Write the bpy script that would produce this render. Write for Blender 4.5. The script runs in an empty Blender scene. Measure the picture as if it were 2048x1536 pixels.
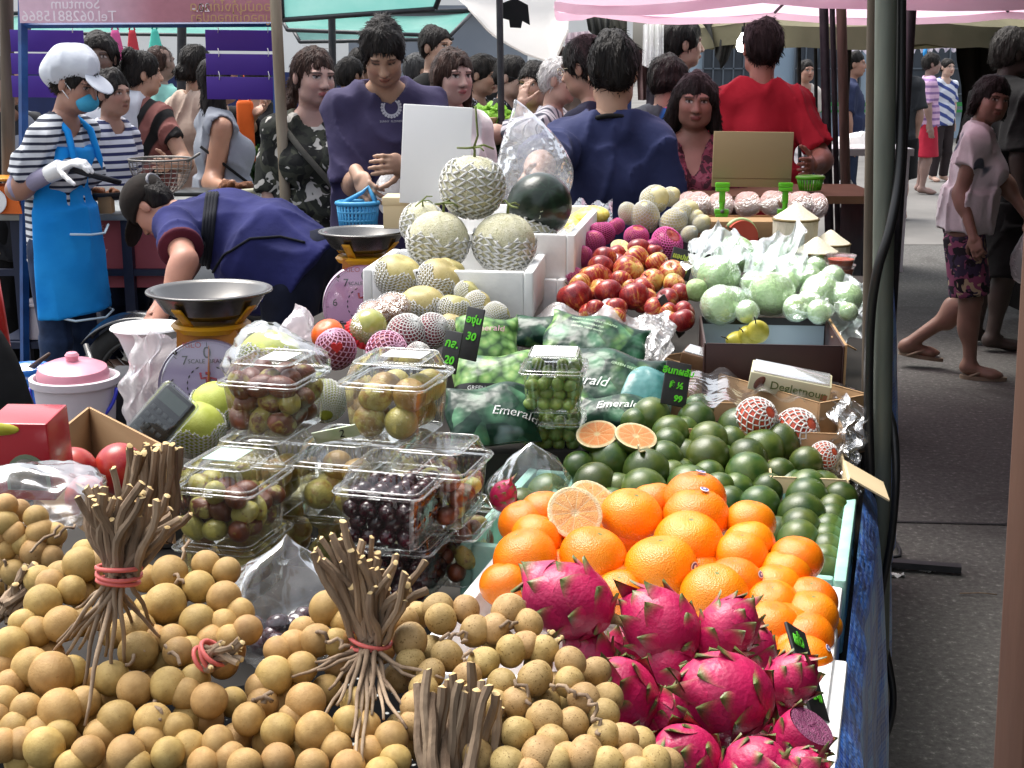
import bpy, math, random
import numpy as np
from mathutils import Vector, Matrix, Euler
PI = math.pi
random.seed(7); np.random.seed(7)
SC = bpy.context.scene
COL = SC.collection
# ---------------------------------------------------------------- camera model
F = 2800.0; CZ = 1.62; PITCH = math.atan(673/F); CP, SP = math.cos(PITCH), math.sin(PITCH)
def P(u, v, d):
	"""world point at horizontal distance d that the photograph shows at (u, v)"""
	a = (u-1024)/F; b = (768-v)/F
	t = d/(CP+b*SP)
	return Vector((a*t, d, CZ+t*(b*CP-SP)))
def PX(v, d):
	"""metres per photo pixel at that spot"""
	return d/(CP+(768-v)/F*SP)/F
def PZ(u, v, z):
	a = (u-1024)/F; b = (768-v)/F
	t = (z-CZ)/(b*CP-SP)
	return Vector((a*t, t*(CP+b*SP), z))
def V(*a): return Vector(a)
def lerp(a, b, t): return a+(b-a)*t
# ---------------------------------------------------------------- objects
def link(o, parent=None):
	COL.objects.link(o)
	if parent is not None: o.parent = parent
	return o
def tag(o, label=None, cat=None, group=None, kind=None):
	if label: o['label'] = label
	if cat: o['category'] = cat
	if group: o['group'] = group
	if kind: o['kind'] = kind
	return o
def thing(name, label, cat, loc=(0,0,0), rz=0, group=None):
	o = bpy.data.objects.new(name, None); o.location = loc; o.rotation_euler = (0,0,rz)
	o.empty_display_size = .05
	link(o); return tag(o, label, cat, group)
def mesh(name, v, f, mats=(), mi=None, smooth=True, col=None, sharp=None):
	me = bpy.data.meshes.new(name)
	v = np.asarray(v, dtype=np.float32).reshape(-1,3)
	if isinstance(f, np.ndarray):
		nf, k = f.shape
		me.vertices.add(len(v)); me.vertices.foreach_set('co', v.ravel())
		me.loops.add(nf*k); me.loops.foreach_set('vertex_index', f.astype(np.int32).ravel())
		me.polygons.add(nf); me.polygons.foreach_set('loop_start', np.arange(0, nf*k, k, dtype=np.int32))
		me.update(calc_edges=True); me.validate()
	else:
		me.from_pydata(v.tolist(), [], f); me.update()
	for m in (mats if isinstance(mats, (list, tuple)) else [mats]):
		me.materials.append(m)
	if mi is not None: me.polygons.foreach_set('material_index', np.asarray(mi, dtype=np.int32))
	if smooth:
		me.polygons.foreach_set('use_smooth', np.ones(len(me.polygons), dtype=bool))
		if sharp: me.set_sharp_from_angle(angle=math.radians(sharp))
	if col is not None:
		at = me.color_attributes.new('col', 'FLOAT_COLOR', 'POINT')
		c = np.asarray(col, dtype=np.float32)
		if c.shape[1] == 3: c = np.hstack([c, np.ones((len(c),1), dtype=np.float32)])
		at.data.foreach_set('color', c.ravel())
	return me
def ob(name, me, parent=None, loc=(0,0,0), rot=(0,0,0), scale=1):
	o = bpy.data.objects.new(name, me)
	o.location = loc; o.rotation_euler = rot
	o.scale = (scale,)*3 if not hasattr(scale, '__len__') else scale
	return link(o, parent)
def wpart(name, me, parent):
	"""part whose mesh is in world axes; the parent is not rotated"""
	return ob(name, me, parent, -Vector(parent.location))
class G:
	"""mesh collector"""
	def __init__(s): s.v = []; s.f = []; s.m = []; s.c = []; s.n = 0
	def add(s, v, f, mi=0, M=None, col=None):
		v = [Vector(x) for x in v]
		if M is not None: v = [M @ x for x in v]
		s.v += [tuple(x) for x in v]
		s.f += [tuple(i+s.n for i in q) for q in f]; s.m += [mi]*len(f)
		s.c += ([col]*len(v) if (col is None or not hasattr(col[0], '__len__')) else list(col))
		s.n += len(v); return s
	def box(s, size, M=None, mi=0, bev=0, taper=1.0):
		x, y, z = size[0]/2, size[1]/2, size[2]/2
		if bev <= 0:
			v = [(sx*x*(taper if sz < 0 else 1), sy*y*(taper if sz < 0 else 1), sz*z) for sz in (-1,1) for sy in (-1,1) for sx in (-1,1)]
			f = [(0,2,3,1),(4,5,7,6),(0,1,5,4),(2,6,7,3),(0,4,6,2),(1,3,7,5)]
			return s.add(v, f, mi, M)
		b = bev; loops = []
		for zz, ins in ((-z, b), (-z+b*.3, b*.3), (-z+b, 0), (z-b, 0), (z-b*.3, b*.3), (z, b)):
			loops.append([(px, py, zz) for px, py in rrect(x*2-ins*2, y*2-ins*2, max(b-ins*.6, b*.4), 3)])
		return s.loft(loops, M, mi, cap=(1,1))
	def loft(s, loops, M=None, mi=0, cap=(0,0), closed=True):
		n = len(loops[0]); v = [p for l in loops for p in l]; f = []
		for i in range(len(loops)-1):
			for j in range(n if closed else n-1):
				k = (j+1) % n
				f.append((i*n+j, i*n+k, (i+1)*n+k, (i+1)*n+j))
		if cap[0]: f.append(tuple(range(n))[::-1])
		if cap[1]: f.append(tuple((len(loops)-1)*n+i for i in range(n)))
		return s.add(v, f, mi, M)
	def lathe(s, prof, n=24, M=None, mi=0, cap=(0,0)):
		return s.loft([[(r*math.cos(2*PI*j/n), r*math.sin(2*PI*j/n), z) for j in range(n)] for r, z in prof], M, mi, cap)
	def tube(s, pts, r, n=8, mi=0, cap=True, M=None, col=None):
		pts = [Vector(p) for p in pts]; N = len(pts)
		rr = r if hasattr(r, '__len__') else [r]*N
		loops = []; up = None
		for i, p in enumerate(pts):
			t = (pts[min(i+1,N-1)]-pts[max(i-1,0)])
			t = t.normalized() if t.length > 1e-9 else Vector((0,0,1))
			if up is None:
				up = Vector((0,0,1)) if abs(t.z) < .9 else Vector((1,0,0))
			x = (up - t*up.dot(t)); x = x.normalized() if x.length > 1e-6 else t.orthogonal().normalized()
			y = t.cross(x); up = x
			loops.append([p+(x*math.cos(2*PI*j/n)+y*math.sin(2*PI*j/n))*rr[i] for j in range(n)])
		v = [q for l in loops for q in l]; f = []
		for i in range(N-1):
			for j in range(n):
				k = (j+1) % n; f.append((i*n+j, i*n+k, (i+1)*n+k, (i+1)*n+j))
		if cap: f.append(tuple(range(n))[::-1]); f.append(tuple((N-1)*n+i for i in range(n)))
		return s.add(v, f, mi, M, col)
	def grid(s, fn, nu, nv, M=None, mi=0, cu=False, colfn=None):
		v = []; c = []
		for i in range(nu+(0 if cu else 1)):
			for j in range(nv+1):
				v.append(fn(i/nu, j/nv))
				if colfn: c.append(colfn(i/nu, j/nv))
		f = []; W = nv+1; NU = nu if cu else nu+1
		for i in range(nu):
			for j in range(nv):
				a = i*W+j; b = ((i+1) % NU)*W+j
				f.append((a, b, b+1, a+1))
		return s.add(v, f, mi, M, c if colfn else None)
	def prism(s, poly, h, M=None, mi=0):
		n = len(poly)
		v = [(x, y, 0) for x, y in poly]+[(x, y, h) for x, y in poly]
		f = [tuple(range(n))[::-1], tuple(range(n, 2*n))]+[(i, (i+1) % n, n+(i+1) % n, n+i) for i in range(n)]
		return s.add(v, f, mi, M)
	def mesh(s, name, mats=(), smooth=True, sharp=None):
		col = None
		if any(c is not None for c in s.c): col = [(tuple(c) if c is not None else (1,1,1)) for c in s.c]
		return mesh(name, s.v, s.f, mats, s.m, smooth, col, sharp)
def rrect(w, d, r, n=4):
	out = []; r = min(r, w/2*.99, d/2*.99)
	for cx, cy, a0 in ((w/2-r, d/2-r, 0), (-w/2+r, d/2-r, 90), (-w/2+r, -d/2+r, 180), (w/2-r, -d/2+r, 270)):
		for i in range(n+1):
			a = math.radians(a0+90*i/n); out.append((cx+r*math.cos(a), cy+r*math.sin(a)))
	return out
def TM(loc=(0,0,0), rot=(0,0,0), sc=(1,1,1)):
	if not hasattr(sc, '__len__'): sc = (sc,)*3
	return Matrix.LocRotScale(Vector(loc), Euler(rot), Vector(sc))
def basis(o, x, y, z=None):
	x = Vector(x).normalized(); y = Vector(y); y = (y-x*y.dot(x)).normalized(); z = x.cross(y)
	return Matrix(((x.x,y.x,z.x,o[0]),(x.y,y.y,z.y,o[1]),(x.z,y.z,z.z,o[2]),(0,0,0,1)))
# cheap smooth noise made of sines
class SN:
	def __init__(s, seed, freq, n=6):
		r = np.random.RandomState(seed); d = r.normal(size=(n,3)); d /= np.linalg.norm(d, axis=1)[:,None]
		s.k = d*freq*r.uniform(.6,1.5,size=(n,1)); s.p = r.uniform(0,6.28,n)
	def __call__(s, p):
		p = np.asarray(p, dtype=float)
		return np.sin(p@s.k.T+s.p).mean(axis=-1)*1.6
# ---------------------------------------------------------------- materials
def hx(h, k=1.0):
	h = h.lstrip('#'); c = [int(h[i:i+2],16)/255 for i in (0,2,4)]
	return tuple(min(1,(x/12.92 if x <= .04045 else ((x+.055)/1.055)**2.4)*k) for x in c)
def C4(c):
	if isinstance(c, str): c = hx(c)
	return (c[0], c[1], c[2], 1)
class NT:
	def __init__(s, name):
		s.m = bpy.data.materials.new(name); s.m.use_nodes = True
		s.t = s.m.node_tree; s.t.nodes.clear(); s.out = s.t.nodes.new('ShaderNodeOutputMaterial'); s._co = None
	def n(s, typ, ins=None, **kw):
		nd = s.t.nodes.new('ShaderNode'+typ)
		for k, v in kw.items(): setattr(nd, k, v)
		for k, v in (ins or {}).items():
			if hasattr(v, 'bl_idname') or isinstance(v, bpy.types.NodeSocket): s.t.links.new(v, nd.inputs[k])
			else: nd.inputs[k].default_value = v
		return nd
	def co(s, kind='Object'):
		if s._co is None: s._co = s.n('TexCoord')
		return s._co.outputs[kind]
	def rnd(s): return s.n('ObjectInfo').outputs['Random']
	def noise(s, scale, detail=3, rough=.5, vec=None, w=None, dist=0):
		nd = s.n('TexNoise', {'Vector': vec if vec is not None else s.co(), 'Scale': scale, 'Detail': detail, 'Roughness': rough, 'Distortion': dist}, noise_dimensions='4D' if w is not None else '3D')
		if w is not None: s.t.links.new(s.n('Math', {0: w, 1: 37.0}, operation='MULTIPLY').outputs[0], nd.inputs['W'])
		return nd.outputs['Fac']
	def ramp(s, fac, stops, interp='LINEAR'):
		r = s.n('ValToRGB', {'Fac': fac}); cr = r.color_ramp; cr.interpolation = interp
		while len(cr.elements) < len(stops): cr.elements.new(.5)
		for e, (p, c) in zip(cr.elements, stops): e.position = p; e.color = C4(c) if not isinstance(c, (int,float)) else (c,c,c,1)
		return r.outputs['Color']
	def mix(s, fac, a, b, mode='MIX'):
		nd = s.n('MixRGB', {'Fac': fac}, blend_type=mode)
		for i, x in ((1,a),(2,b)):
			if isinstance(x, bpy.types.NodeSocket): s.t.links.new(x, nd.inputs[i])
			else: nd.inputs[i].default_value = C4(x)
		return nd.outputs[0]
	def math(s, op, a, b=0.0, c=None):
		ins = {0: a, 1: b}
		if c is not None: ins[2] = c
		return s.n('Math', ins, operation=op).outputs[0]
	def bump(s, h, strength=.3, dist=.002, nrm=None):
		ins = {'Height': h, 'Strength': strength, 'Distance': dist}
		if nrm is not None: ins['Normal'] = nrm
		return s.n('Bump', ins).outputs[0]
	def vary(s, col, v=.1, h=0.0):
		r = s.rnd()
		val = s.math('MULTIPLY_ADD', r, 2*v, 1-v)
		ins = {'Color': col if isinstance(col, bpy.types.NodeSocket) else C4(col), 'Value': val}
		if h: ins['Hue'] = s.math('MULTIPLY_ADD', s.math('FRACT', s.math('MULTIPLY', r, 7.3)), 2*h, .5-h)
		return s.n('HueSaturation', ins).outputs[0]
	def surf(s, sh): s.t.links.new(sh, s.out.inputs['Surface']); return s.m
	def bsdf(s, col, rough=.5, nrm=None, **kw):
		ins = {'Roughness': rough}
		ins['Base Color'] = col if isinstance(col, bpy.types.NodeSocket) else C4(col)
		if nrm is not None: ins['Normal'] = nrm
		names = {'metal':'Metallic','spec':'Specular IOR Level','coat':'Coat Weight','coatr':'Coat Roughness','sss':'Subsurface Weight','sheen':'Sheen Weight','trans':'Transmission Weight','alpha':'Alpha'}
		for k, v in kw.items(): ins[names[k]] = v
		nd = s.n('BsdfPrincipled', ins)
		if kw.get('sss'): nd.inputs['Subsurface Radius'].default_value = (1,.4,.2); nd.inputs['Subsurface Scale'].default_value = .004
		return nd.outputs[0]
def mat(name, c, c2=None, ns=10, fac=(.35,.65), rough=.5, bump=0, bs=80, bd=.002, var=0, hvar=0, spk=None, ss=150, st=.62, detail=4, stretch=None, transl=0, **kw):
	"""general surface: two tones by noise, optional speckles, bump, random value per object"""
	t = NT(name); w = t.rnd(); vec = t.co()
	if stretch: vec = t.n('Mapping', {'Vector': vec, 'Scale': stretch}).outputs[0]
	col = C4(c)
	if c2 is not None: col = t.ramp(t.noise(ns, detail, vec=vec, w=w), [(fac[0], c), (fac[1], c2)])
	if spk is not None:
		s_ = t.ramp(t.noise(ss, 2, w=w), [(st, 0.0), (st+.06, 1.0)])
		col = t.mix(s_, col, spk)
	if var or hvar: col = t.vary(col, var, hvar)
	nrm = t.bump(t.noise(bs, 3, vec=vec, w=w), bump, bd) if bump else None
	sh = t.bsdf(col, rough, nrm, **kw)
	if transl:
		ins = {'Color': col if isinstance(col, bpy.types.NodeSocket) else col}
		tr = t.n('BsdfTranslucent', ins).outputs[0]
		sh = t.n('MixShader', {0: transl, 1: sh, 2: tr}).outputs[0]
	return t.surf(sh)
def vcmat(name, rough=.5, bump=0, bs=80, bd=.002, mott=.15, mns=30, spk=0, **kw):
	"""colours of the thing itself kept per vertex, with mottling"""
	t = NT(name); a = t.n('VertexColor', layer_name='col').outputs['Color']
	w = t.rnd()
	if mott: a = t.mix(1.0, a, t.ramp(t.noise(mns, 4, w=w), [(.3, (1-mott,)*3), (.7, (1+0*mott,)*3)]), 'MULTIPLY')
	nrm = t.bump(t.noise(bs, 3, w=w), bump, bd) if bump else None
	return t.surf(t.bsdf(a, rough, nrm, **kw))
def plastic(name, tint=(.97,.97,.97), gloss=.12, milk=.05, rough=.06, mcol=(.8,.82,.82), bump=0, bs=40, bd=.004, edge=.5):
	"""thin clear film or sheet"""
	t = NT(name)
	nrm = t.bump(t.noise(bs, 3, .6), bump, bd) if bump else None
	ins = {'Roughness': rough, 'Color': (1,1,1,1)}
	if nrm is not None: ins['Normal'] = nrm
	gl = t.n('BsdfGlossy', ins).outputs[0]
	tr = t.n('BsdfTransparent', {'Color': C4(tint)}).outputs[0]
	lw = t.n('LayerWeight', {'Blend': .35} if nrm is None else {'Blend': .35, 'Normal': nrm}).outputs['Fresnel']
	f = t.math('MULTIPLY_ADD', lw, edge, gloss)
	sh = t.n('MixShader', {0: f, 1: tr, 2: gl}).outputs[0]
	if milk:
		df = t.n('AddShader', {0: t.n('BsdfDiffuse', {'Color': C4(mcol)}).outputs[0], 1: t.n('BsdfTranslucent', {'Color': C4(mcol)}).outputs[0]}).outputs[0]
		sh = t.n('MixShader', {0: milk, 1: sh, 2: df}).outputs[0]
	return t.surf(sh)
# ---------------------------------------------------------------- signed-distance modelling (limbs, cloth, hair)
def _ecl(p, prim):
	ty = prim[0]
	if ty == 'cap':
		a, b, ra, rb = (np.asarray(prim[1], float), np.asarray(prim[2], float), prim[3], prim[4])
		ab = b-a; L = (ab@ab)+1e-12
		t = np.clip(((p-a)@ab)/L, 0, 1)
		return np.linalg.norm(p-(a+t[...,None]*ab), axis=-1)-(ra+(rb-ra)*t)
	if ty == 'ell':
		c, r = np.asarray(prim[1], float), np.asarray(prim[2], float)
		q = p-c
		if len(prim) > 3 and prim[3] is not None: q = q@np.asarray(prim[3])
		k0 = np.linalg.norm(q/r, axis=-1); k1 = np.linalg.norm(q/(r*r), axis=-1)+1e-9
		return k0*(k0-1)/k1
	if ty == 'cone':   # flat-ended tapered tube with elliptic section: a, b, (rx,ry) at a, (rx,ry) at b, R
		a, b = np.asarray(prim[1], float), np.asarray(prim[2], float)
		ab = b-a; L = np.linalg.norm(ab); z = ab/L
		x = np.asarray(prim[5], float); x = x-z*(x@z); x /= np.linalg.norm(x)+1e-9; y = np.cross(z, x)
		q = p-a; tz = q@z; t = np.clip(tz/L, 0, 1)
		rx = prim[3][0]+(prim[4][0]-prim[3][0])*t; ry = prim[3][1]+(prim[4][1]-prim[3][1])*t
		k = np.sqrt((q@x/rx)**2+(q@y/ry)**2); dr = (k-1)*np.minimum(rx, ry)
		dz = np.maximum(-tz, tz-L)
		return np.where((dr > 0) & (dz > 0), np.sqrt(np.maximum(dr,0)**2+np.maximum(dz,0)**2), np.maximum(dr, dz))
	if ty == 'plane':
		return (p-np.asarray(prim[1], float))@np.asarray(prim[2], float)
def _bounds(prim):
	ty = prim[0]
	if ty == 'cap':
		a, b = np.asarray(prim[1]), np.asarray(prim[2]); r = max(prim[3], prim[4])
		return np.minimum(a, b)-r, np.maximum(a, b)+r
	if ty == 'ell':
		r = np.asarray(prim[2], float); r = r if len(prim) < 4 or prim[3] is None else np.abs(np.asarray(prim[3]))@r
		return np.asarray(prim[1])-r, np.asarray(prim[1])+r
	a, b = np.asarray(prim[1]), np.asarray(prim[2]); r = max(prim[3]+prim[4])
	return np.minimum(a, b)-r, np.maximum(a, b)+r
def sdf(prims, h, k=.03, cuts=(), disp=None, kc=.008):
	"""smooth union of prims, minus cuts, as vertices and quads"""
	bs = [_bounds(q) for q in prims]
	lo = np.min([b[0] for b in bs], axis=0)-3*h-.012; hi = np.max([b[1] for b in bs], axis=0)+3*h+.012
	n = np.ceil((hi-lo)/h).astype(int)+1
	ax = [lo[i]+h*np.arange(n[i]) for i in range(3)]
	D = np.full(n, .5)
	for q, (b0, b1) in zip(prims, bs):
		kk = q[-1]['k'] if isinstance(q[-1], dict) else k
		m = kk+3*h
		i0 = np.clip(np.floor((b0-m-lo)/h).astype(int), 0, n-1); i1 = np.clip(np.ceil((b1+m-lo)/h).astype(int)+1, 1, n)
		sl = tuple(slice(i0[i], i1[i]) for i in range(3))
		g = np.stack(np.meshgrid(*[ax[i][sl[i]] for i in range(3)], indexing='ij'), -1)
		qq = q[:-1] if isinstance(q[-1], dict) else q
		d = _ecl(g, qq); A = D[sl]
		hh = np.maximum(kk-np.abs(A-d), 0)/kk
		D[sl] = np.minimum(A, d)-hh*hh*kk*.25
	gall = None
	if cuts or disp is not None:
		gall = np.stack(np.meshgrid(*ax, indexing='ij'), -1)
		if disp is not None:
			near = np.abs(D) < .06
			D[near] += disp(gall[near])
		for q in cuts:
			d = _ecl(gall, q)
			if q[0] == 'plane': pass
			else: d = -d
			hh = np.maximum(kc-np.abs(D-d), 0)/kc
			D = np.maximum(D, d)+hh*hh*kc*.25
	return surfnet(D, lo, h)
_ED = [((a>>2&1,a>>1&1,a&1),(b>>2&1,b>>1&1,b&1)) for a in range(8) for b in range(a+1,8) if bin(a^b).count('1')==1]
def surfnet(D, lo, h):
	S = D < 0; c = np.zeros(np.array(D.shape)-1, dtype=np.int8); sh = c.shape
	for a in range(8):
		i, j, k = a>>2&1, a>>1&1, a&1
		c += S[i:i+sh[0], j:j+sh[1], k:k+sh[2]]
	idx = np.argwhere((c > 0) & (c < 8))
	if len(idx) == 0: return np.zeros((0,3)), np.zeros((0,4), dtype=int)
	vid = np.full(sh, -1, dtype=np.int64); vid[tuple(idx.T)] = np.arange(len(idx))
	acc = np.zeros((len(idx),3)); cnt = np.zeros(len(idx))
	for e0, e1 in _ED:
		a, b = np.array(e0), np.array(e1)
		d0 = D[tuple((idx+a).T)]; d1 = D[tuple((idx+b).T)]
		m = (d0 < 0) != (d1 < 0)
		t = np.where(m, d0/np.where(m, d0-d1, 1), 0)
		acc += np.where(m[:,None], a+(b-a)*t[:,None], 0); cnt += m
	v = lo+h*(idx+acc/cnt[:,None])
	fs = []
	for ax in range(3):
		o1, o2 = [(1,2),(2,0),(0,1)][ax]
		sl0 = [slice(None)]*3; sl1 = [slice(None)]*3; sl0[ax] = slice(0,-1); sl1[ax] = slice(1,None)
		A, B = S[tuple(sl0)], S[tuple(sl1)]
		e = np.argwhere(A != B)
		e = e[(e[:,o1] > 0) & (e[:,o2] > 0) & (e[:,o1] < D.shape[o1]-1) & (e[:,o2] < D.shape[o2]-1)]
		if len(e) == 0: continue
		flip = ~A[tuple(e.T)]
		def g(d1, d2):
			q = e.copy(); q[:,o1] -= d1; q[:,o2] -= d2; return vid[tuple(q.T)]
		q = np.stack([g(1,1), g(0,1), g(0,0), g(1,0)], 1)
		q[flip] = q[flip][:,::-1]; fs.append(q)
	return v, np.vstack(fs)
def smooth_v(v, f, it=1, lam=.5):
	for _ in range(it):
		s = np.zeros_like(v); c = np.zeros(len(v))
		for a, b in ((0,1),(1,2),(2,3),(3,0)):
			np.add.at(s, f[:,a], v[f[:,b]]); np.add.at(c, f[:,a], 1)
			np.add.at(s, f[:,b], v[f[:,a]]); np.add.at(c, f[:,b], 1)
		v = v+(s/np.maximum(c,1)[:,None]-v)*lam
	return v
def text_mesh(name, s, size, m, ext=.0005, align='CENTER', mirror=False, shear=0, bold=0):
	cu = bpy.data.curves.new(name, 'FONT'); cu.body = s; cu.size = size; cu.extrude = ext; cu.align_x = align; cu.align_y = 'CENTER'
	cu.shear = shear; cu.offset = bold; cu.resolution_u = 3
	o = bpy.data.objects.new(name, cu); COL.objects.link(o)
	bpy.context.view_layer.update()
	dg = bpy.context.evaluated_depsgraph_get()
	me = bpy.data.meshes.new_from_object(o.evaluated_get(dg))
	bpy.data.objects.remove(o); bpy.data.curves.remove(cu)
	me.materials.clear(); me.materials.append(m); me.name = name
	if mirror: me.transform(Matrix.Diagonal((-1,1,1,1))); me.flip_normals()
	return me
# ---------------------------------------------------------------- people
def Rx(a): c, s = math.cos(a), math.sin(a); return np.array([[1,0,0],[0,c,-s],[0,s,c]])
def Ry(a): c, s = math.cos(a), math.sin(a); return np.array([[c,0,s],[0,1,0],[-s,0,c]])
def Rz(a): c, s = math.cos(a), math.sin(a); return np.array([[c,-s,0],[s,c,0],[0,0,1]])
def A3(*a): return np.array(a, float)
def unit(a): return a/(np.linalg.norm(a)+1e-9)
M_SKIN = vcmat('skin', .5, bump=.08, bs=300, bd=.001, mott=.12, mns=25, sss=.08)
def hair_mat(name, c, c2, rough=.55):
	return mat(name, c, c2, ns=60, rough=rough, bump=1.0, bs=120, bd=.01, stretch=(1,1,.15), spec=.18)
M_HAIR = hair_mat('black_hair', (.006,.005,.005), (.022,.018,.016))
M_HAIRB = hair_mat('brown_hair', (.018,.008,.006), (.06,.03,.022))
M_HAIRG = hair_mat('grey_hair', (.35,.33,.32), (.75,.73,.72), .5)
M_GLASSF = mat('spectacle_frame', (.5,.42,.3), rough=.25, metal=.8)
def head_prims(c, R, s=1.0, wide=1.0):
	def w(x, y, z): return c+R@(A3(x*wide, y, z)*s)
	def e(x, y, z, rx, ry, rz, k=None):
		q = ['ell', w(x,y,z), A3(rx*wide,ry,rz)*s, R]
		if k: q.append({'k': k})
		return tuple(q)
	pr = [e(0,.014,.036,.075,.092,.084), e(0,-.026,-.028,.061,.064,.083,.04), e(0,-.052,-.09,.031,.03,.024,.03)]
	for sx in (-1,1):
		pr += [e(sx*.036,-.052,-.028,.027,.03,.028,.03), e(sx*.028,-.08,.03,.024,.012,.009,.018),
			   e(sx*.078,.014,-.004,.009,.019,.031,.01), e(sx*.012,-.1,-.03,.009,.009,.008,.01), e(sx*.044,-.03,-.075,.022,.035,.025,.03)]
	pr += [('cap', w(0,-.088,.016), w(0,-.109,-.026), .008*s, .0125*s, {'k': .014}),
		   e(0,-.092,-.055,.021,.01,.0055,.009), e(0,-.09,-.065,.019,.011,.007,.009)]
	cuts = [('ell', w(sx*.032,-.106,.0105), A3(.017,.02,.0105)*s, R) for sx in (-1,1)]
	return pr, cuts
def head_mesh(c, R, s, wide, skin, h, brow=(.01,.008,.007), lip=None, neck=None, eyes='open', age=0):
	pr, cuts = head_prims(c, R, s, wide)
	if neck is not None: pr.append(('cap', neck[0], neck[1], neck[2], neck[3], {'k': .03}))
	v, f = sdf(pr, h, .03, cuts, kc=.012)
	# eyeballs with lids fill the sockets
	q = ((v-c)@R)/s; q[:,0] /= wide
	col = np.tile(np.array(skin), (len(v),1))
	x, y, z = np.abs(q[:,0]), q[:,1], q[:,2]
	front = y < -.03
	lipc = np.array(lip if lip else (skin[0]*.8, skin[1]*.52, skin[2]*.5))
	m = front & (x/.023)**2+((z+.06)/.0105)**2 < 1 if False else (front & ((x/.023)**2+((z+.06)/.0105)**2 < 1))
	col[m] = lipc
	m = front & (np.abs(z+.0598) < .0016) & (x < .021); col[m] = lipc*.35
	ez = .0105; ex = .032
	socket = front & (((x-ex)/.019)**2+((z-ez)/.0125)**2 < 1); col[socket] = col[socket]*.8
	if eyes == 'open':
		m = front & (((x-ex)/.0145)**2+((z-ez)/.0058)**2 < 1); col[m] = (.5,.46,.43)
		m = front & (((x-ex)/.0062)**2+((z-ez)/.0062)**2 < 1); col[m] = (.012,.008,.006)
		m = front & (np.abs(z-ez-.0062-.0012) < .0022) & (np.abs(x-ex) < .0155); col[m] = brow
	else:
		m = front & (np.abs(z-ez+.0035+((x-ex)/.016)**2*-.003) < .0024) & (np.abs(x-ex) < .0155); col[m] = brow
	bz = .0315-((x-.034)/.02)**2*.003
	m = front & (np.abs(z-bz) < .0036) & (np.abs(x-.034) < .0205); col[m] = np.array(brow)*.6+np.array(skin)*.25
	m = front & (np.abs(x-.0075) < .004) & (np.abs(z+.0375) < .003) & (y < -.09); col[m] = np.array(skin)*.25
	chk = np.exp(-(((x-.042)/.02)**2+((z+.025)/.02)**2))*front; col *= (1+chk[:,None]*np.array([.06,-.06,-.05]))
	return v, f, np.clip(col, 0, 1)
def hand_geo(w, dr, pn, curl=.5, L=.18, side=1, spread=.12, h=.0045, thumb=.6):
	"""five-fingered hand: w wrist, dr forearm direction, pn palm normal"""
	dr = unit(dr); pn = unit(pn-dr*(pn@dr)); sd = np.cross(dr, pn)*side   # sd points to the thumb side
	pr = []; k0 = L*.44
	pc = w+dr*L*.25
	pr.append(('ell', pc, A3(L*.28, L*.225, L*.085), np.stack([dr, sd, -pn], 1)))
	pr.append(('cap', w-dr*.035, w+dr*.02, L*.14, L*.15))
	for i, (off, ln) in enumerate(((.155,.40),(.055,.45),(-.05,.42),(-.145,.33))):
		a = w+dr*k0+sd*off*L; d = unit(dr+sd*(off*spread*5)); th = curl*(.75+.12*i)
		r = L*.052*(1-.06*i)
		for j, fr in enumerate((.46,.31,.23)):
			ang = th*(.5+.5*(j > 0)); ax = d
			d = unit(d*math.cos(ang)+pn*math.sin(ang))
			b = a+d*ln*L*fr; pr.append(('cap', a, b, r, r*.9)); a = b; r *= .9
	a = w+dr*L*.12+sd*L*.14; d = unit(dr*.55+sd*.75+pn*(.15+.4*curl))
	r = L*.062
	for fr in (.22,.17,.13):
		b = a+d*L*fr; pr.append(('cap', a, b, r, r*.88)); a = b; r *= .88
		d = unit(d+dr*.25*thumb+pn*curl*.45*thumb-sd*.25*thumb)
	return sdf(pr, h, .007)
def ik(a, t, l1, l2, pole):
	d = t-a; L = np.linalg.norm(d); L2 = min(L, (l1+l2)*.999); d = unit(d)
	t = a+d*L2
	x = (l1*l1-l2*l2+L2*L2)/(2*L2); y = math.sqrt(max(l1*l1-x*x, 1e-6))
	p = unit(pole-d*(pole@d))
	return a+d*x+p*y, t
def foldfn(seed, amp=.006, f1=28, f2=60, vert=.35):
	n1 = SN(seed, f1*.35, 5); n2 = SN(seed+3, f2, 8); w = SN(seed+5, 9, 5)
	def fn(p):
		q = p.copy(); q[:,2] *= vert
		ww = w(p)
		a = SN(seed+7, f1, 7)(q+ww[:,None]*.05)
		r = (1-np.abs(np.clip(a*1.5,-1,1)))
		return -amp*(r*r-.35)+amp*.4*n1(p)-amp*.12*n2(q)
	return fn
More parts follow.
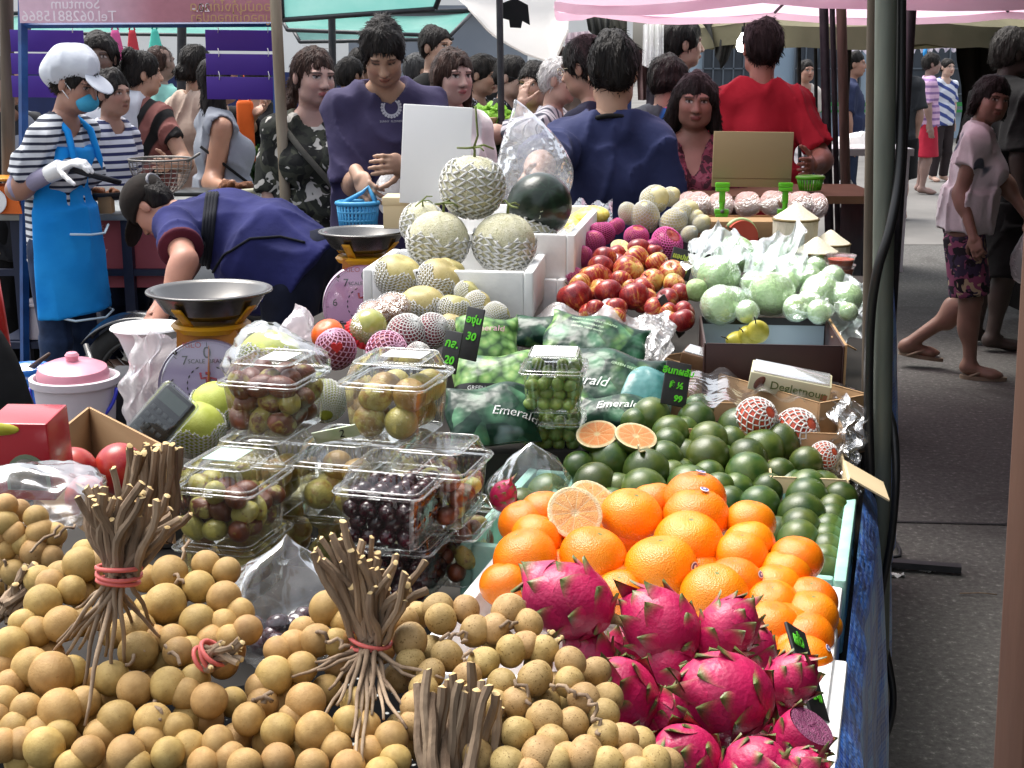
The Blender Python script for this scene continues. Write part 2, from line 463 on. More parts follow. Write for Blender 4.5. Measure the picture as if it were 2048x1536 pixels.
def person(label, u, vt, d, yaw=0, H=None, skin=(.45,.24,.15), cat='person', w=1.0, belly=0.0, bust=0.0, lean=(0,0,0), head=(0,0,0), hs=1.0, wide=1.0,
		   shirt=None, pants=None, hair=None, armp=None, armn=None, legs=None, eyes='open', brow=(.012,.009,.008), lip=None, group=None, det=1.0, foot=False, deep=1.0, lo_z=0.0, seed=1, z0=0.0, neckl=1.0):
	"""yaw 0 faces the camera, 90 faces image right; armp is the arm on local +X"""
	top = P(u, vt, d)
	skin = (skin[0]*.97, skin[1]*1.06, skin[2]*1.16); Hh = (H or (top.z-z0))/1.022
	root = thing('person', label, cat, (top.x, d, z0), math.radians(yaw), group)
	Ry_ = Rz(math.radians(yaw)); base = A3(top.x, d, z0)
	def loc(pt): return Ry_.T@(np.array(pt, float)-base)
	k = Hh/1.70; h = .0095*det; hh = .0046*det
	th = np.radians(lean)
	pel = A3(0,0,.52*Hh); a0 = Rx(th[0]); a1 = a0@Rx(th[1]); a2 = a1@Rx(th[2])
	wai = pel+a0@A3(0,0,.085*Hh); che = wai+a1@A3(0,0,.115*Hh); nb = che+a2@A3(0,.012*k,.108*Hh)
	Rh = a2@Rz(math.radians(head[0]))@Rx(math.radians(head[1]))@Ry(math.radians(head[2]))
	hc = nb+a2@A3(0,-.012*k,.035*Hh*neckl)+Rh@A3(0,-.012*k,.078*Hh)
	if not foot:
		q_ = Ry_@hc; base[0] -= q_[0]; base[1] -= q_[1]*.5; root.location.x = base[0]; root.location.y = base[1]
	sh = {s: nb+a2@A3(s*.096*Hh*w, .006, -.03*Hh) for s in (1,-1)}
	l1, l2 = .172*Hh, .15*Hh
	arms = {}
	for s, ar in ((1, armp), (-1, armn)):
		if ar is None or ar == 'hang':
			el = sh[s]+A3(s*.03*k, .02, -l1*.97); wr = el+A3(s*-.01*k, -.05*k, -l2*.95); hd = {}
		else:
			hd = ar[1] if isinstance(ar, tuple) and isinstance(ar[-1], dict) else {}
			wr = loc(P(*hd['w']));
			pole = (loc(P(*hd['e']))-sh[s]) if 'e' in hd else (A3(s*.4,.5,-1))
			el, wr = ik(sh[s], wr, l1*hd.get('ls',1), l2*hd.get('ls',1), pole)
		arms[s] = (el, wr, hd)
	# ------- body
	st = Hh/1.7
	tors = [('ell', pel+a0@A3(0,0,.01), A3(.152*w,.108*deep+belly*.3,.125)*k, a0), ('ell', wai+a0@A3(0,-belly*.4*k,0), A3(.138*w+belly*.3,.1*deep+belly*.55,.15)*k, a1),
			('ell', che, A3(.143*w,.103*deep,.16)*k, a2), ('cap', sh[1]+a2@A3(-.03*k,0,0), sh[-1]+a2@A3(.03*k,0,0), .05*k, .05*k), ('cap', nb+a2@A3(.03*k,.005,.012*k), sh[1]+a2@A3(-.01*k,0,.012*k), .042*k, .036*k), ('cap', nb+a2@A3(-.03*k,.005,.012*k), sh[-1]+a2@A3(.01*k,0,.012*k), .042*k, .036*k),
			('cap', nb+a2@A3(-.06*w*k,.008,-.012), nb+a2@A3(.06*w*k,.008,-.012), .04*k, .04*k)]
	if bust:
		for s in (1,-1): tors.append(('ell', che+a2@A3(s*.07*k,-.075*k,-.005), A3(.068,.05+bust,.072)*k, a2))
	neck = (nb+a2@A3(0,.01,-.02), hc+Rh@A3(0,.02,-.06), .057*k*(.9+.1*w), .052*k)
	limbs = []
	for s in (1,-1):
		el, wr, hd = arms[s]
		limbs += [('cap', sh[s], el, .049*k*w, .041*k*(.6+.4*w)), ('cap', el, wr, .041*k, .027*k), ('ell', el+(wr-el)*.22, A3(.041,.041,.055)*k)]
	lg = {}
	legs = legs or {}
	for s in (1,-1):
		hp = pel+A3(s*.085*k*min(w,1.15), 0, -.03*Hh); q = legs.get(s, {})
		kn = hp+A3(s*.01, q.get('k',0)*-k-.01, -.24*Hh); an = A3(s*.095*k, .03+q.get('f',0)*-k, .048*Hh+q.get('lift',0)*k)
		lg[s] = (hp, kn, an)
		limbs += [('cap', hp, kn, .082*k*w, .056*k), ('cap', kn, an, .054*k, .036*k), ('ell', kn+(an-kn)*.3+A3(0,.015,0), A3(.05,.055,.1)*k),
				  ('cap', an+A3(0,.02,-.02*k), an+A3(s*.02,-.12*k,-.045*k), .036*k, .028*k), ('ell', an+A3(s*.02,-.13*k,-.048*k), A3(.04,.06,.022)*k)]
	keep = [('plane', A3(0,0,lo_z), A3(0,0,-1))] if lo_z > 0 else []
	prs = tors+limbs+[('cap', neck[0], neck[1], neck[2]*.96, neck[3]*.94)]
	if lo_z > 0: prs = [q for q in prs if _bounds(q)[1][2] > lo_z]
	bv, bf = sdf(prs, h, .035, keep)
	bc = np.tile(np.array(skin), (len(bv),1))
	hv, hf, hcl = head_mesh(hc, Rh, Hh/1.7*hs, wide, skin, hh, brow, lip, neck, eyes)
	Vs = [bv, hv]; Fs = [bf, hf+len(bv)]; Cs = [bc, hcl]; n = len(bv)+len(hv)
	for s in (1,-1):
		el, wr, hd = arms[s]
		if hd.get('hide') or (lo_z > 0 and wr[2] < lo_z): continue
		dr = unit(wr-el)
		if 'to' in hd: dr = unit(loc(P(*hd['to']))-wr)
		pn = np.array(hd['palm'], float) if 'palm' in hd else A3(-s, -.3, 0)
		if 'palm' in hd: pn = Ry_.T@pn
		v, f = hand_geo(wr, dr, pn, hd.get('curl', .45), .182*k, hd.get('side', s), h=.0042*det)
		c = np.tile(np.array(hd.get('glove', skin)), (len(v),1))
		if hd.get('gloved'): continue
		Vs.append(v); Fs.append(f+n); Cs.append(c); n += len(v)
	body = ob('body', mesh('body', np.vstack(Vs), np.vstack(Fs), M_SKIN, col=np.vstack(Cs)), root)
	info = dict(root=root, hc=hc, Rh=Rh, sh=sh, arms=arms, lg=lg, pel=pel, wai=wai, che=che, nb=nb, a0=a0, a1=a1, a2=a2, k=k, Hh=Hh, h=h, hh=hh, loc=loc, tors=tors, neck=neck, Ry=Ry_, skin=skin, w=w, hs=Hh/1.7*hs, wide=wide)
	# ------- clothes
	if pants:
		L = pants.get('len', 1.0); pl = pants.get('loose', .012); pp = [('ell', pel+a0@A3(0,0,-.005), A3(.158*w,.115*deep+belly*.3,.12)*k, a0)]
		cts = []
		for s in (1,-1):
			hp, kn, an = lg[s]
			if pants.get('skirt'): continue
			if L <= .5:
				e = hp+(kn-hp)*(L*2); pp.append(('cone', hp, e, ((.086*k*w+pl),)*2, ((.066*k*w+pl*1.6),)*2, A3(1,0,0)))
			else:
				e = kn+(an-kn)*((L-.5)*2)
				pp.append(('cap', hp, kn, .084*k*w+pl, .06*k+pl)); pp.append(('cone', kn, e, (.059*k+pl,)*2, (.046*k+pl*1.2,)*2, A3(1,0,0)))
		if pants.get('skirt'):
			pp.append(('cone', pel, A3(0,0,pants['skirt']), (.16*k*w,.12*k), (.2*k*w,.17*k), A3(1,0,0)))
		if lo_z > 0:
			cts = keep; pp = [q for q in pp if _bounds(q)[1][2] > lo_z]
		pv, pf = sdf(pp, h, .03, cts, foldfn(seed+20, .006, 30))
		if len(pf): ob(pants.get('name','trousers'), mesh('trousers', pv, pf, pants['mat']), root)
	if shirt:
		lo = shirt.get('loose', .018)*k; ty = []
		for q in tors:
			if q[0] == 'ell': ty.append(('ell', q[1], q[2]+lo, q[3]))
			else: ty.append(('cap', q[1], q[2], q[3]+lo, q[4]+lo))
		ty = ty[1:]
		hem = shirt.get('hem', .49)*Hh
		hz = pel+a0@A3(0,0,hem-.52*Hh)
		bw = shirt.get('bw', 1.0)
		ty.append(('cone', wai+a0@A3(0,-belly*.3*k,.05), hz, ((.148*w+belly*.3)*k*bw+lo, (.106+belly*.5)*k+lo), ((.156*w)*k*bw+lo, (.116+belly*.42)*k+lo), a0@A3(1,0,0)))
		cuts = [('cap', nb+a2@A3(0,-.005,-.01-shirt.get('vn',0)*.5), nb+a2@A3(0,-.03,.16), shirt.get('nr',.063)*k, .11*k)]
		if shirt.get('vn'): cuts.append(('cap', nb+a2@A3(0,-.09,-.03-shirt['vn']), nb+a2@A3(0,-.05,.1), .02*k, .085*k))
		sl = shirt.get('sleeve', .65)
		for s in (1,-1):
			el, wr, hd = arms[s]
			if sl <= 0:
				cuts.append(('cap', sh[s]+a2@A3(s*.02*k,0,.01*k), el, .058*k, .06*k)); continue
			e = sh[s]+(el-sh[s])*min(sl,1)
			sr = shirt.get('sw', .02)*k
			ty.append(('cone', sh[s]+a2@A3(-s*.02*k,0,0), e, (.044*k*w+lo*.5,)*2, (.043*k*w+lo*.6+sr*.7,)*2, A3(0,1,0), {'k': .025}))
			if sl > 1:
				e2 = el+(wr-el)*(sl-1)
				ty.append(('cap', el+(el-wr)*0, el, .05*k+sr, .05*k+sr)); ty.append(('cone', el, e2, (.044*k+sr,)*2, (.036*k+sr,)*2, A3(0,1,0)))
			else:
				dd = unit(el-sh[s]); ty.append(('cap', sh[s], sh[s]+(e-sh[s])*.5, .046*k*w+lo*.5, .044*k*w+lo*.5, {'k': .04}))
		if lo_z > 0: cuts = cuts+keep
		sv, sf = sdf(ty, h, .03, cuts, foldfn(seed, shirt.get('fold', .018), shirt.get('ff', 34), vert=shirt.get('fv', .4)))
		ob(shirt.get('name','shirt'), mesh('shirt', sv, sf, shirt['mat']), root)
	if hair: do_hair(info, hair, seed)
	return info
def do_hair(I, hair, seed=1):
	c, R, s, wd = I['hc'], I['Rh'], I['hs'], I['wide']; st = hair['style']; m = hair.get('mat', M_HAIR); th = hair.get('t', .012)
	def w(x, y, z): return c+R@(A3(x*wd, y, z)*s)
	def e(x, y, z, rx, ry, rz, k=None):
		q = ['ell', w(x,y,z), A3(rx*wd,ry,rz)*s, R]
		if k: q.append({'k': k})
		return tuple(q)
	hl = hair.get('line', .062)     # hairline height
	pr = [e(0,.016,.037,.075+th,.092+th,.084+th*1.3)]
	cuts = []
	n1 = SN(seed+40, 55, 8); n2 = SN(seed+41, 150, 8); amp = hair.get('amp', .008)
	def disp(p):
		q = (p-c)@R; q = q.copy(); q[:,2] *= hair.get('vz', .45)
		return amp*n1(q)+amp*.6*n2(q)
	if st in ('short', 'crop'):
		pr.append(e(0,.05,-.0,.07+th*.7,.058+th*.6,.075))
		cuts = [('ell', w(0,-.085,-.005-.062+hl), A3(.066,.055,.06)*s, R), ('ell', w(0,-.045,-.105), A3(.2,.115,.085)*s, R)]
		for sx in (-1,1): cuts.append(('ell', w(sx*.085,.012,-.012), A3(.02,.026,.036)*s, R))
	elif st in ('long', 'bob', 'tied', 'pony'):
		cuts = [('ell', w(0,-.095,-.045+(hl-.062)), A3(hair.get('fw',.058),.075,.098)*s, R)]
		if st in ('long', 'bob'):
			ln = hair.get('len', .2); vol = hair.get('vol', .0)
			for sx in (-1,1):
				pr.append(('cap', w(sx*.07,.015,.02), w(sx*(.08+vol),.02,-ln), .03*s, (.028+vol*.3)*s))
				pr.append(('cap', w(sx*.04,.06,.02), w(sx*.045,.06,-ln), .045*s, .035*s))
				if hair.get('tuck'): cuts.append(('ell', w(sx*.09,-.0,-.01), A3(.022,.03,.04)*s, R))
		else:
			pr.append(e(0,.045,.0,.072,.062,.08))
			cuts.append(('ell', w(0,-.02,-.12), A3(.2,.1,.085)*s, R))
			for sx in (-1,1): cuts.append(('ell', w(sx*.09,.012,-.012), A3(.02,.024,.034)*s, R))
			if st == 'tied':
				b = hair.get('bun', (0,.1,.06)); pr.append(e(b[0],b[1],b[2],.05,.042,.048,.015))
			else:
				pts = [(0,.1,.03),(0,.13,-.04),(hair.get('px',0),.12,-.14),(hair.get('px',0)*1.3,.1,-.24)]
				for a, b, r0, r1 in zip(pts, pts[1:], (.03,.038,.032), (.038,.032,.014)): pr.append(('cap', w(*a), w(*b), r0*s, r1*s))
	v, f = sdf(pr, I['hh']*1.05, .025, cuts, disp, kc=.01)
	# loose locks over the mass
	rs = np.random.RandomState(seed); fn_ = np.cross(v[f[:,2]]-v[f[:,0]], v[f[:,3]]-v[f[:,1]]); fn_ /= np.linalg.norm(fn_, axis=1)[:,None]+1e-9; fc = v[f].mean(axis=1)
	n = hair.get('locks', 800 if I['hh'] < .0052 else 200); n = min(n, len(f)); ix = rs.choice(len(f), n, replace=False); LV = []; LF = []
	fl = fn_[ix]; p = fc[ix]; q = ((p-c)@R); dn = np.stack([q[:,0]*.6, q[:,1]*.8+.02, np.full(n, -.10)], 1)@R.T+rs.normal(0,.02,(n,3)); dn -= fl*(dn*fl).sum(1)[:,None]; dn /= np.linalg.norm(dn, axis=1)[:,None]+1e-9
	sd = np.cross(dn, fl); L = rs.uniform(.018,.045,n)[:,None]*s; wd_ = rs.uniform(.0012,.0032,n)[:,None]*s; lift = rs.uniform(-.4,1,n)[:,None]*.0035*s
	for t, ww in ((0,.6),(.5,1),(1,.08)):
		for sg in (-1,1): LV.append(p+dn*L*t+fl*(.001*s+lift*t*t+.0015*s)-fl*.004*s*(t == 0)+sd*wd_*ww*sg)
	nv = len(v); LV = np.stack(LV, 1).reshape(-1,3); b = nv+6*np.arange(n)[:,None]
	LF = np.concatenate([b+np.array([0,1,3,2]), b+np.array([2,3,5,4])])
	ob('hair', mesh('hair', np.vstack([v, LV]), np.vstack([f, LF]), m), I['root'])
def spectacles(I, m=M_GLASSF):
	c, R, s = I['hc'], I['Rh'], I['hs']; g = G()
	def w(x, y, z): return Vector(c+R@(A3(x*I['wide'], y, z)*s))
	for sx in (-1,1):
		g.tube([w(sx*.033+.021*math.cos(a), -.104, .008+.016*math.sin(a)) for a in np.linspace(0, 2*PI, 17)], .0016, 6)
		g.tube([w(sx*.054,-.102,.012), w(sx*.078,-.05,.012), w(sx*.08,.01,.012)], .0016, 6)
	g.tube([w(-.012,-.108,.01), w(.012,-.108,.01)], .0016, 6)
	ob('spectacles', g.mesh('spectacles', m), I['root'])
# cloth materials
def cloth(name, c, c2=None, rough=.85, ns=6, **kw):
	return mat(name, c, c2 or tuple(min(1,x*1.25+.004) for x in (hx(c) if isinstance(c,str) else c)), ns=ns, rough=rough, bump=.25, bs=18, bd=.02, sheen=.02, spec=.25, **kw)
def stripes(name, ca, cb, freq, axis=2, duty=.5, ang=0.0, ax2=0, dist=.0, rough=.85):
	"""printed stripes across an axis of the garment"""
	t = NT(name); v = t.co(); sx = t.n('SeparateXYZ', {0: v})
	a = t.math('MULTIPLY', sx.outputs[axis], math.cos(ang)); b = t.math('MULTIPLY', sx.outputs[ax2], math.sin(ang))
	q = t.math('ADD', a, b)
	if dist: q = t.math('ADD', q, t.math('MULTIPLY', t.noise(5, 2), dist))
	f = t.math('FRACT', t.math('MULTIPLY', q, freq))
	s_ = t.ramp(f, [(0, ca), (duty-.04, ca), (duty+.04, cb), (.96, cb), (1, ca)])
	return t.surf(t.bsdf(s_, rough, t.bump(t.noise(18, 3), .3, .02)))
def blotch(name, cols, scale, rough=.85, detail=2, thr=(.42,.5,.58), dist=.6, vor=False):
	"""printed pattern of patches: base colour and up to three more"""
	t = NT(name); col = C4(cols[0])
	for i, c in enumerate(cols[1:]):
		off = t.n('Mapping', {'Vector': t.co(), 'Location': (3.1*i+1,1.7*i,2.3*i)}).outputs[0]
		if vor: fac = t.n('TexVoronoi', {'Vector': off, 'Scale': scale*(1+.3*i)}).outputs['Distance']; fac = t.math('SUBTRACT', 1.0, fac)
		else: fac = t.noise(scale*(1+.25*i), detail, .5, vec=off, dist=dist)
		s_ = t.ramp(fac, [(thr[min(i,2)], 0.0), (thr[min(i,2)]+.015, 1.0)])
		col = t.mix(s_, col, c)
	return t.surf(t.bsdf(col, rough, t.bump(t.noise(18, 3), .3, .02)))
# ---------------------------------------------------------------- fruit shapes
def ball(name, m, prof=None, n=20, nz=14, seed=0, amp=.02, fr=3.0, dim=0, dimb=0, sq=(1,1,1), colfn=None, pt=0):
	"""unit-radius fruit: turned body with dimples at the poles and an uneven surface"""
	sn = SN(seed+100, fr, 6); vs = []; cs = []
	for i in range(nz+1):
		th = PI*i/nz; th = min(max(th, .02), PI-.02)
		for j in range(n):
			ph = 2*PI*j/n; st = math.sin(th); r = 1+amp*float(sn((st*math.cos(ph), st*math.sin(ph), math.cos(th))))
			x, y, z = st*math.cos(ph)*r, st*math.sin(ph)*r, math.cos(th)*r
			if prof: k, z = prof(z); x *= k; y *= k
			if dim and z > 0: z -= dim*math.exp(-(st/.32)**2)
			if dimb and z < 0: z += dimb*math.exp(-(st/.3)**2)
			if pt: z += pt*math.exp(-(st/.2)**2)*(1 if z > 0 else 0)
			vs.append((x*sq[0], y*sq[1], z*sq[2]))
			if colfn: cs.append(colfn(x, y, z, st, ph))
	f = [(i*n+j, i*n+(j+1) % n, (i+1)*n+(j+1) % n, (i+1)*n+j) for i in range(nz) for j in range(n)]
	f = [q[::-1] for q in f]
	f.append(tuple(range(n))); f.append(tuple(nz*n+j for j in range(n))[::-1])
	return mesh(name, vs, f, m, col=cs or None)
def rrot(tilt=.5): return (random.uniform(-tilt,tilt), random.uniform(-tilt,tilt), random.uniform(0,6.28))
ORD = ['first','second','third','fourth','fifth','sixth','seventh','eighth','ninth','tenth','eleventh','twelfth']
def rowlabels(pts, per, adj, where):
	"""one wording per fruit: its row counted down the pile and its place along the row"""
	order = sorted(range(len(pts)), key=lambda i: pts[i][1]); rows = [order[i:i+per] for i in range(0, len(order), per)]
	out = {}
	for r, row in enumerate(rows):
		row = sorted(row, key=lambda i: pts[i][0])
		for c, i in enumerate(row): out[i] = f"{adj[i % len(adj)]} {where}, {ORD[c]} from left, {ORD[r]} row down"
	return out
def pile(name, cat, pts, dfun, meshes, lab, group, tilt=.5, rmul=1.06, rmin=0, parts=None, low=0, lowlab=None, off=.05):
	out = []; rs = random.Random(len(pts)); n = 0
	for i in range(low*6):                                  # the layer below, glimpsed through the gaps
		if n >= low: break
		u, v, r = rs.choice(pts)[:3]; u += rs.uniform(-1.1,1.1)*r; v += rs.uniform(-.1,1.2)*r
		if min((u-p[0])**2+(v-p[1])**2-(.62*p[2])**2 for p in pts) < 0 or not any(abs(u-p[0]) < p[2] and v < p[1]+p[2]*1.3 for p in pts): continue
		d = dfun(u, v)+off; tag(ob(name, rs.choice(meshes), None, P(u, v, d), (rs.uniform(-tilt,tilt), rs.uniform(-tilt,tilt), rs.uniform(0,6)), r*PX(v, d)), lowlab, cat, group+', lower layer'); n += 1
	for i, p in enumerate(pts):
		u, v, r = p[:3]; d = dfun(u, v)
		R = r*PX(v, d)*rmul
		if R < rmin: d += (rmin-R)*1.8; u -= (rmin-R)/PX(v, d)*.6*(u > 1600); R = rmin
		me = meshes[p[3]] if len(p) > 3 and isinstance(p[3], int) else random.choice(meshes)
		o = ob(name, me, None, P(u, v, d+R*.0), rrot(tilt), R)
		tag(o, lab[i], cat, group)
		if parts: parts(o, i, p, R)
		out.append(o)
	return out
def crop(x0, y0, k, pts): return [(x0+p[0]/k, y0+p[1]/k, p[2]/k)+tuple(p[3:]) for p in pts]
# ---- longans
M_LONG = mat('longan_skin', hx('#a07f48'), hx('#b9985e'), ns=1.6, rough=.62, bump=.18, bs=16, bd=.04, var=.14, hvar=.012, spk=hx('#93703a'), ss=9, st=.66)
M_LONG2 = mat('speckled_longan_skin', hx('#a18450'), hx('#bb9d68'), ns=1.8, rough=.62, bump=.2, bs=16, bd=.04, var=.14, hvar=.012, spk=hx('#7d6030'), ss=8, st=.61)
M_BARK = mat('twig_bark', hx('#6e5a48'), hx('#a08a72'), ns=40, rough=.85, bump=.8, bs=90, bd=.004, stretch=(1,1,.3), var=.25)
M_CUT = mat('cut_wood', hx('#c8a870'), hx('#e0c793'), ns=200, rough=.8)
M_RUB = mat('rubber_band', hx('#e0706a'), rough=.45, spec=.4)
LONG = [ball('longan', M_LONG, seed=i, amp=.05, fr=2.2, n=24, nz=16, sq=(1, 1, .96)) for i in range(4)]
LONG2 = [ball('longan', M_LONG2, seed=i+9, amp=.07, fr=2.4, n=24, nz=16, sq=(1, 1, .94)) for i in range(4)]
def twig(parent, p0, p1, r0=.0035, r1=.0028, bend=.006, seg=7, base=None):
	"""one cut stick from p0 (tie end) to p1 (cut end)"""
	g = G(); p0, p1 = Vector(p0), Vector(p1); pts = []; rr = []
	ax = (p1-p0); o1 = ax.orthogonal().normalized(); o2 = ax.cross(o1).normalized(); a = random.uniform(0, 6.28); q = random.uniform(0, 6.28)
	for i in range(seg+1):
		t = i/seg; w = math.sin(PI*t)*bend
		pts.append(p0+ax*t+(o1*math.cos(a)+o2*math.sin(a))*w+(o1*math.cos(q+t*9)+o2*math.sin(q+t*7))*bend*.22)
		rr.append(lerp(r0, r1, t)*random.uniform(.85, 1.18))
	g.tube(pts, rr, 7, 0, cap=False)
	# slanted pale cut
	n = 7; e = [Vector(x) for x in g.v[-n:]]; d = ax.normalized(); c = sum(e, Vector())/n+d*random.uniform(.0005,.002)
	sl = Vector((random.uniform(-1,1), random.uniform(-1,1), random.uniform(-1,1)))*.6
	tip = [x+d*(x-c).dot(sl) for x in e]
	g.add(tip+[c+d*.0006], [(i, (i+1) % n, n) for i in range(n)], 1)
	k = len(g.v)-n-1-n
	for i in range(n): g.f.append((k+i, k+(i+1) % n, k+n+(i+1) % n, k+n+i)); g.m.append(0)
	return wpart('stem', g.mesh('stem', [M_BARK, M_CUT], sharp=50), parent)
def thin(parent, pts, r, name='stem'):
	g = G(); g.tube(pts, r, 6, cap=True); return wpart(name, g.mesh(name, M_BARK), parent)
def curve3(a, b, sag=None, n=7, wob=.004):
	a, b = Vector(a), Vector(b); sag = Vector(sag) if sag else Vector((0,0,0)); out = []
	ph = random.uniform(0,6)
	for i in range(n+1):
		t = i/n; w = math.sin(PI*t)
		out.append(a.lerp(b, t)+sag*w+Vector((math.sin(ph+t*7), math.cos(ph*2+t*6), math.sin(ph+t*9)))*wob*w)
	return out
def band(parent, c, ax, r, turns=3, spread=.006):
	g = G(); ax = Vector(ax).normalized(); o1 = ax.orthogonal().normalized(); o2 = ax.cross(o1)
	for t in range(turns):
		off = (t-(turns-1)/2)*spread; tl = random.uniform(-.7,.7); ph = random.uniform(0,6.28)
		g.tube([Vector(c)+ax*(off+tl*r*math.cos(a-ph)*.5)+(o1*math.cos(a)+o2*math.sin(a))*(r+.0008*t) for a in np.linspace(0, 2*PI, 19)], .0019, 6, cap=False)
	wpart('rubber_band', g.mesh('rubber_band', M_RUB), parent)
def dlong(u, v): return .95+(1536-v)*.00052
def bunch(label, fruits, df, meshes, stemspec, group='bunches of longan fruit', under=10):
	u0 = sum(f[0] for f in fruits)/len(fruits); v0 = sum(f[1] for f in fruits)/len(fruits)
	b = P(u0, v0, df(u0, v0)); b.z -= .06
	root = thing('longan_bunch', label, 'fruit bunch', b, 0, group)
	for (u, v, r) in fruits:
		d = df(u, v); R = r*PX(v, d)*random.uniform(1.0,1.06)
		if R < .0128: d += (.0128-R)*2.2; R = .0128+random.uniform(0,.0008)
		ob('longan', random.choice(meshes), root, P(u, v, d)-b, rrot(3), R)
	n = 0
	if len(fruits)+under > 95: under = max(0, 95-len(fruits))
	low = []
	for i in range(1500):                                  # the layer below, seen in the gaps
		if len(low) >= under: break
		u, v, r = random.choice(fruits); u += random.uniform(-52,52); v += random.uniform(-10,60)
		if min((u-f[0])**2+(v-f[1])**2-(.78*f[2])**2 for f in fruits) < 0 or any((u-f[0])**2+(v-f[1])**2 < 30**2 for f in low): continue
		low.append((u, v))
		d = df(u, v)+.026+random.uniform(0,.012); R = .0138*random.uniform(.92,1.05)
		ob('longan', random.choice(meshes), root, P(u, v, d)-b, rrot(3), R)
	if stemspec: stemspec(root)
	return root
def sticks(root, tie, dt, tops, r=.0036, jit=5, spread=10, hi=True, band_r=None, bands=3, zf=.02, extra=0):
	"""sticks tied at a pixel spot and fanning to listed pixel tips"""
	c = P(tie[0], tie[1], dt); pts = []
	tops = list(tops)
	for i in range(len(tops)):
		p, q = random.choice(tops[:20]), random.choice(tops[:20]); t = random.uniform(.15,.5); tops.append((lerp(p[0],q[0],t), lerp(p[1],q[1],t)+random.uniform(0,26)))
	for i, (u, v) in enumerate(tops):
		a = random.uniform(0, 6.28); q = random.uniform(.2, 1)*spread
		b = P(tie[0]+math.cos(a)*q+(u-tie[0])*.12, tie[1]+random.uniform(-6,6), dt+random.uniform(-zf,zf)*.5)
		e = P(u, v, dt+random.uniform(-zf, zf)); twig(root, b, e, r*random.uniform(.85,1.2), r*random.uniform(.8,1.15)); pts.append(e)
	if band_r:
		top = sum(pts, Vector())/len(pts); band(root, c, (top-c), band_r, bands)
	return c
# bunches, listed as seen
A_ = crop(0, 800, 2.087, [(25,440,45),(20,515,60),(60,555,50),(150,490,50),(165,548,58),(145,635,60),(20,625,45),(60,720,55),(215,655,50),(228,562,40),(8,690,40),(100,600,40),(-20,580,50),(95,780,50),(160,760,45),(215,745,42)])
B_ = crop(0, 800, 2.087, [(335,690,75),(210,765,52),(300,795,50),(180,845,80),(255,935,78),(100,930,52),(150,970,50),(40,1025,80),(130,1115,80),(215,1145,95),(300,1130,45),(10,1110,35),(15,1260,60),(110,1290,65),(250,1297,95),(350,1260,60),(185,1450,85),(90,1430,50),(10,1440,55),(370,1470,65),(300,1530,50),(160,1390,40),(360,640,40),(400,690,45),(40,1190,50),(250,1400,50),(60,1370,50),(-25,1330,55)])
C_ = crop(0, 800, 2.087, [(710,725,75),(860,690,58),(945,715,60),(830,780,68),(935,825,72),(690,850,88),(825,925,75),(935,935,52),(565,960,80),(578,1045,82),(720,1000,60),(745,1055,65),(800,1050,45),(1030,960,62),(465,1160,77),(560,1210,75),(705,1190,75),(810,1170,50),(780,1230,50),(487,1330,80),(640,1340,80),(740,1370,55),(525,1480,85),(700,1480,70),(790,1450,50),(570,1530,50),(875,1255,75),(1000,890,45),(960,1000,50),(640,1000,50),(420,1400,45),(620,1430,50),(880,1000,48)])
D_ = crop(400, 950, 2.56, [(650,680,93),(600,850,88),(700,860,78),(480,870,58),(520,990,82),(378,1030,100),(310,1090,60),(540,1160,103),(250,1250,85),(405,1315,90),(588,1315,105),(760,1260,82),(90,1370,85),(230,1490,90),(400,1460,82),(575,1490,88),(700,1400,62),(745,750,55),(980,1350,82),(870,1420,55),(760,1500,88),(930,1530,75),(60,1150,82),(400,900,62),(800,1170,60),(320,1170,50),(480,1250,50),(150,1450,60),(20,1480,60),(680,1340,50),(850,1290,60),(1000,1460,60),(820,790,55)])
E_ = crop(400, 950, 2.56, [(1220,680,83),(1230,740,85),(1360,690,66),(1410,800,86),(1510,790,78),(1580,700,92),(1680,760,72),(1075,850,95),(1265,925,86),(1590,900,84),(1450,960,86),(1660,870,72),(1760,900,62),(1715,1045,92),(1895,960,76),(1895,1060,82),(1540,1070,66),(1620,1165,80),(1765,1250,95),(1910,1270,72),(1970,1150,72),(1625,1320,80),(1800,1360,76),(1960,1440,92),(1575,1475,92),(1740,1440,100),(1870,1440,62),(1080,960,62),(1180,1020,76),(1150,1100,76),(1120,1190,96),(1500,1180,62),(1370,1040,80),(1450,1210,62),(2066,1226,50),(2066,1340,70),(2166,1350,52),(1978,1420,82),(2200,1460,62),(2330,1475,66),(2085,1475,80),(1820,1478,72),(1100,1280,60),(1300,1130,60),(1330,1200,55),(1680,1530,70),(1480,1330,55),(2250,1530,60),(1420,1440,50),(1050,750,40)])
def k5(p): return [(400+x/2.56, 950+y/2.56) for x, y in p]
def k1(p): return [(x/2.087, 800+y/2.087) for x, y in p]
def st_a(root):
	tops = k1([(150,690),(125,715),(160,730),(95,700),(135,750),(180,745),(85,760),(110,720),(150,760),(60,770),(200,720),(120,690)])
	for i, (u, v) in enumerate(tops):
		d = 1.17; twig(root, P(-14+i*3, 1228+random.uniform(-24,24), d), P(u, v, d+random.uniform(.0,.04)), .004, .0034)
	for a, b in (((8,1120),(12,1180)),((60,1105),(120,1050)),((110,1075),(150,1050))):
		thin(root, curve3(P(*a,1.34), P(*b,1.36)), .0016)
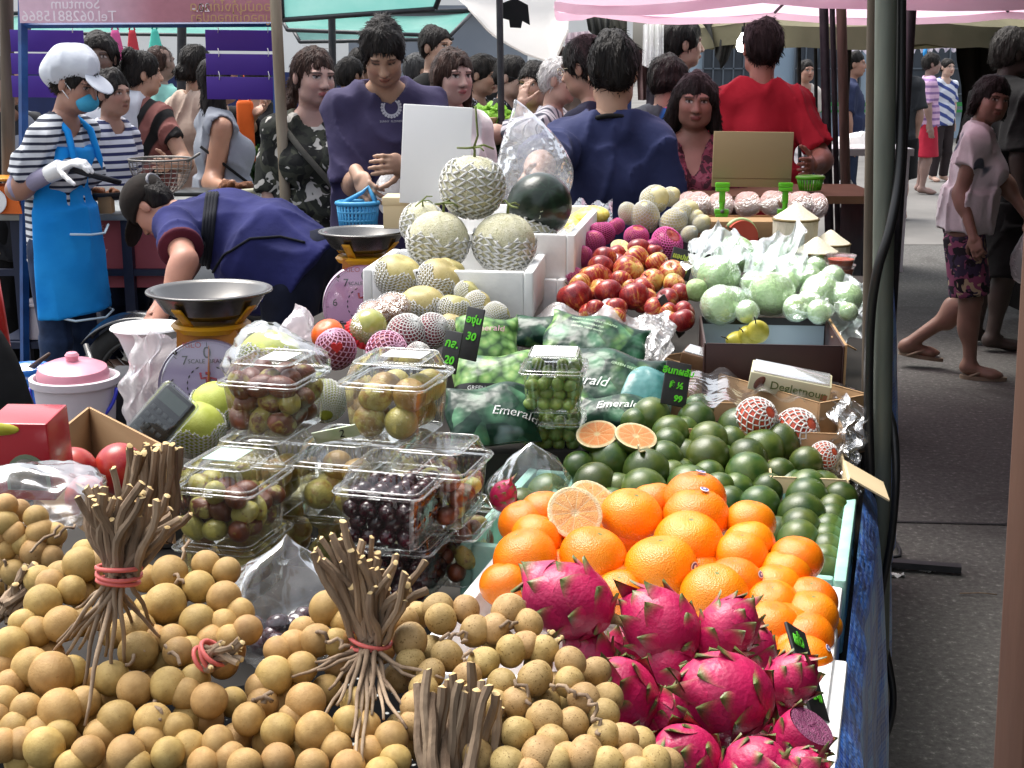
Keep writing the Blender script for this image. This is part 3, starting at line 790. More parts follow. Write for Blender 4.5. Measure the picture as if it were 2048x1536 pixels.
def st_b(root):
	d = 1.06
	tops = k1([(478,285),(392,362),(350,372),(318,408),(585,345),(560,400),(520,470),(636,372),(690,400),(660,420),(610,440),(790,470),(430,400),(455,500),(370,385),(545,360),(600,390),(680,470),(410,440),(640,500),(500,440),(575,480)])
	sticks(root, (238,1148), d, tops, .0031, spread=27, band_r=.0165, bands=3, zf=.018)
	for (x, y) in ((265,1080),(330,1040),(370,1000),(295,1000),(400,1060),(440,1070),(355,1360),(520,1100),(645,950),(320,870),(240,1010),(470,1150),(410,960),(560,960),(680,1000),(350,1200),(215,1060),(600,900)):
		u, v = x/2.087, 800+y/2.087
		p = P(238+random.uniform(-22,22), 1150, d+random.uniform(-.01,.012)); e = P(u, v, dlong(u,v)-.004)
		thin(root, curve3(p, e, (0,-.006,0), 8, .0018), [lerp(.0026,.0013,i/8) for i in range(9)])
def st_c(root):
	d = 1.25
	for i in range(26):
		u = 260+i*3.8+random.uniform(-3,3); v = 886+random.uniform(0,26)
		twig(root, P(300+(u-308)*.75, 1085, d+random.uniform(-.02,.02)), P(u, v, d+random.uniform(-.02,.02)), .0036, .0034, bend=.006)
	dt = 1.05
	for i in range(16):
		u = 440+random.uniform(-22,40); v = 1268+random.uniform(0,72)
		twig(root, P(412+random.uniform(-8,8), 1318+random.uniform(-22,24), dt-.005), P(u+5, v, dt-.02+random.uniform(-.01,.02)), .003, .0026, bend=.003)
	band(root, P(416,1312,dt-.005), P(460,1290,dt-.01)-P(412,1318,dt-.005), .0105, 3)
	for a, b in (((348,1150),(368,1168)),((330,1290),(360,1330)),((310,1400),(320,1440)),((290,1300),(250,1330)),((380,1080),(350,1130))):
		thin(root, curve3(P(*a,dlong(*a)-.012), P(*b,dlong(*b)-.012)), .0016)
def st_d(root):
	d = 1.075
	tops = k5([(740,240),(620,325),(580,400),(640,430),(700,455),(760,330),(780,395),(870,320),(920,430),(990,450),(1060,510),(1150,440),(1070,570),(1160,590),(860,610),(890,570),(1010,610),(760,290),(710,330),(600,380),(830,420),(960,520),(680,300),(900,480),(1040,640)])
	sticks(root, (741,1286), d, tops, .0030, spread=26, band_r=.0158, bands=2, zf=.02)
	for (x, y) in ((640,1230),(780,1340),(600,1000),(1250,1045),(940,1250),(1060,1300),(850,1250),(470,1035),(830,1470),(700,1180),(760,1180),(900,1150),(720,1000),(660,1100),(1040,1180),(560,960),(1180,1060),(800,1480),(880,1230),(970,1100)):
		u, v = 400+x/2.56, 950+y/2.56
		p = P(741+random.uniform(-20,20), 1290, d+random.uniform(-.012,.008)); e = P(u, v, dlong(u,v)-.008)
		thin(root, curve3(p, e, (0,-.006,0), 8, .0018), [lerp(.0024,.0012,i/8) for i in range(9)])
	for a, b in (((630,1252),(655,1285)),((655,1285),(700,1292)),((520,1180+220),(545,1400-12)),((505,1400),(545,1398))):
		thin(root, curve3(P(*a,dlong(*a)-.016), P(*b,dlong(*b)-.016)), .0018)
def st_e(root):
	dt = .985
	tops = k5([(1120,1070),(1165,1000),(1240,1085),(1300,1020),(1330,1060),(1370,1080),(1388,962),(1480,1085),(1530,1150),(1440,1060),(1270,1050),(1410,1100),(1200,1120),(1510,1120),(1350,1110),(1460,1140),(1290,1100),(1540,1190)])
	for i, (u, v) in enumerate(tops):
		twig(root, P(900+(u-914)*.62, 1575+random.uniform(-25,20), dt-.02+random.uniform(-.02,.02)), P(u, v, dt+random.uniform(-.02,.025)), .0042, .0036, bend=.004)
	for i in range(9):
		twig(root, P(1085+random.uniform(-8,8), 1320, 1.12), P(1098+random.uniform(-3,26), 1262+random.uniform(0,30), 1.1+random.uniform(-.01,.01)), .0024, .0022, bend=.002)
	for a, b in (((1140,1290+90),(1185,1408)),((1030,1360),(1062,1410)),((1180,1400),(1190,1440)),((880,1280),(915,1268)),((915,1268),(935,1282)),((1000,1255),(1035,1245)),((1100,1370),(1140,1385)),((1185,1435),(1200,1470)),((930,1320),(940,1300))):
		thin(root, curve3(P(*a,dlong(*a)-.015), P(*b,dlong(*b)-.012)), .0017)
bunch('small longan bunch at the far edge of the heap beside clear film', A_, lambda u, v: 1.36-(v-1100)*.0002, LONG, st_a, under=10)
bunch('longan bunch with tall dark stems tied by pink rubber bands', B_, dlong, LONG, st_b, under=22)
bunch('longan bunch with a short upright stem stump behind it', C_, dlong, LONG, st_c, under=22)
bunch('longan bunch in the middle under a splayed sheaf of pale cut stems', D_, dlong, LONG, st_d, under=22)
bunch('paler speckled longan bunch beside the dragon fruits', E_, dlong, LONG2, st_e, under=22)
t = NT('dotted_black_cloth'); vd = t.n('TexVoronoi', {'Vector': t.co(), 'Scale': 75.0}); M_DOT = t.surf(t.bsdf(t.ramp(vd.outputs['Distance'], [(.14, (.35,.35,.33)), (.2, (.003,.003,.0035))]), 1.0, spec=.05))
g = G(); g.grid(lambda u, v: Vector((lerp(-.66,.10-.05*(1-v),u), lerp(.80,1.36,v), 1.0+.012*math.sin(u*17)*math.cos(v*11)-.1*max(0,abs(u-.5)-.44)*8-.1*max(0,v-.9)*6)), 40, 30)
tag(ob('ground_cloth', g.mesh('ground_cloth', M_DOT)), 'black cloth with small white dots spread under the longans', 'cloth')
# ---- mandarins
def skin_orange(name, c, c2, nb=60):
	t = NT(name); w = t.rnd(); col = t.ramp(t.noise(1.3, 3, w=w), [(.3, c), (.7, c2)])
	col = t.vary(col, .07, .008)
	z = t.n('SeparateXYZ', {0: t.co()})
	rr = t.n('VectorMath', {0: t.n('Mapping', {'Vector': t.co(), 'Scale': (1,1,0)}).outputs[0]}, operation='LENGTH').outputs['Value']
	up = t.math('GREATER_THAN', z.outputs[2], 0)
	scar = t.math('MULTIPLY', t.ramp(rr, [(.05, 1.0), (.09, 0.0)]), up)
	col = t.mix(scar, col, hx('#6d7a2c'))
	vor = t.n('TexVoronoi', {'Vector': t.co(), 'Scale': 24.0}).outputs['Distance']
	return t.surf(t.bsdf(col, .27, t.bump(vor, .22, .03), coat=.15, coatr=.15))
M_OR = skin_orange('mandarin_peel', hx('#f07a06'), hx('#f79010'))
M_GO = mat('green_orange_peel', hx('#2e491d'), hx('#56652c'), ns=1.4, rough=.3, bump=.1, bs=30, bd=.03, var=.3, hvar=.02, spk=hx('#6c6a30'), ss=24, st=.7, coat=.1)
M_PULP = None
def pulp_mat(name, c, rim):
	"""cut citrus face: pith ring, segment walls and juicy cells"""
	t = NT(name); s = t.n('SeparateXYZ', {0: t.co()})
	ang = t.math('ARCTAN2', s.outputs[1], s.outputs[0])
	rr = t.n('VectorMath', {0: t.n('Mapping', {'Vector': t.co(), 'Scale': (1,1,0)}).outputs[0]}, operation='LENGTH').outputs['Value']
	seg = t.math('ABSOLUTE', t.math('SINE', t.math('MULTIPLY', ang, 5.0)))
	wall = t.math('MULTIPLY', t.ramp(seg, [(.1, 1.0), (.25, 0.0)]), t.ramp(rr, [(.02, 1.0), (.9, .5)]))
	cells = t.noise(14, 4, dist=1)
	col = t.mix(cells, c, tuple(min(1,x*1.6+.12) for x in hx(c)))
	col = t.mix(wall, col, rim); col = t.mix(t.ramp(rr, [(.8, 0.0), (.87, 1.0)]), col, rim); col = t.mix(t.ramp(rr, [(.1, 1.0), (.2, 0.0)]), col, rim)
	return t.surf(t.bsdf(col, .3, t.bump(t.noise(25,3), .6, .03), sss=.1))
M_PULP = pulp_mat('mandarin_flesh', '#e29a50', '#f0dcb0')
M_PITH = mat('citrus_pith', hx('#f0e2bd'), hx('#e6cf98'), ns=6, rough=.8, bump=.4, bs=20, bd=.03)
def half_mesh(name, skin, pulp, seed=0):
	g = G(); sn = SN(seed+5, 4, 5); n = 28
	prof = [(math.sin(a), -math.cos(a)*.86) for a in np.linspace(.03, PI/2, 10)]
	g.lathe(prof, n, None, 0, cap=(1,0))
	rim = [(1,0),(.985,.018),(.93,.022)]; g.lathe(rim, n, None, 1)
	def fz(u, v):
		a = u*2*PI; r = v*.935
		return (r*math.cos(a), r*math.sin(a), .022+.035*abs(math.sin(5*a))*min(1, r*2)*(1-v**6)-.06*math.exp(-(r/.14)**2)+.01*float(sn((r*5*math.cos(a), r*5*math.sin(a), 0))))
	g.grid(fz, 40, 9, mi=2, cu=True)
	return g.mesh(name, [skin, M_PITH, pulp])
ORM = [ball('mandarin', M_OR, seed=i+20, amp=.025, fr=2.5, n=32, nz=22, dim=.10, dimb=.05, sq=(1,1,.86)) for i in range(4)]
GOM = [ball('green_orange', M_GO, seed=i+30, amp=.02, fr=2.5, n=26, nz=18, dim=.04, sq=(1,1,.96)) for i in range(4)]
def dor(u, v): return 1.5+(1380-v)*.00115
OR_ = crop(850, 600, 2.2756, [(940,985,137),(1230,905,136),(1235,990,146),(1480,1012,112),(1200,1100,150),(765,1172,150),(1070,1218,162),(455,1172,142),(510,1082,116),(540,965,72),(1475,1105,112),(1440,1160,118),(1690,1178,116),(1640,1238,94),(1405,1290,132),(1320,1345,152),(1600,1310,96),(1580,1388,106),(1585,1482,116),(1780,1372,82),(1775,1432,86),(1040,925,45)])+crop(900, 950, 2.2756, [(1470,590,100),(1445,695,108),(1655,640,98),(1640,740,92),(1640,845,80),(1450,775,55),(250,495,75),(770,545,65),(905,470,60),(690,470,60),(330,215,60),(1550,690,80),(1560,790,60),(1210,640,70)])
STK = {1:(.15,.1,.95), 2:(.2,.0,.95), 6:(.82,-.5,.25), 9:None, 14:(.78,-.35,.5), 26:(.7,-.2,.6)}
M_STK = mat('fruit_sticker', hx('#33358a'), rough=.3); M_STKW = mat('sticker_rim', hx('#d8d8e0'), rough=.35)
def sticker(o, i, p, R):
	if STK.get(i) is None: return
	g = G(); n = Vector(STK[i]).normalized(); n = Vector((n.x, n.y, n.z))
	x = n.cross(Vector((0,0,1))).normalized(); y = n.cross(x)
	def f(rad, off): return [n*0+((n+x*.2*rad*math.cos(a)+y*.13*rad*math.sin(a)).normalized())*off for a in np.linspace(0, 2*PI, 21)[:-1]]
	l0, l1, l2 = f(1.0,1.035), f(.78,1.038), f(.01,1.04)
	g.loft([l0, l1], mi=1); g.loft([l1, l2], mi=0)
	g.add([v for v in f(.35,1.043)], [tuple(range(20))], 1)
	o.rotation_euler = (0,0,0)
	s = ob('sticker', g.mesh('sticker', [M_STK, M_STKW]), o); s.scale = (1,1,.88)
LB = rowlabels(OR_, 6, ['glossy orange mandarin', 'smooth bright mandarin', 'round orange mandarin'], 'in the foam crate')
for i, s in {1:'mandarin with a purple oval sticker on top, at the back of its pile', 2:'mandarin with a purple oval sticker, just in front of another stickered one', 6:'large mandarin with a purple sticker on its shoulder, right above the dragon fruits', 14:'mandarin with a sticker on its upper side, behind the lowest shiny ones', 26:'mandarin with a half hidden sticker near the crate wall'}.items(): LB[i] = s
MAND = pile('mandarin', 'mandarin', OR_, dor, ORM, LB, 'mandarins heaped in the white foam crate', tilt=.28, rmin=.036, parts=sticker, low=14, lowlab='mandarin of the lower layer glimpsed between the upper ones')
ORH = half_mesh('mandarin_half', M_OR, M_PULP)
def half(name, me, u, v, d, r, nrm, lab, cat, spin=0):
	z = Vector(nrm).normalized(); q = z.to_track_quat('Z', 'Y'); o = ob(name, me, None, P(u,v,d), (q @ Euler((0,0,spin)).to_quaternion()).to_euler(), r*PX(v,d))
	tag(o, lab, cat); return o
half('mandarin_half', ORH, 1150, 1026, 1.86, 57, (.2,-.72,.62), 'cut mandarin half facing forward with its pale juicy segments', 'mandarin half')
half('mandarin_half', ORH, 1186, 998, 1.95, 50, (.35,-.45,.85), 'cut mandarin half lying behind the other half, flesh turned up', 'mandarin half', 1)
# ---- green oranges
def dgo(u, v): return 1.95+(1150-v)*.0016
GO_ = crop(850, 600, 2.2756, [(1030,530,86),(1235,550,86),(1245,492,50),(1430,585,96),(1120,612,86),(1290,642,88),(1535,682,96),(1620,650,86),(1285,712,96),(1470,722,92),(840,727,94),(1085,727,86),(1110,652,72),(1010,782,106),(775,838,98),(995,872,106),(1205,847,100),(1470,792,98),(1610,792,64),(1735,742,76),(700,762,62),(560,892,98),(440,932,72),(1340,862,76),(1560,862,66),(1390,922,62),(1520,937,92),(1740,862,92),(1740,905,96),(1890,902,76),(1715,982,106),(1860,962,66),(1865,1002,56),(1710,1042,96),(1850,1052,56),(1845,1092,52),(1700,1092,92),(1840,1142,56),(1835,1192,56),(1830,1237,52),(1600,1062,40),(1180,600,60),(960,560,55),(1400,640,60),(880,860,60),(1120,800,50),(1420,860,60),(1290,800,50)])
GLB = rowlabels(GO_, 8, ['dull olive green orange', 'deep green orange', 'smooth mottled green orange'], 'in the mint crate')
pile('green_orange', 'green orange', GO_, dgo, GOM, GLB, 'green oranges heaped in the mint foam crate', tilt=1.2, rmin=.029, low=22, lowlab='green orange of the lower layer glimpsed between the upper ones', off=.04)
M_PULP2 = pulp_mat('green_orange_flesh', '#e0813a', '#ecd3a0')
GOH = half_mesh('green_orange_half', M_GO, M_PULP2, 3)
h1 = half('green_orange_half', GOH, 1194, 868, 2.33, 42, (-.12,-.42,.9), 'cut green orange half with deeper orange flesh, next to the grape boxes', 'orange half')
h2 = half('green_orange_half', GOH, 1272, 872, 2.32, 43, (.16,-.36,.92), 'cut green orange half with pale pithy flesh, on the heap top', 'orange half', 2)
g = G(); g.grid(lambda u, v: ((u-.5)*.7*(1-.4*v), .16*math.sin(u*4)+.25*v*v, v*1.15+.1*math.sin(u*9)*v), 8, 8); me = g.mesh('peel_flap', M_PITH)
fl = ob('peel_flap', me, h2, (-.75,.5,-.15), (-.6,-.2,.3), .8); fl['label'] = 'torn flap of pale peel standing up'
md = fl.modifiers.new('t','SOLIDIFY'); md.thickness = .08
# ---- dragon fruit
M_DRAG = vcmat('dragon_fruit_skin', .42, bump=.12, bs=9, bd=.03, mott=.18, mns=2.0, coat=.12)
M_DFL = mat('dragon_fruit_flesh', hx('#6e2350'), hx('#8d3b68'), ns=5, rough=.45, bump=.5, bs=22, bd=.04, spk=(.012,.008,.012), ss=26, st=.6)
M_DRY = mat('dried_stalk', hx('#7b6b45'), hx('#a3925e'), ns=8, rough=.85, bump=.5, bs=40, bd=.02)
def dragon_mesh(seed, cut=None):
	rs = random.Random(seed); g = G(); sn = SN(seed, 2.4, 6)
	pk = np.array(hx('#c81f5c')); pk2 = np.array(hx('#a8124c')); gr = np.array(hx('#6f8440')); gd = np.array(hx('#4f6430'))
	def body(th, ph):
		st = math.sin(th); r = 1+.05*float(sn((st*math.cos(ph), st*math.sin(ph), math.cos(th))))
		return Vector((st*math.cos(ph)*r*.92, st*math.sin(ph)*r*.92, math.cos(th)*1.12*r))
	vs = []; cs = []; n, nz = 30, 20
	t0 = .03 if cut is None else cut
	for i in range(nz+1):
		th = t0+(PI-.03-t0)*i/nz
		for j in range(n):
			p = body(th, 2*PI*j/n); vs.append(p)
			m = .5+.5*float(sn(np.array(p)*2.0)); cs.append(tuple(pk*m+pk2*(1-m)))
	f = [(i*n+(j+1) % n, i*n+j, (i+1)*n+j, (i+1)*n+(j+1) % n) for i in range(nz) for j in range(n)]
	f.append(tuple(nz*n+j for j in range(n))[::-1])
	if cut is None: f.append(tuple(range(n)))
	g.add(vs, f, 0, None, cs)
	if cut is not None:
		z0 = body(t0,0).z
		g.grid(lambda u, v: (.9*math.sin(t0)*v*math.cos(u*2*PI), .9*math.sin(t0)*v*math.sin(u*2*PI), z0+.03*math.sin(v*7+u*9)*(1-v)+.02), 30, 8, mi=1, cu=True)
	N = 28
	for k in range(N):                                     # leafy scales spiralling over the body
		tt = (k+.5)/N; th = math.acos(1-2*tt); ph = k*2.39996+rs.uniform(-.2,.2)
		if cut is not None and th < cut+.25: continue
		p = body(th, ph); nrm = Vector((p.x, p.y, p.z*.8)).normalized()
		upd = (Vector((0,0,1))-nrm*nrm.z); upd = upd.normalized() if upd.length > .05 else nrm.orthogonal().normalized()
		sd = nrm.cross(upd); L = rs.uniform(.5,.74)*(1.45 if th < .6 else (1.0 if th < 2.2 else .75)); W = rs.uniform(.36,.5)*(.75 if th < .5 else 1)
		curl = rs.uniform(.0,.28)*(2.4 if th < .9 else 1); sw = rs.uniform(-.25,.25)
		nu, nv = 6, 7; V_ = []; C_c = []
		for sgn in (1,-1):
			for i in range(nv+1):
				t = i/nv; wdt = W*(1-t)**.75*(1+.25*math.sin(t*3)) if t < 1 else 0
				for j in range(nu+1):
					s = j/nu*2-1
					q = p-nrm*.07*(1-t)+upd*(L*t-.12)+sd*(s*wdt+sw*t*t*L)+nrm*(.05*(1-s*s)*(1-t)+curl*t*t*L-.10*s*s*(1-t*.5))+nrm*.012*sgn
					V_.append(q)
					a = max(0, min(1, (t-.5)/.36))*.95; a = max(a, .25*max(0, abs(s)-.85)/.15*min(1, t*2))
					C_c.append(tuple((pk*(1-.1*s*s))*(1-a)+(gr*(1-t*.4)+gd*t*.4)*a))
		W1 = nu+1; off = (nv+1)*W1; F_ = []
		for i in range(nv):
			for j in range(nu):
				a = i*W1+j; F_.append((a, a+1, a+W1+1, a+W1)); F_.append((off+a, off+a+W1, off+a+W1+1, off+a+1))
		g.add(V_, F_, 0, None, C_c)
	return g.mesh('dragon_fruit', [M_DRAG, M_DFL])
DRG = [dragon_mesh(i+1) for i in range(5)]; DRGC = dragon_mesh(11, cut=1.05)
def stalk(o):
	g = G(); g.tube([(0,0,-1.05),(0,.03,-1.2),(.05,.05,-1.42),(.1,.02,-1.6)], [.16,.12,.1,.12], 9)
	g.tube([(.02,0,-1.15),(-.12,.06,-1.35)], [.07,.03], 6)
	ob('stalk', g.mesh('stalk', M_DRY), o)
def dragon(u, v, d, r, axis, lab, me, st=False, spin=0):
	z = Vector(axis).normalized(); q = z.to_track_quat('Z','Y') @ Euler((0,0,spin)).to_quaternion()
	o = ob('dragon_fruit', me, None, P(u,v,d), q.to_euler(), r*PX(v,d)); tag(o, lab, 'dragon fruit', 'dragon fruits in front of the mandarins')
	if st: stalk(o)
	return o
dragon(1138, 1200, 1.44, 84, (-.85,.25,.3), 'dragon fruit showing its dried stalk, topmost and beside the longans', DRG[0], True, 0)
dragon(1322, 1253, 1.42, 78, (-.6,.35,.5), 'plump dragon fruit behind two others, touching the lowest mandarin', DRG[1], False, 1)
dragon(1450, 1262, 1.42, 64, (.55,.2,.6), 'smaller dragon fruit with green scale tips under the mandarins', DRG[2], False, 2)
dragon(1245, 1395, 1.27, 80, (-.35,-.45,.7), 'dragon fruit with long pointed scales curling over the longans', DRG[3], False, 3)
dragon(1450, 1395, 1.25, 96, (-.75,-.4,.35), 'biggest dragon fruit, front and centre with spread green tipped scales', DRG[4], False, 4)
dragon(1580, 1362, 1.33, 55, (.5,-.2,.6), 'dragon fruit half hidden beside the black price board', DRG[1], False, 5)
dragon(1605, 1475, 1.2, 62, (.45,-.25,.85), 'dragon fruit cut open, dark purple flesh showing', DRGC, False, 0)
dragon(1375, 1520, 1.12, 76, (-.5,-.5,.6), 'dragon fruit at the bottom edge next to the speckled longans', DRG[2], False, 1)
dragon(1505, 1540, 1.1, 70, (.6,-.5,.5), 'dragon fruit at the bottom edge below the biggest one', DRG[0], False, 2)
dragon(1600, 1548, 1.1, 52, (.5,-.3,.8), 'small dragon fruit at the bottom edge below the cut one', DRG[3], False, 2)
for u, v, d, r, ax in ((1180,1320,1.43,60,(-.2,.2,.9)),(1340,1335,1.40,62,(.2,.1,.9)),(1530,1440,1.33,60,(.3,.1,.9)),(1345,1440,1.27,58,(.1,.1,.9)),(1500,1310,1.45,55,(.3,.1,.9)),(1250,1310,1.47,50,(0,.1,.9)),(1410,1480,1.24,55,(.3,.1,.9)),(1570,1500,1.25,50,(.3,.1,.9)),(1240,1490,1.24,50,(.3,.1,.9))):
	dragon(u, v, d, r, ax, 'dragon fruit of the lower layer glimpsed between the upper ones', DRG[u % 5], False, u)['group'] = 'dragon fruits in the lower layer'
dragon(1006, 992, 2.0, 29, (.3,-.1,.9), 'dragon fruit wedged behind the clear jujube boxes', DRG[4], False, 2)
EXPO = 1.0
# ---------------------------------------------------------------- ground, walls, canopies, poles
def asphalt():
	t = NT('asphalt'); a = t.noise(3, 4); b = t.noise(46, 5, .75); c = t.noise(.6, 3)
	col = t.ramp(b, [(.32, (.045,.044,.041)), (.58, (.125,.12,.113)), (.68, (.34,.33,.31))])
	col = t.mix(t.math('MULTIPLY', c, .5), col, (.06,.055,.05)); col = t.mix(t.ramp(t.noise(1.7, 5, .65, dist=1.2), [(.56, 0.0), (.66, .6)]), col, (.045,.04,.036)); col = t.mix(t.ramp(a, [(.6, 0.0), (.75, .3)]), col, (.16,.15,.14))
	return t.surf(t.bsdf(col, .85, t.bump(b, .6, .006)))
M_ASPH = asphalt()
M_CONC = mat('pale_concrete', (.11,.105,.098), (.17,.16,.15), ns=1.2, rough=.85, bump=.2, bs=40)
def plane(name, pts, m, kind='structure'):
	o = ob(name, mesh(name, pts, [tuple(range(len(pts)))], m, smooth=False)); tag(o, kind=kind); return o
plane('ground', [(-90,-12,0),(90,-12,0),(90,160,0),(-90,160,0)], M_ASPH)
plane('pavement', [(-90,11.6,.004),(90,11.9,.004),(90,60,.004),(-90,60,.004)], M_CONC)
plane('pavement_joint', [(.5,4.72,.004),(8,4.15,.004),(8,4.165,.004),(.5,4.737,.004)], mat('joint', (.01,.01,.01)))
M_BLUEF = mat('blue_painted_steel', hx('#0f3d78'), hx('#1a4f90'), ns=15, rough=.45, var=.05)
M_DKST = mat('dark_painted_steel', (.012,.014,.02), (.03,.03,.035), ns=20, rough=.5)
M_GALV = mat('galvanised_steel', hx('#575d56'), hx('#777d73'), ns=22, rough=.5, metal=.3, stretch=(1,1,.12), bump=.15, bs=60)
M_RUSTB = mat('weathered_brown_pole', hx('#4a4035'), hx('#6b5f52'), ns=30, rough=.8, stretch=(1,1,.1), bump=.3, bs=60)
M_BAMB = mat('tan_pole', hx('#7a6c58'), hx('#a19480'), ns=18, rough=.6, stretch=(1,1,.15), bump=.2, bs=40)
M_WOOD = mat('reddish_wood_post', hx('#3a2318'), hx('#5d4030'), ns=14, rough=.8, stretch=(1,1,.2), bump=.4, bs=60, fac=(.3,.75))
def pole(label, a, b, r, m, name='pole', cat='pole', n=14, group=None, cap=None):
	root = thing(name, label, cat, (a.x, a.y, a.z), 0, group)
	g = G(); N = 10; g.tube([a.lerp(b, i/N) for i in range(N+1)], r, n)
	wpart('shaft', g.mesh('shaft', m, sharp=50), root)
	if cap:
		g = G(); g.tube([a-Vector((0,0,.0)), a+Vector((0,0,.03))], r*cap, n); wpart('base_cap', g.mesh('base_cap', m, sharp=40), root)
	return root
def ext(a, b, z):     # where the line a-b reaches height z
	t = (z-a.z)/(b.z-a.z); return a+(b-a)*t
pa, pb = P(1772,0,2.4), P(1756,1536,2.4)
pole('grey galvanised tent pole with black cable standing at the stall corner', ext(pb, pa, 0), ext(pb, pa, 2.35), .0178, M_GALV, n=24, cap=1.25)
pa, pb = P(1747,0,2.62), P(1736,700,2.62)
pole('thin weathered brown pole right behind the galvanised tent pole', ext(pb, pa, 0), ext(pb, pa, 2.3), .0115, M_RUSTB, cap=1.3)
g = G(); M_CABLE = mat('black_cable', (.008,.008,.009), rough=.4)
def cabl(pts, r=.0085):
	q = [P(*p) for p in pts]; out = []
	for i in range(len(q)-1):
		p0, p1, p2, p3 = q[max(i-1,0)], q[i], q[i+1], q[min(i+2,len(q)-1)]
		for k in range(8):
			t = k/8; out.append(.5*((2*p1)+(p2-p0)*t+(2*p0-5*p1+4*p2-p3)*t*t+(3*p1-p0-3*p2+p3)*t**3))
	out.append(q[-1]); g.tube(out, r, 8)
cabl([(1803,-80,2.42),(1802,150,2.41),(1800,330,2.38),(1782,450,2.355),(1755,540,2.355),(1741,640,2.37),(1737,800,2.38),(1741,1000,2.37),(1740,1300,2.38),(1742,1540,2.38)])
cabl([(1768,800,2.43),(1787,860,2.40),(1792,960,2.37),(1782,1080,2.36),(1760,1200,2.355),(1745,1290,2.37),(1738,1400,2.39)], .007)
cabl([(1770,1290,2.40),(1786,1380,2.38),(1782,1440,2.37),(1760,1500,2.36),(1742,1540,2.36)], .007)
tag(ob('cable', g.mesh('cable', M_CABLE)), 'black electric cable looped around the galvanised tent pole', 'cable')
wp = thing('wooden_post', 'rough reddish brown wooden post at the near edge of the walkway', 'post', (P(2062,1100,1.05).x, 1.05, 0))
g = G(); a = P(2046,1536,1.05); b = P(2116,350,1.05)
g.box((.05,.05,2.0), TM(((a.x+b.x)/2+.028, 1.08, 1.05), (0, math.atan2(b.x-a.x, b.z-a.z), .2)), bev=.006); wpart('post', g.mesh('post', M_WOOD, sharp=35), wp)
# market-frame poles in the middle distance
pole('black iron pole between the white tarpaulin and the lettuces', P(1003,255,7.2), P(998,-60,7.2), .017, M_DKST, cap=1.3)
pole('slim black pole under the green awnings behind the camouflage shirt', P(668,400,10.0)-Vector((0,0,.5)), P(662,-60,10.0), .026, M_DKST)
pole('black pole behind the woman in stripes', P(362,420,9.2), P(364,-20,9.2), .03, M_DKST)
for i, (u, w_, m, lb) in enumerate(((1652, .021, M_DKST, 'thick black pole nearest the red shirt'), (1669, .013, M_DKST, 'thin black pole in the middle of the dark pole cluster'), (1687, .024, M_RUSTB, 'dark brown pole on the outer side of the pole cluster'))):
	a, b = P(u+6, 440, 6.4+.15*i), P(u-4, 40, 6.4+.15*i); pole(lb, ext(a, b, 0), ext(a, b, 1.95), w_, m, group=None)
for u, d, lb in ((1598, 9.0, 'thin black tent rod right of the red shirt'), (1631, 9.2, 'thin black tent rod beside the dark pole cluster')):
	pole(lb, P(u+2,420,d), P(u,20,d), .012, M_DKST)
pole('brown pole at the far left edge of the food stall', P(18,400,6.4), P(12,-60,6.4), .03, M_RUSTB)
pole('tan pole at the corner of the food stall', ext(P(571,400,5.9), P(551,0,5.9), 0), P(548,-60,5.9), .0235, M_BAMB, cap=1.4)
# --- far walls
M_WHW = mat('white_plaster', (.82,.82,.8), (.88,.88,.87), ns=.8, rough=.8); M_NAVY = mat('navy_dado', hx('#14224e'), hx('#1b2c60'), ns=2, rough=.7)
M_GRW = mat('grey_wall', hx('#747c88'), hx('#878e98'), ns=.7, rough=.8)
wl = thing('market_wall', 'long white plaster wall with a navy base beyond the stalls', 'wall', (-6, 24, 0))
for nm, z0, z1, m, o_ in (('dado', 0, 1.22, M_NAVY, -.01), ('wall', 1.22, 4.2, M_WHW, 0)):
	g = G(); g.box((16,.2,z1-z0), TM((0,o_,(z0+z1)/2))); ob(nm, g.mesh(nm, m, smooth=False), wl)
bd_ = thing('grey_building', 'plain grey building wall behind the man with the brown hair', 'building', (P(880,100,19).x, 19, 0))
g = G(); g.box((2.3,1,2.05), TM((0,0,1.02))); ob('wall', g.mesh('wall', M_GRW, smooth=False), bd_)
g = G(); g.box((2.6,1.3,.08), TM((0,0,2.1))); ob('roof', g.mesh('roof', M_GRW, smooth=False), bd_)
fb = thing('shop_building', 'shop front with barred windows and a green rail beyond the walkway', 'building', (6.6, 26, 0))
M_DKW = mat('dark_shop_front', hx('#2a3038'), hx('#3a424c'), ns=2, rough=.6); M_GRN = mat('green_rail', hx('#2f8a45'), rough=.5)
g = G(); g.box((8,.4,1.9), TM((0,.2,.95))); ob('wall', g.mesh('wall', mat('pale_blue_wall', hx('#8fa3b5'), hx('#a9b9c6'), ns=1, rough=.7), smooth=False), fb)
g = G(); g.box((8,.4,2.6), TM((0,.2,3.2))); ob('upper_wall', g.mesh('upper_wall', mat('white_panel', (.75,.8,.85), rough=.6), smooth=False), fb)
for x, wd_ in ((-2.6,1.1),(-.9,1.2),(1.3,2.2)):
	g = G(); g.box((wd_,.06,1.2), TM((x,-.03,1.25))); wn = ob('window', g.mesh('window', M_DKW, smooth=False), fb)
	g = G()
	for i in range(7): g.box((.025,.03,1.2), TM((x-wd_/2+wd_*i/6,-.08,1.25)))
	for i in range(3): g.box((wd_,.03,.025), TM((x,-.08,.8+.45*i)))
	ob('bars', g.mesh('bars', mat('window_bars', hx('#5b646e'), rough=.5), smooth=False), wn)
g = G(); g.box((8,.05,.07), TM((0,-.15,.62))); g.box((8,.05,.05), TM((0,-.15,.5))); ob('rail', g.mesh('rail', M_GRN, smooth=False), fb)
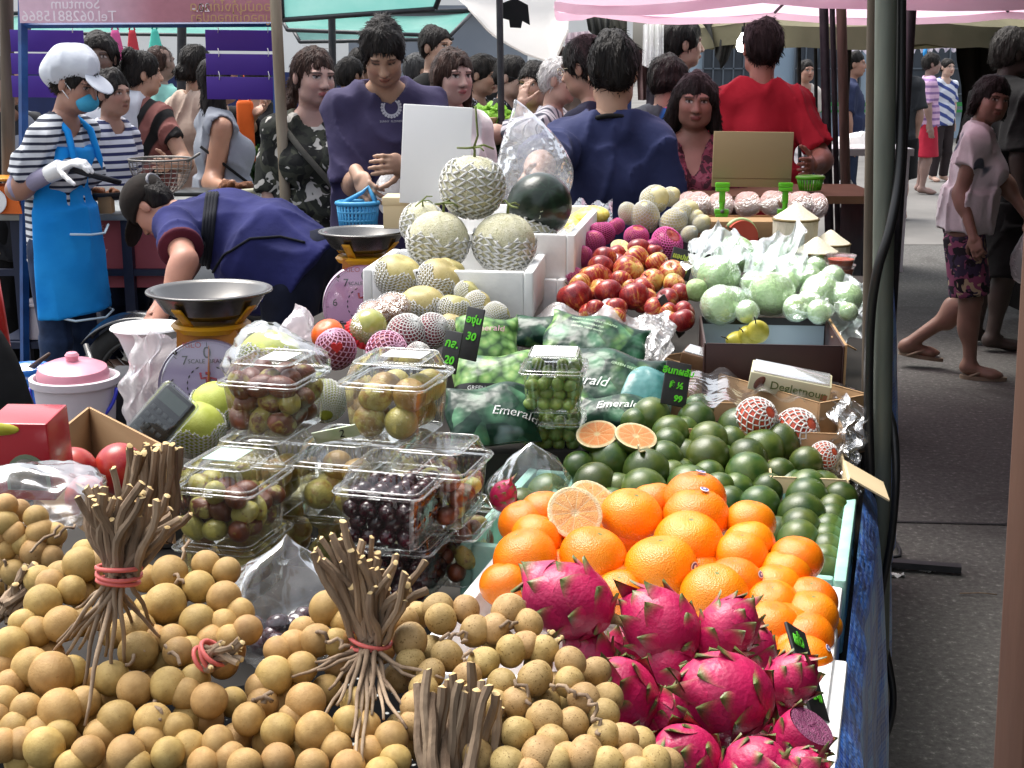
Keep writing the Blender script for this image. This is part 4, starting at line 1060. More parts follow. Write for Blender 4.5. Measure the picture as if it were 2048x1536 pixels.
# --- canopies
def fabric(name, c, c2, transl=.45, rough=.8):
	t = NT(name); a = t.ramp(t.noise(2.5, 4), [(.3, c), (.7, c2)]); nrm = t.bump(t.noise(7, 3), .3, .03)
	sh = t.n('MixShader', {0: transl, 1: t.bsdf(a, rough, nrm), 2: t.n('BsdfTranslucent', {'Color': a}).outputs[0]}).outputs[0]
	return t.surf(sh)
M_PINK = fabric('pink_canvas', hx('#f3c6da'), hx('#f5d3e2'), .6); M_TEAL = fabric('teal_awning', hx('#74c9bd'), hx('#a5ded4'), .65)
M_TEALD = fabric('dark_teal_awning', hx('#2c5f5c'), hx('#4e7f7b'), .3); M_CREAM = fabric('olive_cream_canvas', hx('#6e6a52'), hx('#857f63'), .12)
M_WHTARP = fabric('white_tarpaulin', (.88,.85,.82), (.92,.9,.88), .55); M_BLUC = fabric('blue_awning', hx('#1c46a8'), hx('#2656bd'), .3)
def umbrella(label, cx, cy, zr, rad, zt, m, n=8, pole_m=M_DKST, val=.10, th0=0, cat='umbrella', zp=0, ribs=True):
	root = thing('market_umbrella', label, cat, (cx, cy, zp)); g = G()
	nn = n*6
	def fn(u, v):
		a = u*2*PI+th0; seg = abs(((u*n) % 1)-.5)*2; r = rad*v*(1-.03*(1-seg**2))
		return (r*math.cos(a), r*math.sin(a), zt-zp-(zt-zr)*(v**1.25)-.03*(1-seg**2)*v)
	g.grid(fn, nn, 10, cu=True); ob('canopy', g.mesh('canopy', m), root)
	g = G()
	def fv(u, v):
		p = Vector(fn(u,1)); return (p.x*(1+.004*math.sin(u*90)), p.y*(1+.004*math.sin(u*90)), p.z-val*v*(1+.08*math.sin(u*2*PI*n*2)))
	if val: g.grid(fv, nn, 3, cu=True); ob('valance', g.mesh('valance', m), root)
	g = G(); g.tube([(0,0,.0),(0,0,zt-zp+.04)], .022, 12); ob('pole', g.mesh('pole', pole_m), root)
	if ribs:
		for i in range(n):
			a = 2*PI*(i)/n+th0; g = G(); g.tube([(0,0,zt-zp-.05),(rad*.55*math.cos(a),rad*.55*math.sin(a),zt-zp-.05-(zt-zr)*.48),(rad*.99*math.cos(a),rad*.99*math.sin(a),zr-zp+.0)], .008, 6)
			ob('rib', g.mesh('rib', pole_m), root)
	return root
umbrella('big pink market umbrella sheltering the right side of the stall', 1.64, 5.95, 1.795, 1.5, 2.35, M_PINK, th0=.2, val=.035)
umbrella('olive canvas umbrella behind the red shirt', 2.15, 9.2, 1.76, 1.3, 2.4, M_CREAM, th0=.1, val=.12)
umbrella('wide olive canvas umbrella over the far walkway', 4.3, 9.8, 1.74, 1.75, 2.45, M_CREAM, th0=.3, val=.10)
umbrella('dull canvas umbrella over the near walkway', 3.3, 5.2, 2.15, 2.1, 2.7, M_CREAM, th0=.2, val=.08)
umbrella('heavy canvas umbrella over the walkway beside the stall pole', 2.35, 2.3, 2.28, 1.65, 2.75, M_CREAM, th0=.0, val=.08)
M_DTB = fabric('light_block_sheet', hx('#26241f'), hx('#35322b'), .02)  # dark material of the unseen sheets that block light

def awning(label, corners, m, sag=.1, name='awning', th=0, nu=14, nv=10, wob=.02, sd=0, cat='awning'):
	"""corners: four world points (a b / d c) with sag between"""
	a, b, c, d = corners; root = thing(name, label, cat, a); g = G(); sn = SN(sd, 5, 5)
	def fn(u, v):
		p = a.lerp(b, u).lerp(d.lerp(c, u), v); p = Vector(p); p.z -= sag*math.sin(PI*u)*math.sin(PI*min(1,v+.15));
		p.z += wob*float(sn(np.array(p)*1.5)); return p
	g.grid(fn, nu, nv); me = g.mesh('sheet', m); wpart('sheet', me, root)
	g = G()
	for s, e in ((a,b),(d,c),(a,d),(b,c)): g.tube([s,e], .016, 6)
	wpart('frame', g.mesh('frame', M_DKST), root); return root
awning('pale teal awning high above the camouflage shirt', [P(560,-60,9.0),P(900,-60,9.0),P(870,18,9.0),P(565,40,9.0)], M_TEAL, .05, sd=1)
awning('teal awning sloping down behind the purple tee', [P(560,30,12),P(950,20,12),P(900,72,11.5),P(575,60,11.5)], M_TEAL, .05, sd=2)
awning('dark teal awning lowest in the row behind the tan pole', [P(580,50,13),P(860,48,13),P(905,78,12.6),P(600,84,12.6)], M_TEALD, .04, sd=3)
awning('teal awning behind the purple boards', [P(60,40,14),P(560,50,14),P(550,72,13.4),P(60,66,13.4)], M_TEAL, .04, sd=4)
awning('green awning at the far left corner', [P(-60,28,11),P(60,26,11),P(56,66,10.6),P(-60,66,10.6)], M_TEAL, .04, sd=6)
awning('unseen dark sheet added above and behind the camera to block light', [Vector((.7,-5,2.6)),Vector((3.7,-5,2.6)),Vector((3.7,1.0,2.55)),Vector((.7,.6,2.5))], M_DTB, .05, sd=11)  # added out of view to cut the light from behind the camera
sw = thing('light_block_wall', 'unseen dark sheet wall added to block light from the right', 'sheet wall', (3.5,2,0)); g = G(); g.grid(lambda u, v: Vector((3.5+.04*math.sin(u*40), -5+14.2*u, 2.5*v)), 60, 4); wpart('sheet', g.mesh('sheet', M_DTB), sw)  # added out of view so less sky light reaches the walkway
g = G(); g.grid(lambda u, v: Vector((lerp(.8,3.6,u), -5.2+.05*math.sin(u*30), 2.7*v)), 40, 4); wpart('rear_sheet', g.mesh('rear_sheet', M_DTB), sw)  # second added sheet, behind the camera, also only blocks light
# white tarpaulin
tp = thing('tarpaulin', 'sagging white tarpaulin hung above the women in flowered blouses', 'tarpaulin', P(1040,40,8.6)); g = G(); sn = SN(9, 6, 5)
top_ = [(905,-10),(960,-5),(1030,-5),(1090,-8),(1140,-10)]; bot_ = [(938,18),(985,72),(1050,108),(1108,128),(1136,60)]
def tarp(u, v):
	i = min(int(u*4), 3); t = u*4-i
	a = Vector(top_[i]).lerp(Vector(top_[i+1]), t); b = Vector(bot_[i]).lerp(Vector(bot_[i+1]), t)
	q = a.lerp(b, v); p = P(q.x, q.y, 8.9-.5*v+.25*math.sin(PI*v)*.6); return p+Vector((0,.05*float(sn(np.array(p)*1.2)),0))
g.grid(tarp, 24, 14); wpart('sheet', g.mesh('sheet', M_WHTARP), tp)
g = G(); g.tube([tarp(i/10,1.0)+Vector((0,0,.004)) for i in range(11)], .008, 6); wpart('hem', g.mesh('hem', M_WHTARP), tp)
# hanging black shirt
def hanging(label, name, cat, pts, d, m, th=.05):
	poly = [(P(u,v,d).x, P(u,v,d).z) for u, v in pts]; root = thing(name, label, cat, P(pts[0][0], pts[0][1], d)); g = G()
	g.prism(poly, th, Matrix(((1,0,0,0),(0,0,1,d),(0,1,0,0),(0,0,0,1)))); me = g.mesh(name, m, smooth=False); wpart('cloth', me, root); return root
M_BLK = cloth('black_cloth', (.006,.006,.007))
hanging('black shirt hung to dry below the blue awning edge', 'hanging_shirt', 'shirt', [(1000,8),(1030,-4),(1056,10),(1060,50),(1045,42),(1042,56),(1020,55),(1018,40),(1004,36)], 8.2, M_BLK)
M_DRS = [cloth('pink_dress', hx('#c4568c')), cloth('red_dress', hx('#b83a44')), cloth('mint_dress', hx('#4fb5a4'))]
def dress(label, u, v0, v1, w0, w1, d, m):
	root = thing('hanging_dress', label, 'dress', P(u, v0, d), 0, 'dresses hung up for sale'); c = P(u, v0, d); g = G(); hgt = c.z-P(u, v1, d).z; s = PX(v0, d); N = 24
	loops = []
	for i in range(9):
		t = i/8; w_ = lerp(w0, w1, t**.8)*s/2
		loops.append([(w_*math.cos(2*PI*j/N)*(1+.10*t*math.cos(8*2*PI*j/N)), .5*w_*math.sin(2*PI*j/N)*(1+.10*t*math.cos(8*2*PI*j/N)), -hgt*t) for j in range(N)])
	g.loft(loops, cap=(1,1)); ob('skirt', g.mesh('skirt', m), root)
	g = G(); g.tube([(-w0*s/2,0,0),(0,0,.06),(w0*s/2,0,0)], .008, 6); ob('strap', g.mesh('strap', m), root)
dress('pink dress with a coral neckline hung behind the white cap', 230, 60, 125, 14, 34, 12, M_DRS[0]); dress('red dress hung between the pink and the mint ones', 264, 60, 125, 12, 28, 12, M_DRS[1]); dress('mint dress hung beside the black pole', 309, 58, 108, 10, 30, 12, M_DRS[2])
# things under the dark canopies behind the red shirt
def drape(label, pts, d, m, name='drape', cat='tarpaulin', sd=0):
	"""hanging sheet between two pixel edges: list of (u_top,v_top,u_bot,v_bot)"""
	root = thing(name, label, cat, P(pts[0][0], pts[0][1], d)); g = G(); sn = SN(sd, 9, 5); n = len(pts)-1
	def fn(u, v):
		i = min(int(u*n), n-1); t = u*n-i; q = [lerp(pts[i][k], pts[i+1][k], t) for k in range(4)]
		p = P(lerp(q[0],q[2],v), lerp(q[1],q[3],v), d); return p+Vector((0,.07*float(sn(np.array(p)*1.6))+.03*math.sin(u*22),0))
	g.grid(fn, 28, 10); wpart('sheet', g.mesh('sheet', m), root); return root
M_DKT = fabric('dark_grey_tarp', hx('#2a2b2a'), hx('#43443f'), .05); M_GRT = fabric('grey_green_sheet', hx('#5c5c55'), hx('#74736a'), .15)
drape('dark torn tarpaulin hanging behind the red shirt', [(1395,36,1420,60),(1425,36,1430,110),(1462,36,1444,140),(1492,36,1470,86)], 8.4, M_DKT, sd=1)
drape('grey green cloth hanging under the pink umbrella', [(1170,24,1176,60),(1195,26,1205,88),(1225,30,1212,74)], 8.2, M_DKT, sd=2)
drape('pale grey cloth panel hung behind the man with a white collar', [(1205,34,1205,190),(1255,36,1255,190)], 9.8, M_GRT, sd=3)
drape('greyish pink cloth panel beyond the grey hair', [(1130,66,1130,130),(1180,62,1176,130)], 11.5, fabric('mauve_sheet', hx('#b9a6ae'), hx('#cbbcc3'), .3), sd=4)
drape('maroon cloth hanging beside the man with a white collar', [(1275,100,1275,200),(1330,90,1320,200)], 9.4, fabric('maroon_sheet', hx('#4a3233'), hx('#5d4443'), .1), sd=5)
M_BAGW = plastic('white_bag_film', (.93,.93,.93), .1, .35, .25, (.75,.75,.74), bump=.7, bs=14, bd=.03)
drape('pack of clear plastic bags hung under the umbrella edge', [(1288,50,1284,130),(1305,42,1300,138),(1330,50,1326,128)], 7.8, M_BAGW, 'plastic_bag', 'plastic bag', 6)
glow = thing('glow_spot', 'lit white lamp bulb standing in for a bright patch behind the red shirt', 'glow', P(1487,86,8.0)); t = NT('spot_glow'); e = t.n('Emission', {'Color': (1,.98,.95,1), 'Strength': 9.0}); M_GLOW = t.surf(e.outputs[0])  # emissive shape put where a bright patch shows, no known light fitting
g = G(); g.lathe([(.001,-.05),(.03,-.045),(.04,-.02),(.036,.015),(.02,.04),(.014,.055)], 16); ob('blob', g.mesh('blob', M_GLOW), glow)
g = G(); g.tube([(0,0,.055),(0,0,.09)], .014, 10); g.tube([(0,0,.09),(0,0,.3)], .004, 6); ob('spot_holder', g.mesh('spot_holder', M_BLK), glow)
drape('black sheet standing in for deep shade at the right edge of the walkway', [(1914,72,1922,560),(1990,62,1990,600),(2090,62,2085,640)], 8.6, fabric('painted_deep_shade', hx('#0c0b0a'), hx('#161513'), .0), sd=8)  # black sheet put in as shade where the background goes dark
# blue fringed awning far right
ba = thing('fringed_awning', 'blue awning with a red star and a white lace fringe in the distance', 'awning', P(1800,70,21))
g = G(); q = [P(1680,92,21),P(1985,84,21),P(1960,62,22.5),P(1760,60,22.5)]
g.grid(lambda u,v: q[0].lerp(q[1],u).lerp(q[3].lerp(q[2],u),v)+Vector((0,0,.05*math.sin(u*9)*v)), 12, 5); wpart('sheet', g.mesh('sheet', M_BLUC), ba)
g = G(); g.grid(lambda u,v: q[0].lerp(q[1],u)+Vector((0,-.03-.04*math.sin(u*160),-.10*v*(1+.35*math.sin(u*120)))), 160, 2); wpart('fringe', g.mesh('fringe', fabric('white_lace', (.85,.78,.85), (.9,.85,.9), .4)), ba)
g = G(); st_ = [((.13 if i%2==0 else .055)*math.sin(i*PI/5), (.13 if i%2==0 else .055)*math.cos(i*PI/5)) for i in range(10)]; c = P(1880,68,20.6); g.prism(st_, .01, basis(c, (1,0,0), (0,.35,.9))); wpart('star', g.mesh('star', mat('red_star', hx('#b03040')), smooth=False), ba)
g = G(); c = P(1878,57,21.2); g.lathe([(.001,.1),(.1,.07),(.16,0),(.17,-.05)], 18, TM(c)); wpart('dome_cap', g.mesh('dome_cap', mat('pale_blue_cap', hx('#9fc3dd'))), ba)
rb = thing('hanging_ribbon', 'bright blue ribbon hanging below the fringed awning', 'ribbon', P(1850,88,19.5)); g = G(); g.grid(lambda u,v: P(1847+u*8+math.sin(v*6)*1.5,84+v*28,19.5+.03*math.sin(u*3+v*4)), 4, 8); wpart('ribbon', g.mesh('ribbon', fabric('blue_ribbon', hx('#2f8fd0'), hx('#3d9fe0'), .3)), rb)
# litter and a steel bar on the road
bar = thing('umbrella_base', 'black steel foot bars of a tent lying on the asphalt by the pole', 'tent foot', PZ(1790,1130,.02)); a, b = PZ(1770,1125,.02), PZ(1922,1137,.02); g = G(); g.box(((b-a).length, .035, .02), basis((a+b)/2, b-a, Vector((0,1,0)))); wpart('foot_bar', g.mesh('foot_bar', M_DKST, smooth=False), bar)
g = G(); g.tube([PZ(1782,1070,.02),PZ(1800,1100,.03),PZ(1800,1112,.03),PZ(1786,1115,.02)], .006, 6); wpart('hook', g.mesh('hook', M_DKST), bar)
for u, v, lb in ((1855,1140,'crumpled white paper scrap on the asphalt beside the tent foot'),(1793,1150,'tiny white paper scrap on the asphalt near the pole')):
	c = PZ(u,v,.006); g = G(); g.grid(lambda a,b: (c.x+(a-.5)*.05, c.y+(b-.5)*.02, c.z+.006*math.sin(a*9+b*5)), 8, 4); tag(ob('paper_scrap', g.mesh('paper_scrap', M_WHW)), lb, 'litter')
c = PZ(1960,1188,.006); g = G(); g.tube([c+Vector((-.06,.005,0)),c+Vector((0,0,.004)),c+Vector((.05,-.004,0))], .002, 5); tag(ob('dry_twig', g.mesh('dry_twig', M_BARK)), 'thin dry twig lying on the asphalt', 'twig')
# ---------------------------------------------------------------- the stall and its crates
AX = math.atan2(.2675, .9636)                         # the stall runs away from the camera, turned a little right
TX, TN = Vector((math.sin(AX), math.cos(AX), 0)), Vector((math.cos(AX), -math.sin(AX), 0))
def edge(d): return .472+(d-1.83)*.2776
def cloth_mat():
	t = NT('blue_check_cloth'); s = t.n('SeparateXYZ', {0: t.co()})
	f = lambda a, k: t.math('GREATER_THAN', t.math('FRACT', t.math('MULTIPLY', a, k)), .5)
	y = t.n('VectorMath', {0: t.co(), 1: tuple(TX)}, operation='DOT_PRODUCT').outputs['Value']
	q = t.math('MULTIPLY', t.math('ADD', f(y, 9.0), f(s.outputs[2], 9.0)), .5)
	fine = t.math('MULTIPLY', t.math('ADD', f(y, 110.0), f(s.outputs[2], 110.0)), .5)
	col = t.ramp(q, [(0, hx('#6aa6e4')), (.5, hx('#3470d0')), (1, hx('#1f4cab'))], 'CONSTANT')
	col = t.mix(t.math('MULTIPLY', fine, .35), col, hx('#a9c8ea'))
	return t.surf(t.bsdf(col, .35, t.bump(t.noise(14, 4, .6), .7, .03), coat=.3, coatr=.2))
M_CHK = cloth_mat(); M_TBL = mat('plywood_board', hx('#1f1b17'), hx('#2c2722'), ns=6, rough=.85)
st = thing('market_stall', 'long fruit stall table under a blue checked cloth', 'stall', (edge(2.4)-.6, 2.4, 0))
g = G(); q = [(edge(.75),.75),(edge(4.35),4.35),(-.35,4.75),(-.75,3.2),(-1.15,1.5),(-.95,.9)]; g.prism(q, .03, TM((0,0,.755))); wpart('table_top', g.mesh('table_top', M_TBL, smooth=False), st)
g = G(); q = [(edge(2.45)-.02,2.45),(edge(4.3)-.02,4.3),(-.3,4.65),(-.62,3.2),(-.66,2.25)]; g.prism(q, .14, TM((0,0,.789))); wpart('raised_shelf', g.mesh('raised_shelf', M_TBL, smooth=False), st)
for x, y in ((edge(.85)-.06,.85),(edge(4.2)-.08,4.2),(-.9,1.5),(-.35,4.5)):
	g = G(); g.box((.05,.05,.754), TM((x,y,.377))); wpart('leg', g.mesh('leg', M_DKST, smooth=False), st)
def skirt(u, v):
	d = .74+u*3.65; x = edge(d); sn = .010*math.sin(d*23+v*3)+.014*math.sin(d*9.1+1)+.008*math.sin(d*41)
	out = .004+(v**.6)*(.034+sn)+(.016 if v > .02 else 0)
	z = .93-.02*math.sin(d*5)-v*.62 if d > 2.45 else .885-v*.6+.01*math.sin(d*7)
	return Vector((x, d, z))+TN*out
g = G(); g.grid(skirt, 150, 16); cl = wpart('tablecloth', g.mesh('tablecloth', M_CHK), st); cl['label'] = 'blue checked oilcloth hanging down the table side'
# styrofoam
M_STY = mat('white_styrofoam', (.80,.80,.79), (.88,.88,.87), ns=30, rough=.75, bump=.25, bs=170, bd=.002)
M_MINT = mat('mint_styrofoam', hx('#8fc2b2'), hx('#a6d2c3'), ns=30, rough=.75, bump=.25, bs=170, bd=.002)
M_CARD = mat('brown_cardboard', hx('#a2805a'), hx('#b08d66'), ns=5, rough=.85, bump=.12, bs=120, bd=.001, stretch=(1,1,6))
M_CARDD = mat('dark_cardboard', hx('#6d5238'), hx('#7c6044'), ns=5, rough=.85)
M_CARDP = mat('pale_cardboard', hx('#c9b48c'), hx('#d4c09a'), ns=5, rough=.8, bump=.1, bs=90)
def tray(name, label, cat, M, w, dp, h, t, m, lip=0, group=None, bev=.004, floor=True):
	"""open box; M places the middle of its bottom; walls are separate parts"""
	loc = M.translation; root = thing(name, label, cat, loc, M.to_euler().z, group)
	for nm, sz, ps in (('side_wall', (t,dp,h), (-w/2+t/2,0,h/2)), ('side_wall', (t,dp,h), (w/2-t/2,0,h/2)), ('end_wall', (w-2*t,t,h), (0,-dp/2+t/2,h/2)), ('end_wall', (w-2*t,t,h), (0,dp/2-t/2,h/2))):
		g = G(); g.box(sz, TM(ps), bev=bev); ob(nm, g.mesh(nm, m, sharp=40), root)
	if floor: g = G(); g.box((w-2*t-.001,dp-2*t-.001,t), TM((0,0,t/2))); ob('base', g.mesh('base', m, smooth=False), root)
	return root
def ax_at(u, v, z, dw=0, dd=0, rz=None):
	"""frame whose near right top corner shows at (u, v)"""
	p = PZ(u, v, z); r = -AX if rz is None else rz
	return p, r
def tray_corner(name, label, cat, u, v, ztop, w, dp, h, t, m, rz=None, **kw):
	p = PZ(u, v, ztop); r = -AX if rz is None else rz
	R = Matrix.Rotation(r, 4, 'Z'); c = p+R.to_3x3() @ Vector((-w/2, dp/2, 0)); c.z = ztop-h
	return tray(name, label, cat, Matrix.Translation(c) @ R, w, dp, h, t, m, **kw)
tray_corner('foam_crate', 'white foam crate holding the mandarins', 'foam crate', 1652, 1440, .895, .50, .42, .115, .022, M_STY)
tray_corner('foam_crate', 'mint green foam crate holding the green oranges', 'foam crate', 1693, 1162, .905, .56, .40, .11, .018, M_MINT)
tray_corner('foam_crate', 'white foam crate under the dragon fruits at the table corner', 'foam crate', 1660, 1660, .885, .30, .40, .105, .022, M_STY)
# ---------------------------------------------------------------- clear boxes
M_CLR = plastic('clear_pet_plastic', (.965,.975,.965), .03, .006, .05, edge=.5)
M_CLRM = plastic('clear_pet_lid', (.965,.97,.97), .05, .012, .07, edge=.5); M_CLRE = plastic('clear_pet_edge', (.95,.96,.96), .10, .09, .1, (.85,.87,.87), edge=.5)
M_FILM = plastic('clear_crinkled_film', (.955,.96,.965), .05, .02, .14, (.8,.82,.84), bump=.5, bs=9, bd=.03, edge=.4)
def rr_loop(w, d, r, z, rib=0.0, n=6, nr=9):
	"""rounded rectangle with optional upright flutes"""
	out = []; r = min(r, w*.45, d*.45)
	cs = [(w/2-r, d/2-r, 0), (-w/2+r, d/2-r, 90), (-w/2+r, -d/2+r, 180), (w/2-r, -d/2+r, 270)]
	for q in range(4):
		cx, cy, a0 = cs[q]
		for i in range(n+1):
			a = math.radians(a0+90*i/n); out.append((cx+r*math.cos(a), cy+r*math.sin(a), z))
		nx_, ny_, b0 = cs[(q+1) % 4]; a = math.radians(a0+90); p0 = (cx+r*math.cos(a), cy+r*math.sin(a)); p1 = (nx_+r*math.cos(math.radians(b0)), ny_+r*math.sin(math.radians(b0)))
		m = nr*2
		for i in range(1, m):
			t = i/m; o = rib*(i % 2)
			out.append((lerp(p0[0],p1[0],t)-math.cos(a)*o, lerp(p0[1],p1[1],t)-math.sin(a)*o, z))
	return out
def clam_meshes(w, d, hb, hl, tag_):
	g = G()
	g.loft([rr_loop(w*.86,d*.86,.012,.002), rr_loop(w*.88,d*.88,.014,.006,.0018), rr_loop(w*.97,d*.97,.014,hb-.006,.0032), rr_loop(w*.98,d*.98,.014,hb,0)], cap=(1,0))
	base = g.mesh(tag_+'_tub', M_CLR, smooth=True, sharp=25)
	g = G(); g.loft([rr_loop(w*.98,d*.98,.014,hb), rr_loop(w*1.10,d*1.10,.018,hb+.001), rr_loop(w*1.11,d*1.11,.018,hb+.005), rr_loop(w*1.10,d*1.10,.018,hb+.009), rr_loop(w*.985,d*.985,.014,hb+.009)])
	for sx, sy in ((0,-1),(1,0),(0,1),(-1,0)): g.box((.018,.006,.008) if sx == 0 else (.006,.018,.008), TM((sx*w*.555, sy*d*.555, hb+.005)), bev=.001)
	for zz, k_ in ((hb+.005,1.115),(hb+.009,.99),(hb+hl,.825),(.004,.875)):
		l_ = rr_loop(w*k_, d*k_, .016, zz, 0, 4, 1); g.tube(l_+[l_[0]], .0009, 5, 1, cap=False)
	rim = g.mesh(tag_+'_rim', [M_CLRM, M_CLRE], sharp=30)
	g = G(); g.loft([rr_loop(w*.985,d*.985,.014,hb+.009), rr_loop(w*.95,d*.95,.014,hb+.014,.0026), rr_loop(w*.84,d*.84,.014,hb+hl-.003,.0026), rr_loop(w*.82,d*.82,.012,hb+hl), rr_loop(w*.70,d*.70,.012,hb+hl), rr_loop(w*.69,d*.69,.012,hb+hl-.003)], cap=(0,1))
	lid = g.mesh(tag_+'_lid', M_CLRM, sharp=25)
	return base, rim, lid
CL = clam_meshes(.118, .138, .078, .034, 'clamshell')
def box_thing(name, label, cat, c, rz, meshes, group=None, sc=1.0):
	root = thing(name, label, cat, c, rz, group); root.scale = (sc,)*3
	for nm, me in zip(('tub','rim','lid'), meshes): ob(nm, me, root)
	return root
M_JUJ = None
def jujube_mat(name, c, c2, k, p=.46):
	t = NT(name); w = t.rnd(); z = t.n('SeparateXYZ', {0: t.co()}).outputs[2]
	f = t.math('ADD', t.noise(1.2, 4, .6, w=w, dist=.4), t.math('MULTIPLY', t.math('SUBTRACT', w, .5), k))
	col = t.ramp(f, [(p, c), (p+.1, c2)])
	col = t.mix(t.math('MULTIPLY', t.noise(9, 3, w=w), .25), col, hx('#4a2a14'))
	return t.surf(t.bsdf(col, .3, t.bump(t.noise(12,3), .2, .04), coat=.2))
M_JUJ = jujube_mat('jujube_skin', hx('#c6bf62'), hx('#743a1e'), .5); M_JUB = jujube_mat('brown_jujube_skin', hx('#bcae58'), hx('#743a20'), .45, .33); M_JUY = jujube_mat('yellow_jujube_skin', hx('#cfc36c'), hx('#b08c44'), .3)
M_CHER = mat('cherry_skin', hx('#260710'), hx('#40101c'), ns=1.5, rough=.16, var=.2, coat=.4)
M_GRP = mat('green_grape_skin', hx('#7f9a4a'), hx('#95ab5c'), ns=1.5, rough=.3, var=.12, hvar=.01, sss=.25)
JUJ = [ball('jujube', M_JUJ, seed=i, amp=.03, n=18, nz=14, dim=.1, sq=(.74,.74,1.0)) for i in range(3)]
JUB = [ball('jujube', M_JUB, seed=i, amp=.03, n=18, nz=14, dim=.1, sq=(.74,.74,1.05)) for i in range(3)]
JUY = [ball('jujube', M_JUY, seed=i+4, amp=.05, n=20, nz=14, dim=.12, dimb=.06, sq=(.95,.95,.98)) for i in range(3)]
CHE = [ball('cherry', M_CHER, seed=i, amp=.03, n=18, nz=12, dim=.18, sq=(1,1,.93)) for i in range(2)]
GRP = [ball('grape', M_GRP, seed=i, amp=.02, n=16, nz=12, sq=(.88,.88,1.05)) for i in range(2)]
def fill(name, cat, label, group, root, meshes, R, w, d, h, n, z0=.004, aspect=1.0, lid=True, tries=4000, seed=0, face=True):
	"""drop fruit into a box: each settles on the ones below it; keep those next to the seen sides"""
	rs = random.Random(seed); put = []; M = TM(root.location, root.rotation_euler); hw, hd = w/2-R, d/2-R; sp = 1.62*R
	nx, ny, nz = max(2, int(2*hw/sp)+1), max(2, int(2*hd/sp)+1), max(1, int((h-2*R)/(1.38*R))+1)
	for k in range(nz):
		for i in range(nx):
			for j in range(ny):
				x, y = -hw+2*hw*(i+.25*(k % 2))/(nx-1+.25), -hd+2*hd*(j+.25*(k % 2))/(ny-1+.25)
				if k == nz-1 and rs.random() < .3: continue
				put.append((x+rs.uniform(-.14,.14)*R, y+rs.uniform(-.05,.14)*R, z0+R+1.38*R*k+rs.uniform(-.1,.1)*R))
	zm = max(p_[2] for p_ in put)-R*1.3
	for (x,y,z) in put:
		if y > -hd+R*2.2 and x < hw-R*2.2 and z < zm: continue
		o = ob(name, rs.choice(meshes), None, M @ Vector((x,y,z)), (rs.uniform(0,6.3), rs.uniform(0,6.3), rs.uniform(0,6.3)), R*aspect)
		tag(o, label, cat, group)
	return put
def clam(label, u, v, z, kind, n, R, seed, fl, fg, rz=-AX, sc=1.0, lid_tag=None):
	p = PZ(u, v, z); rt = box_thing('clear_box', label, 'clear box', p+Matrix.Rotation(rz,3,'Z') @ Vector((0,.138/2*sc,0)), rz, CL, 'hinged clear boxes of fruit', sc)
	if kind == 'juj': fill('jujube','jujube', fl, fg, rt, JUJ, R, .112*sc, .13*sc, .098*sc, n, seed=seed, aspect=1.15)
	if kind == 'jub': fill('jujube','jujube', fl, fg, rt, JUB, R, .112*sc, .13*sc, .098*sc, n, seed=seed, aspect=1.2)
	if kind == 'juy': fill('jujube','jujube', fl, fg, rt, JUY, R, .112*sc, .13*sc, .104*sc, n, seed=seed)
	if kind == 'cher': fill('cherry','cherry', fl, fg, rt, CHE, R, .112*sc, .13*sc, .095*sc, n, seed=seed)
	return rt
b1 = clam('clear box of red brown jujubes on top of its stack, beside the near weighing scale', 515, 880, 1.05, 'jub', 80, .0195, 1, 'half ripe jujube in the uppermost box beside the scale', 'jujubes in the box beside the scale')
b2 = clam('clear box of big yellow jujubes, topmost, next to the stacked grape boxes', 762, 892, 1.05, 'juy', 40, .0262, 2, 'big yellow jujube in the topmost box near the grapes', 'jujubes in the topmost box near the grapes', sc=1.06)
clam('clear box of yellow jujubes directly under the red brown ones', 492, 1038, .945, 'juy', 34, .024, 3, 'yellow jujube in the box under the red brown ones', 'jujubes in the box under the red brown ones')
b4 = clam('clear box of speckled jujubes standing lower, next to the tall longan stems', 424, 1100, .945, 'juj', 80, .0185, 4, 'speckled jujube in the box next to the longan stems', 'jujubes in the box next to the longan stems')
clam('clear box of round jujubes behind the cherries, under the topmost yellow ones', 662, 1043, .945, 'juy', 34, .0245, 5, 'round jujube in the box just behind the cherries', 'jujubes in the box just behind the cherries')
b6 = clam('clear box filled with dark cherries, in front of the jujube stack', 754, 1106, .945, 'cher', 120, .0135, 6, 'dark cherry in the uppermost cherry box', 'cherries in the uppermost cherry box')
clam('clear box of small jujubes between the cherries and the mandarins', 848, 1062, .945, 'juj', 60, .0165, 7, 'small jujube in the box between cherries and mandarins', 'jujubes in the box between cherries and mandarins')
clam('clear box of cherries under the full cherry box', 778, 1212, .84, 'cher', 60, .0135, 8, 'dark cherry in the lower cherry box', 'cherries in the lower cherry box')
clam('clear box of brown jujubes low down against the mandarin crate', 868, 1178, .84, 'jub', 26, .0165, 9, 'brown jujube in the low box against the mandarins', 'jujubes in the low box against the mandarins')
clam('clear box under the speckled jujubes, sunk behind the longans', 430, 1212, .84, 'juy', 8, .0215, 10, 'yellow jujube in the box sunk behind the longans', 'jujubes in the box sunk behind the longans')
clam('clear box low in the stack behind the clear film bag', 605, 1142, .84, 'juy', 8, .0215, 11, 'yellow jujube in the low box behind the film bag', 'jujubes in the low box behind the film bag')
M_LBL = mat('green_white_label', hx('#b9cfa5'), hx('#dfe8d0'), ns=30, rough=.4); M_LBLP = mat('pale_paper_label', (.8,.8,.8), rough=.4)
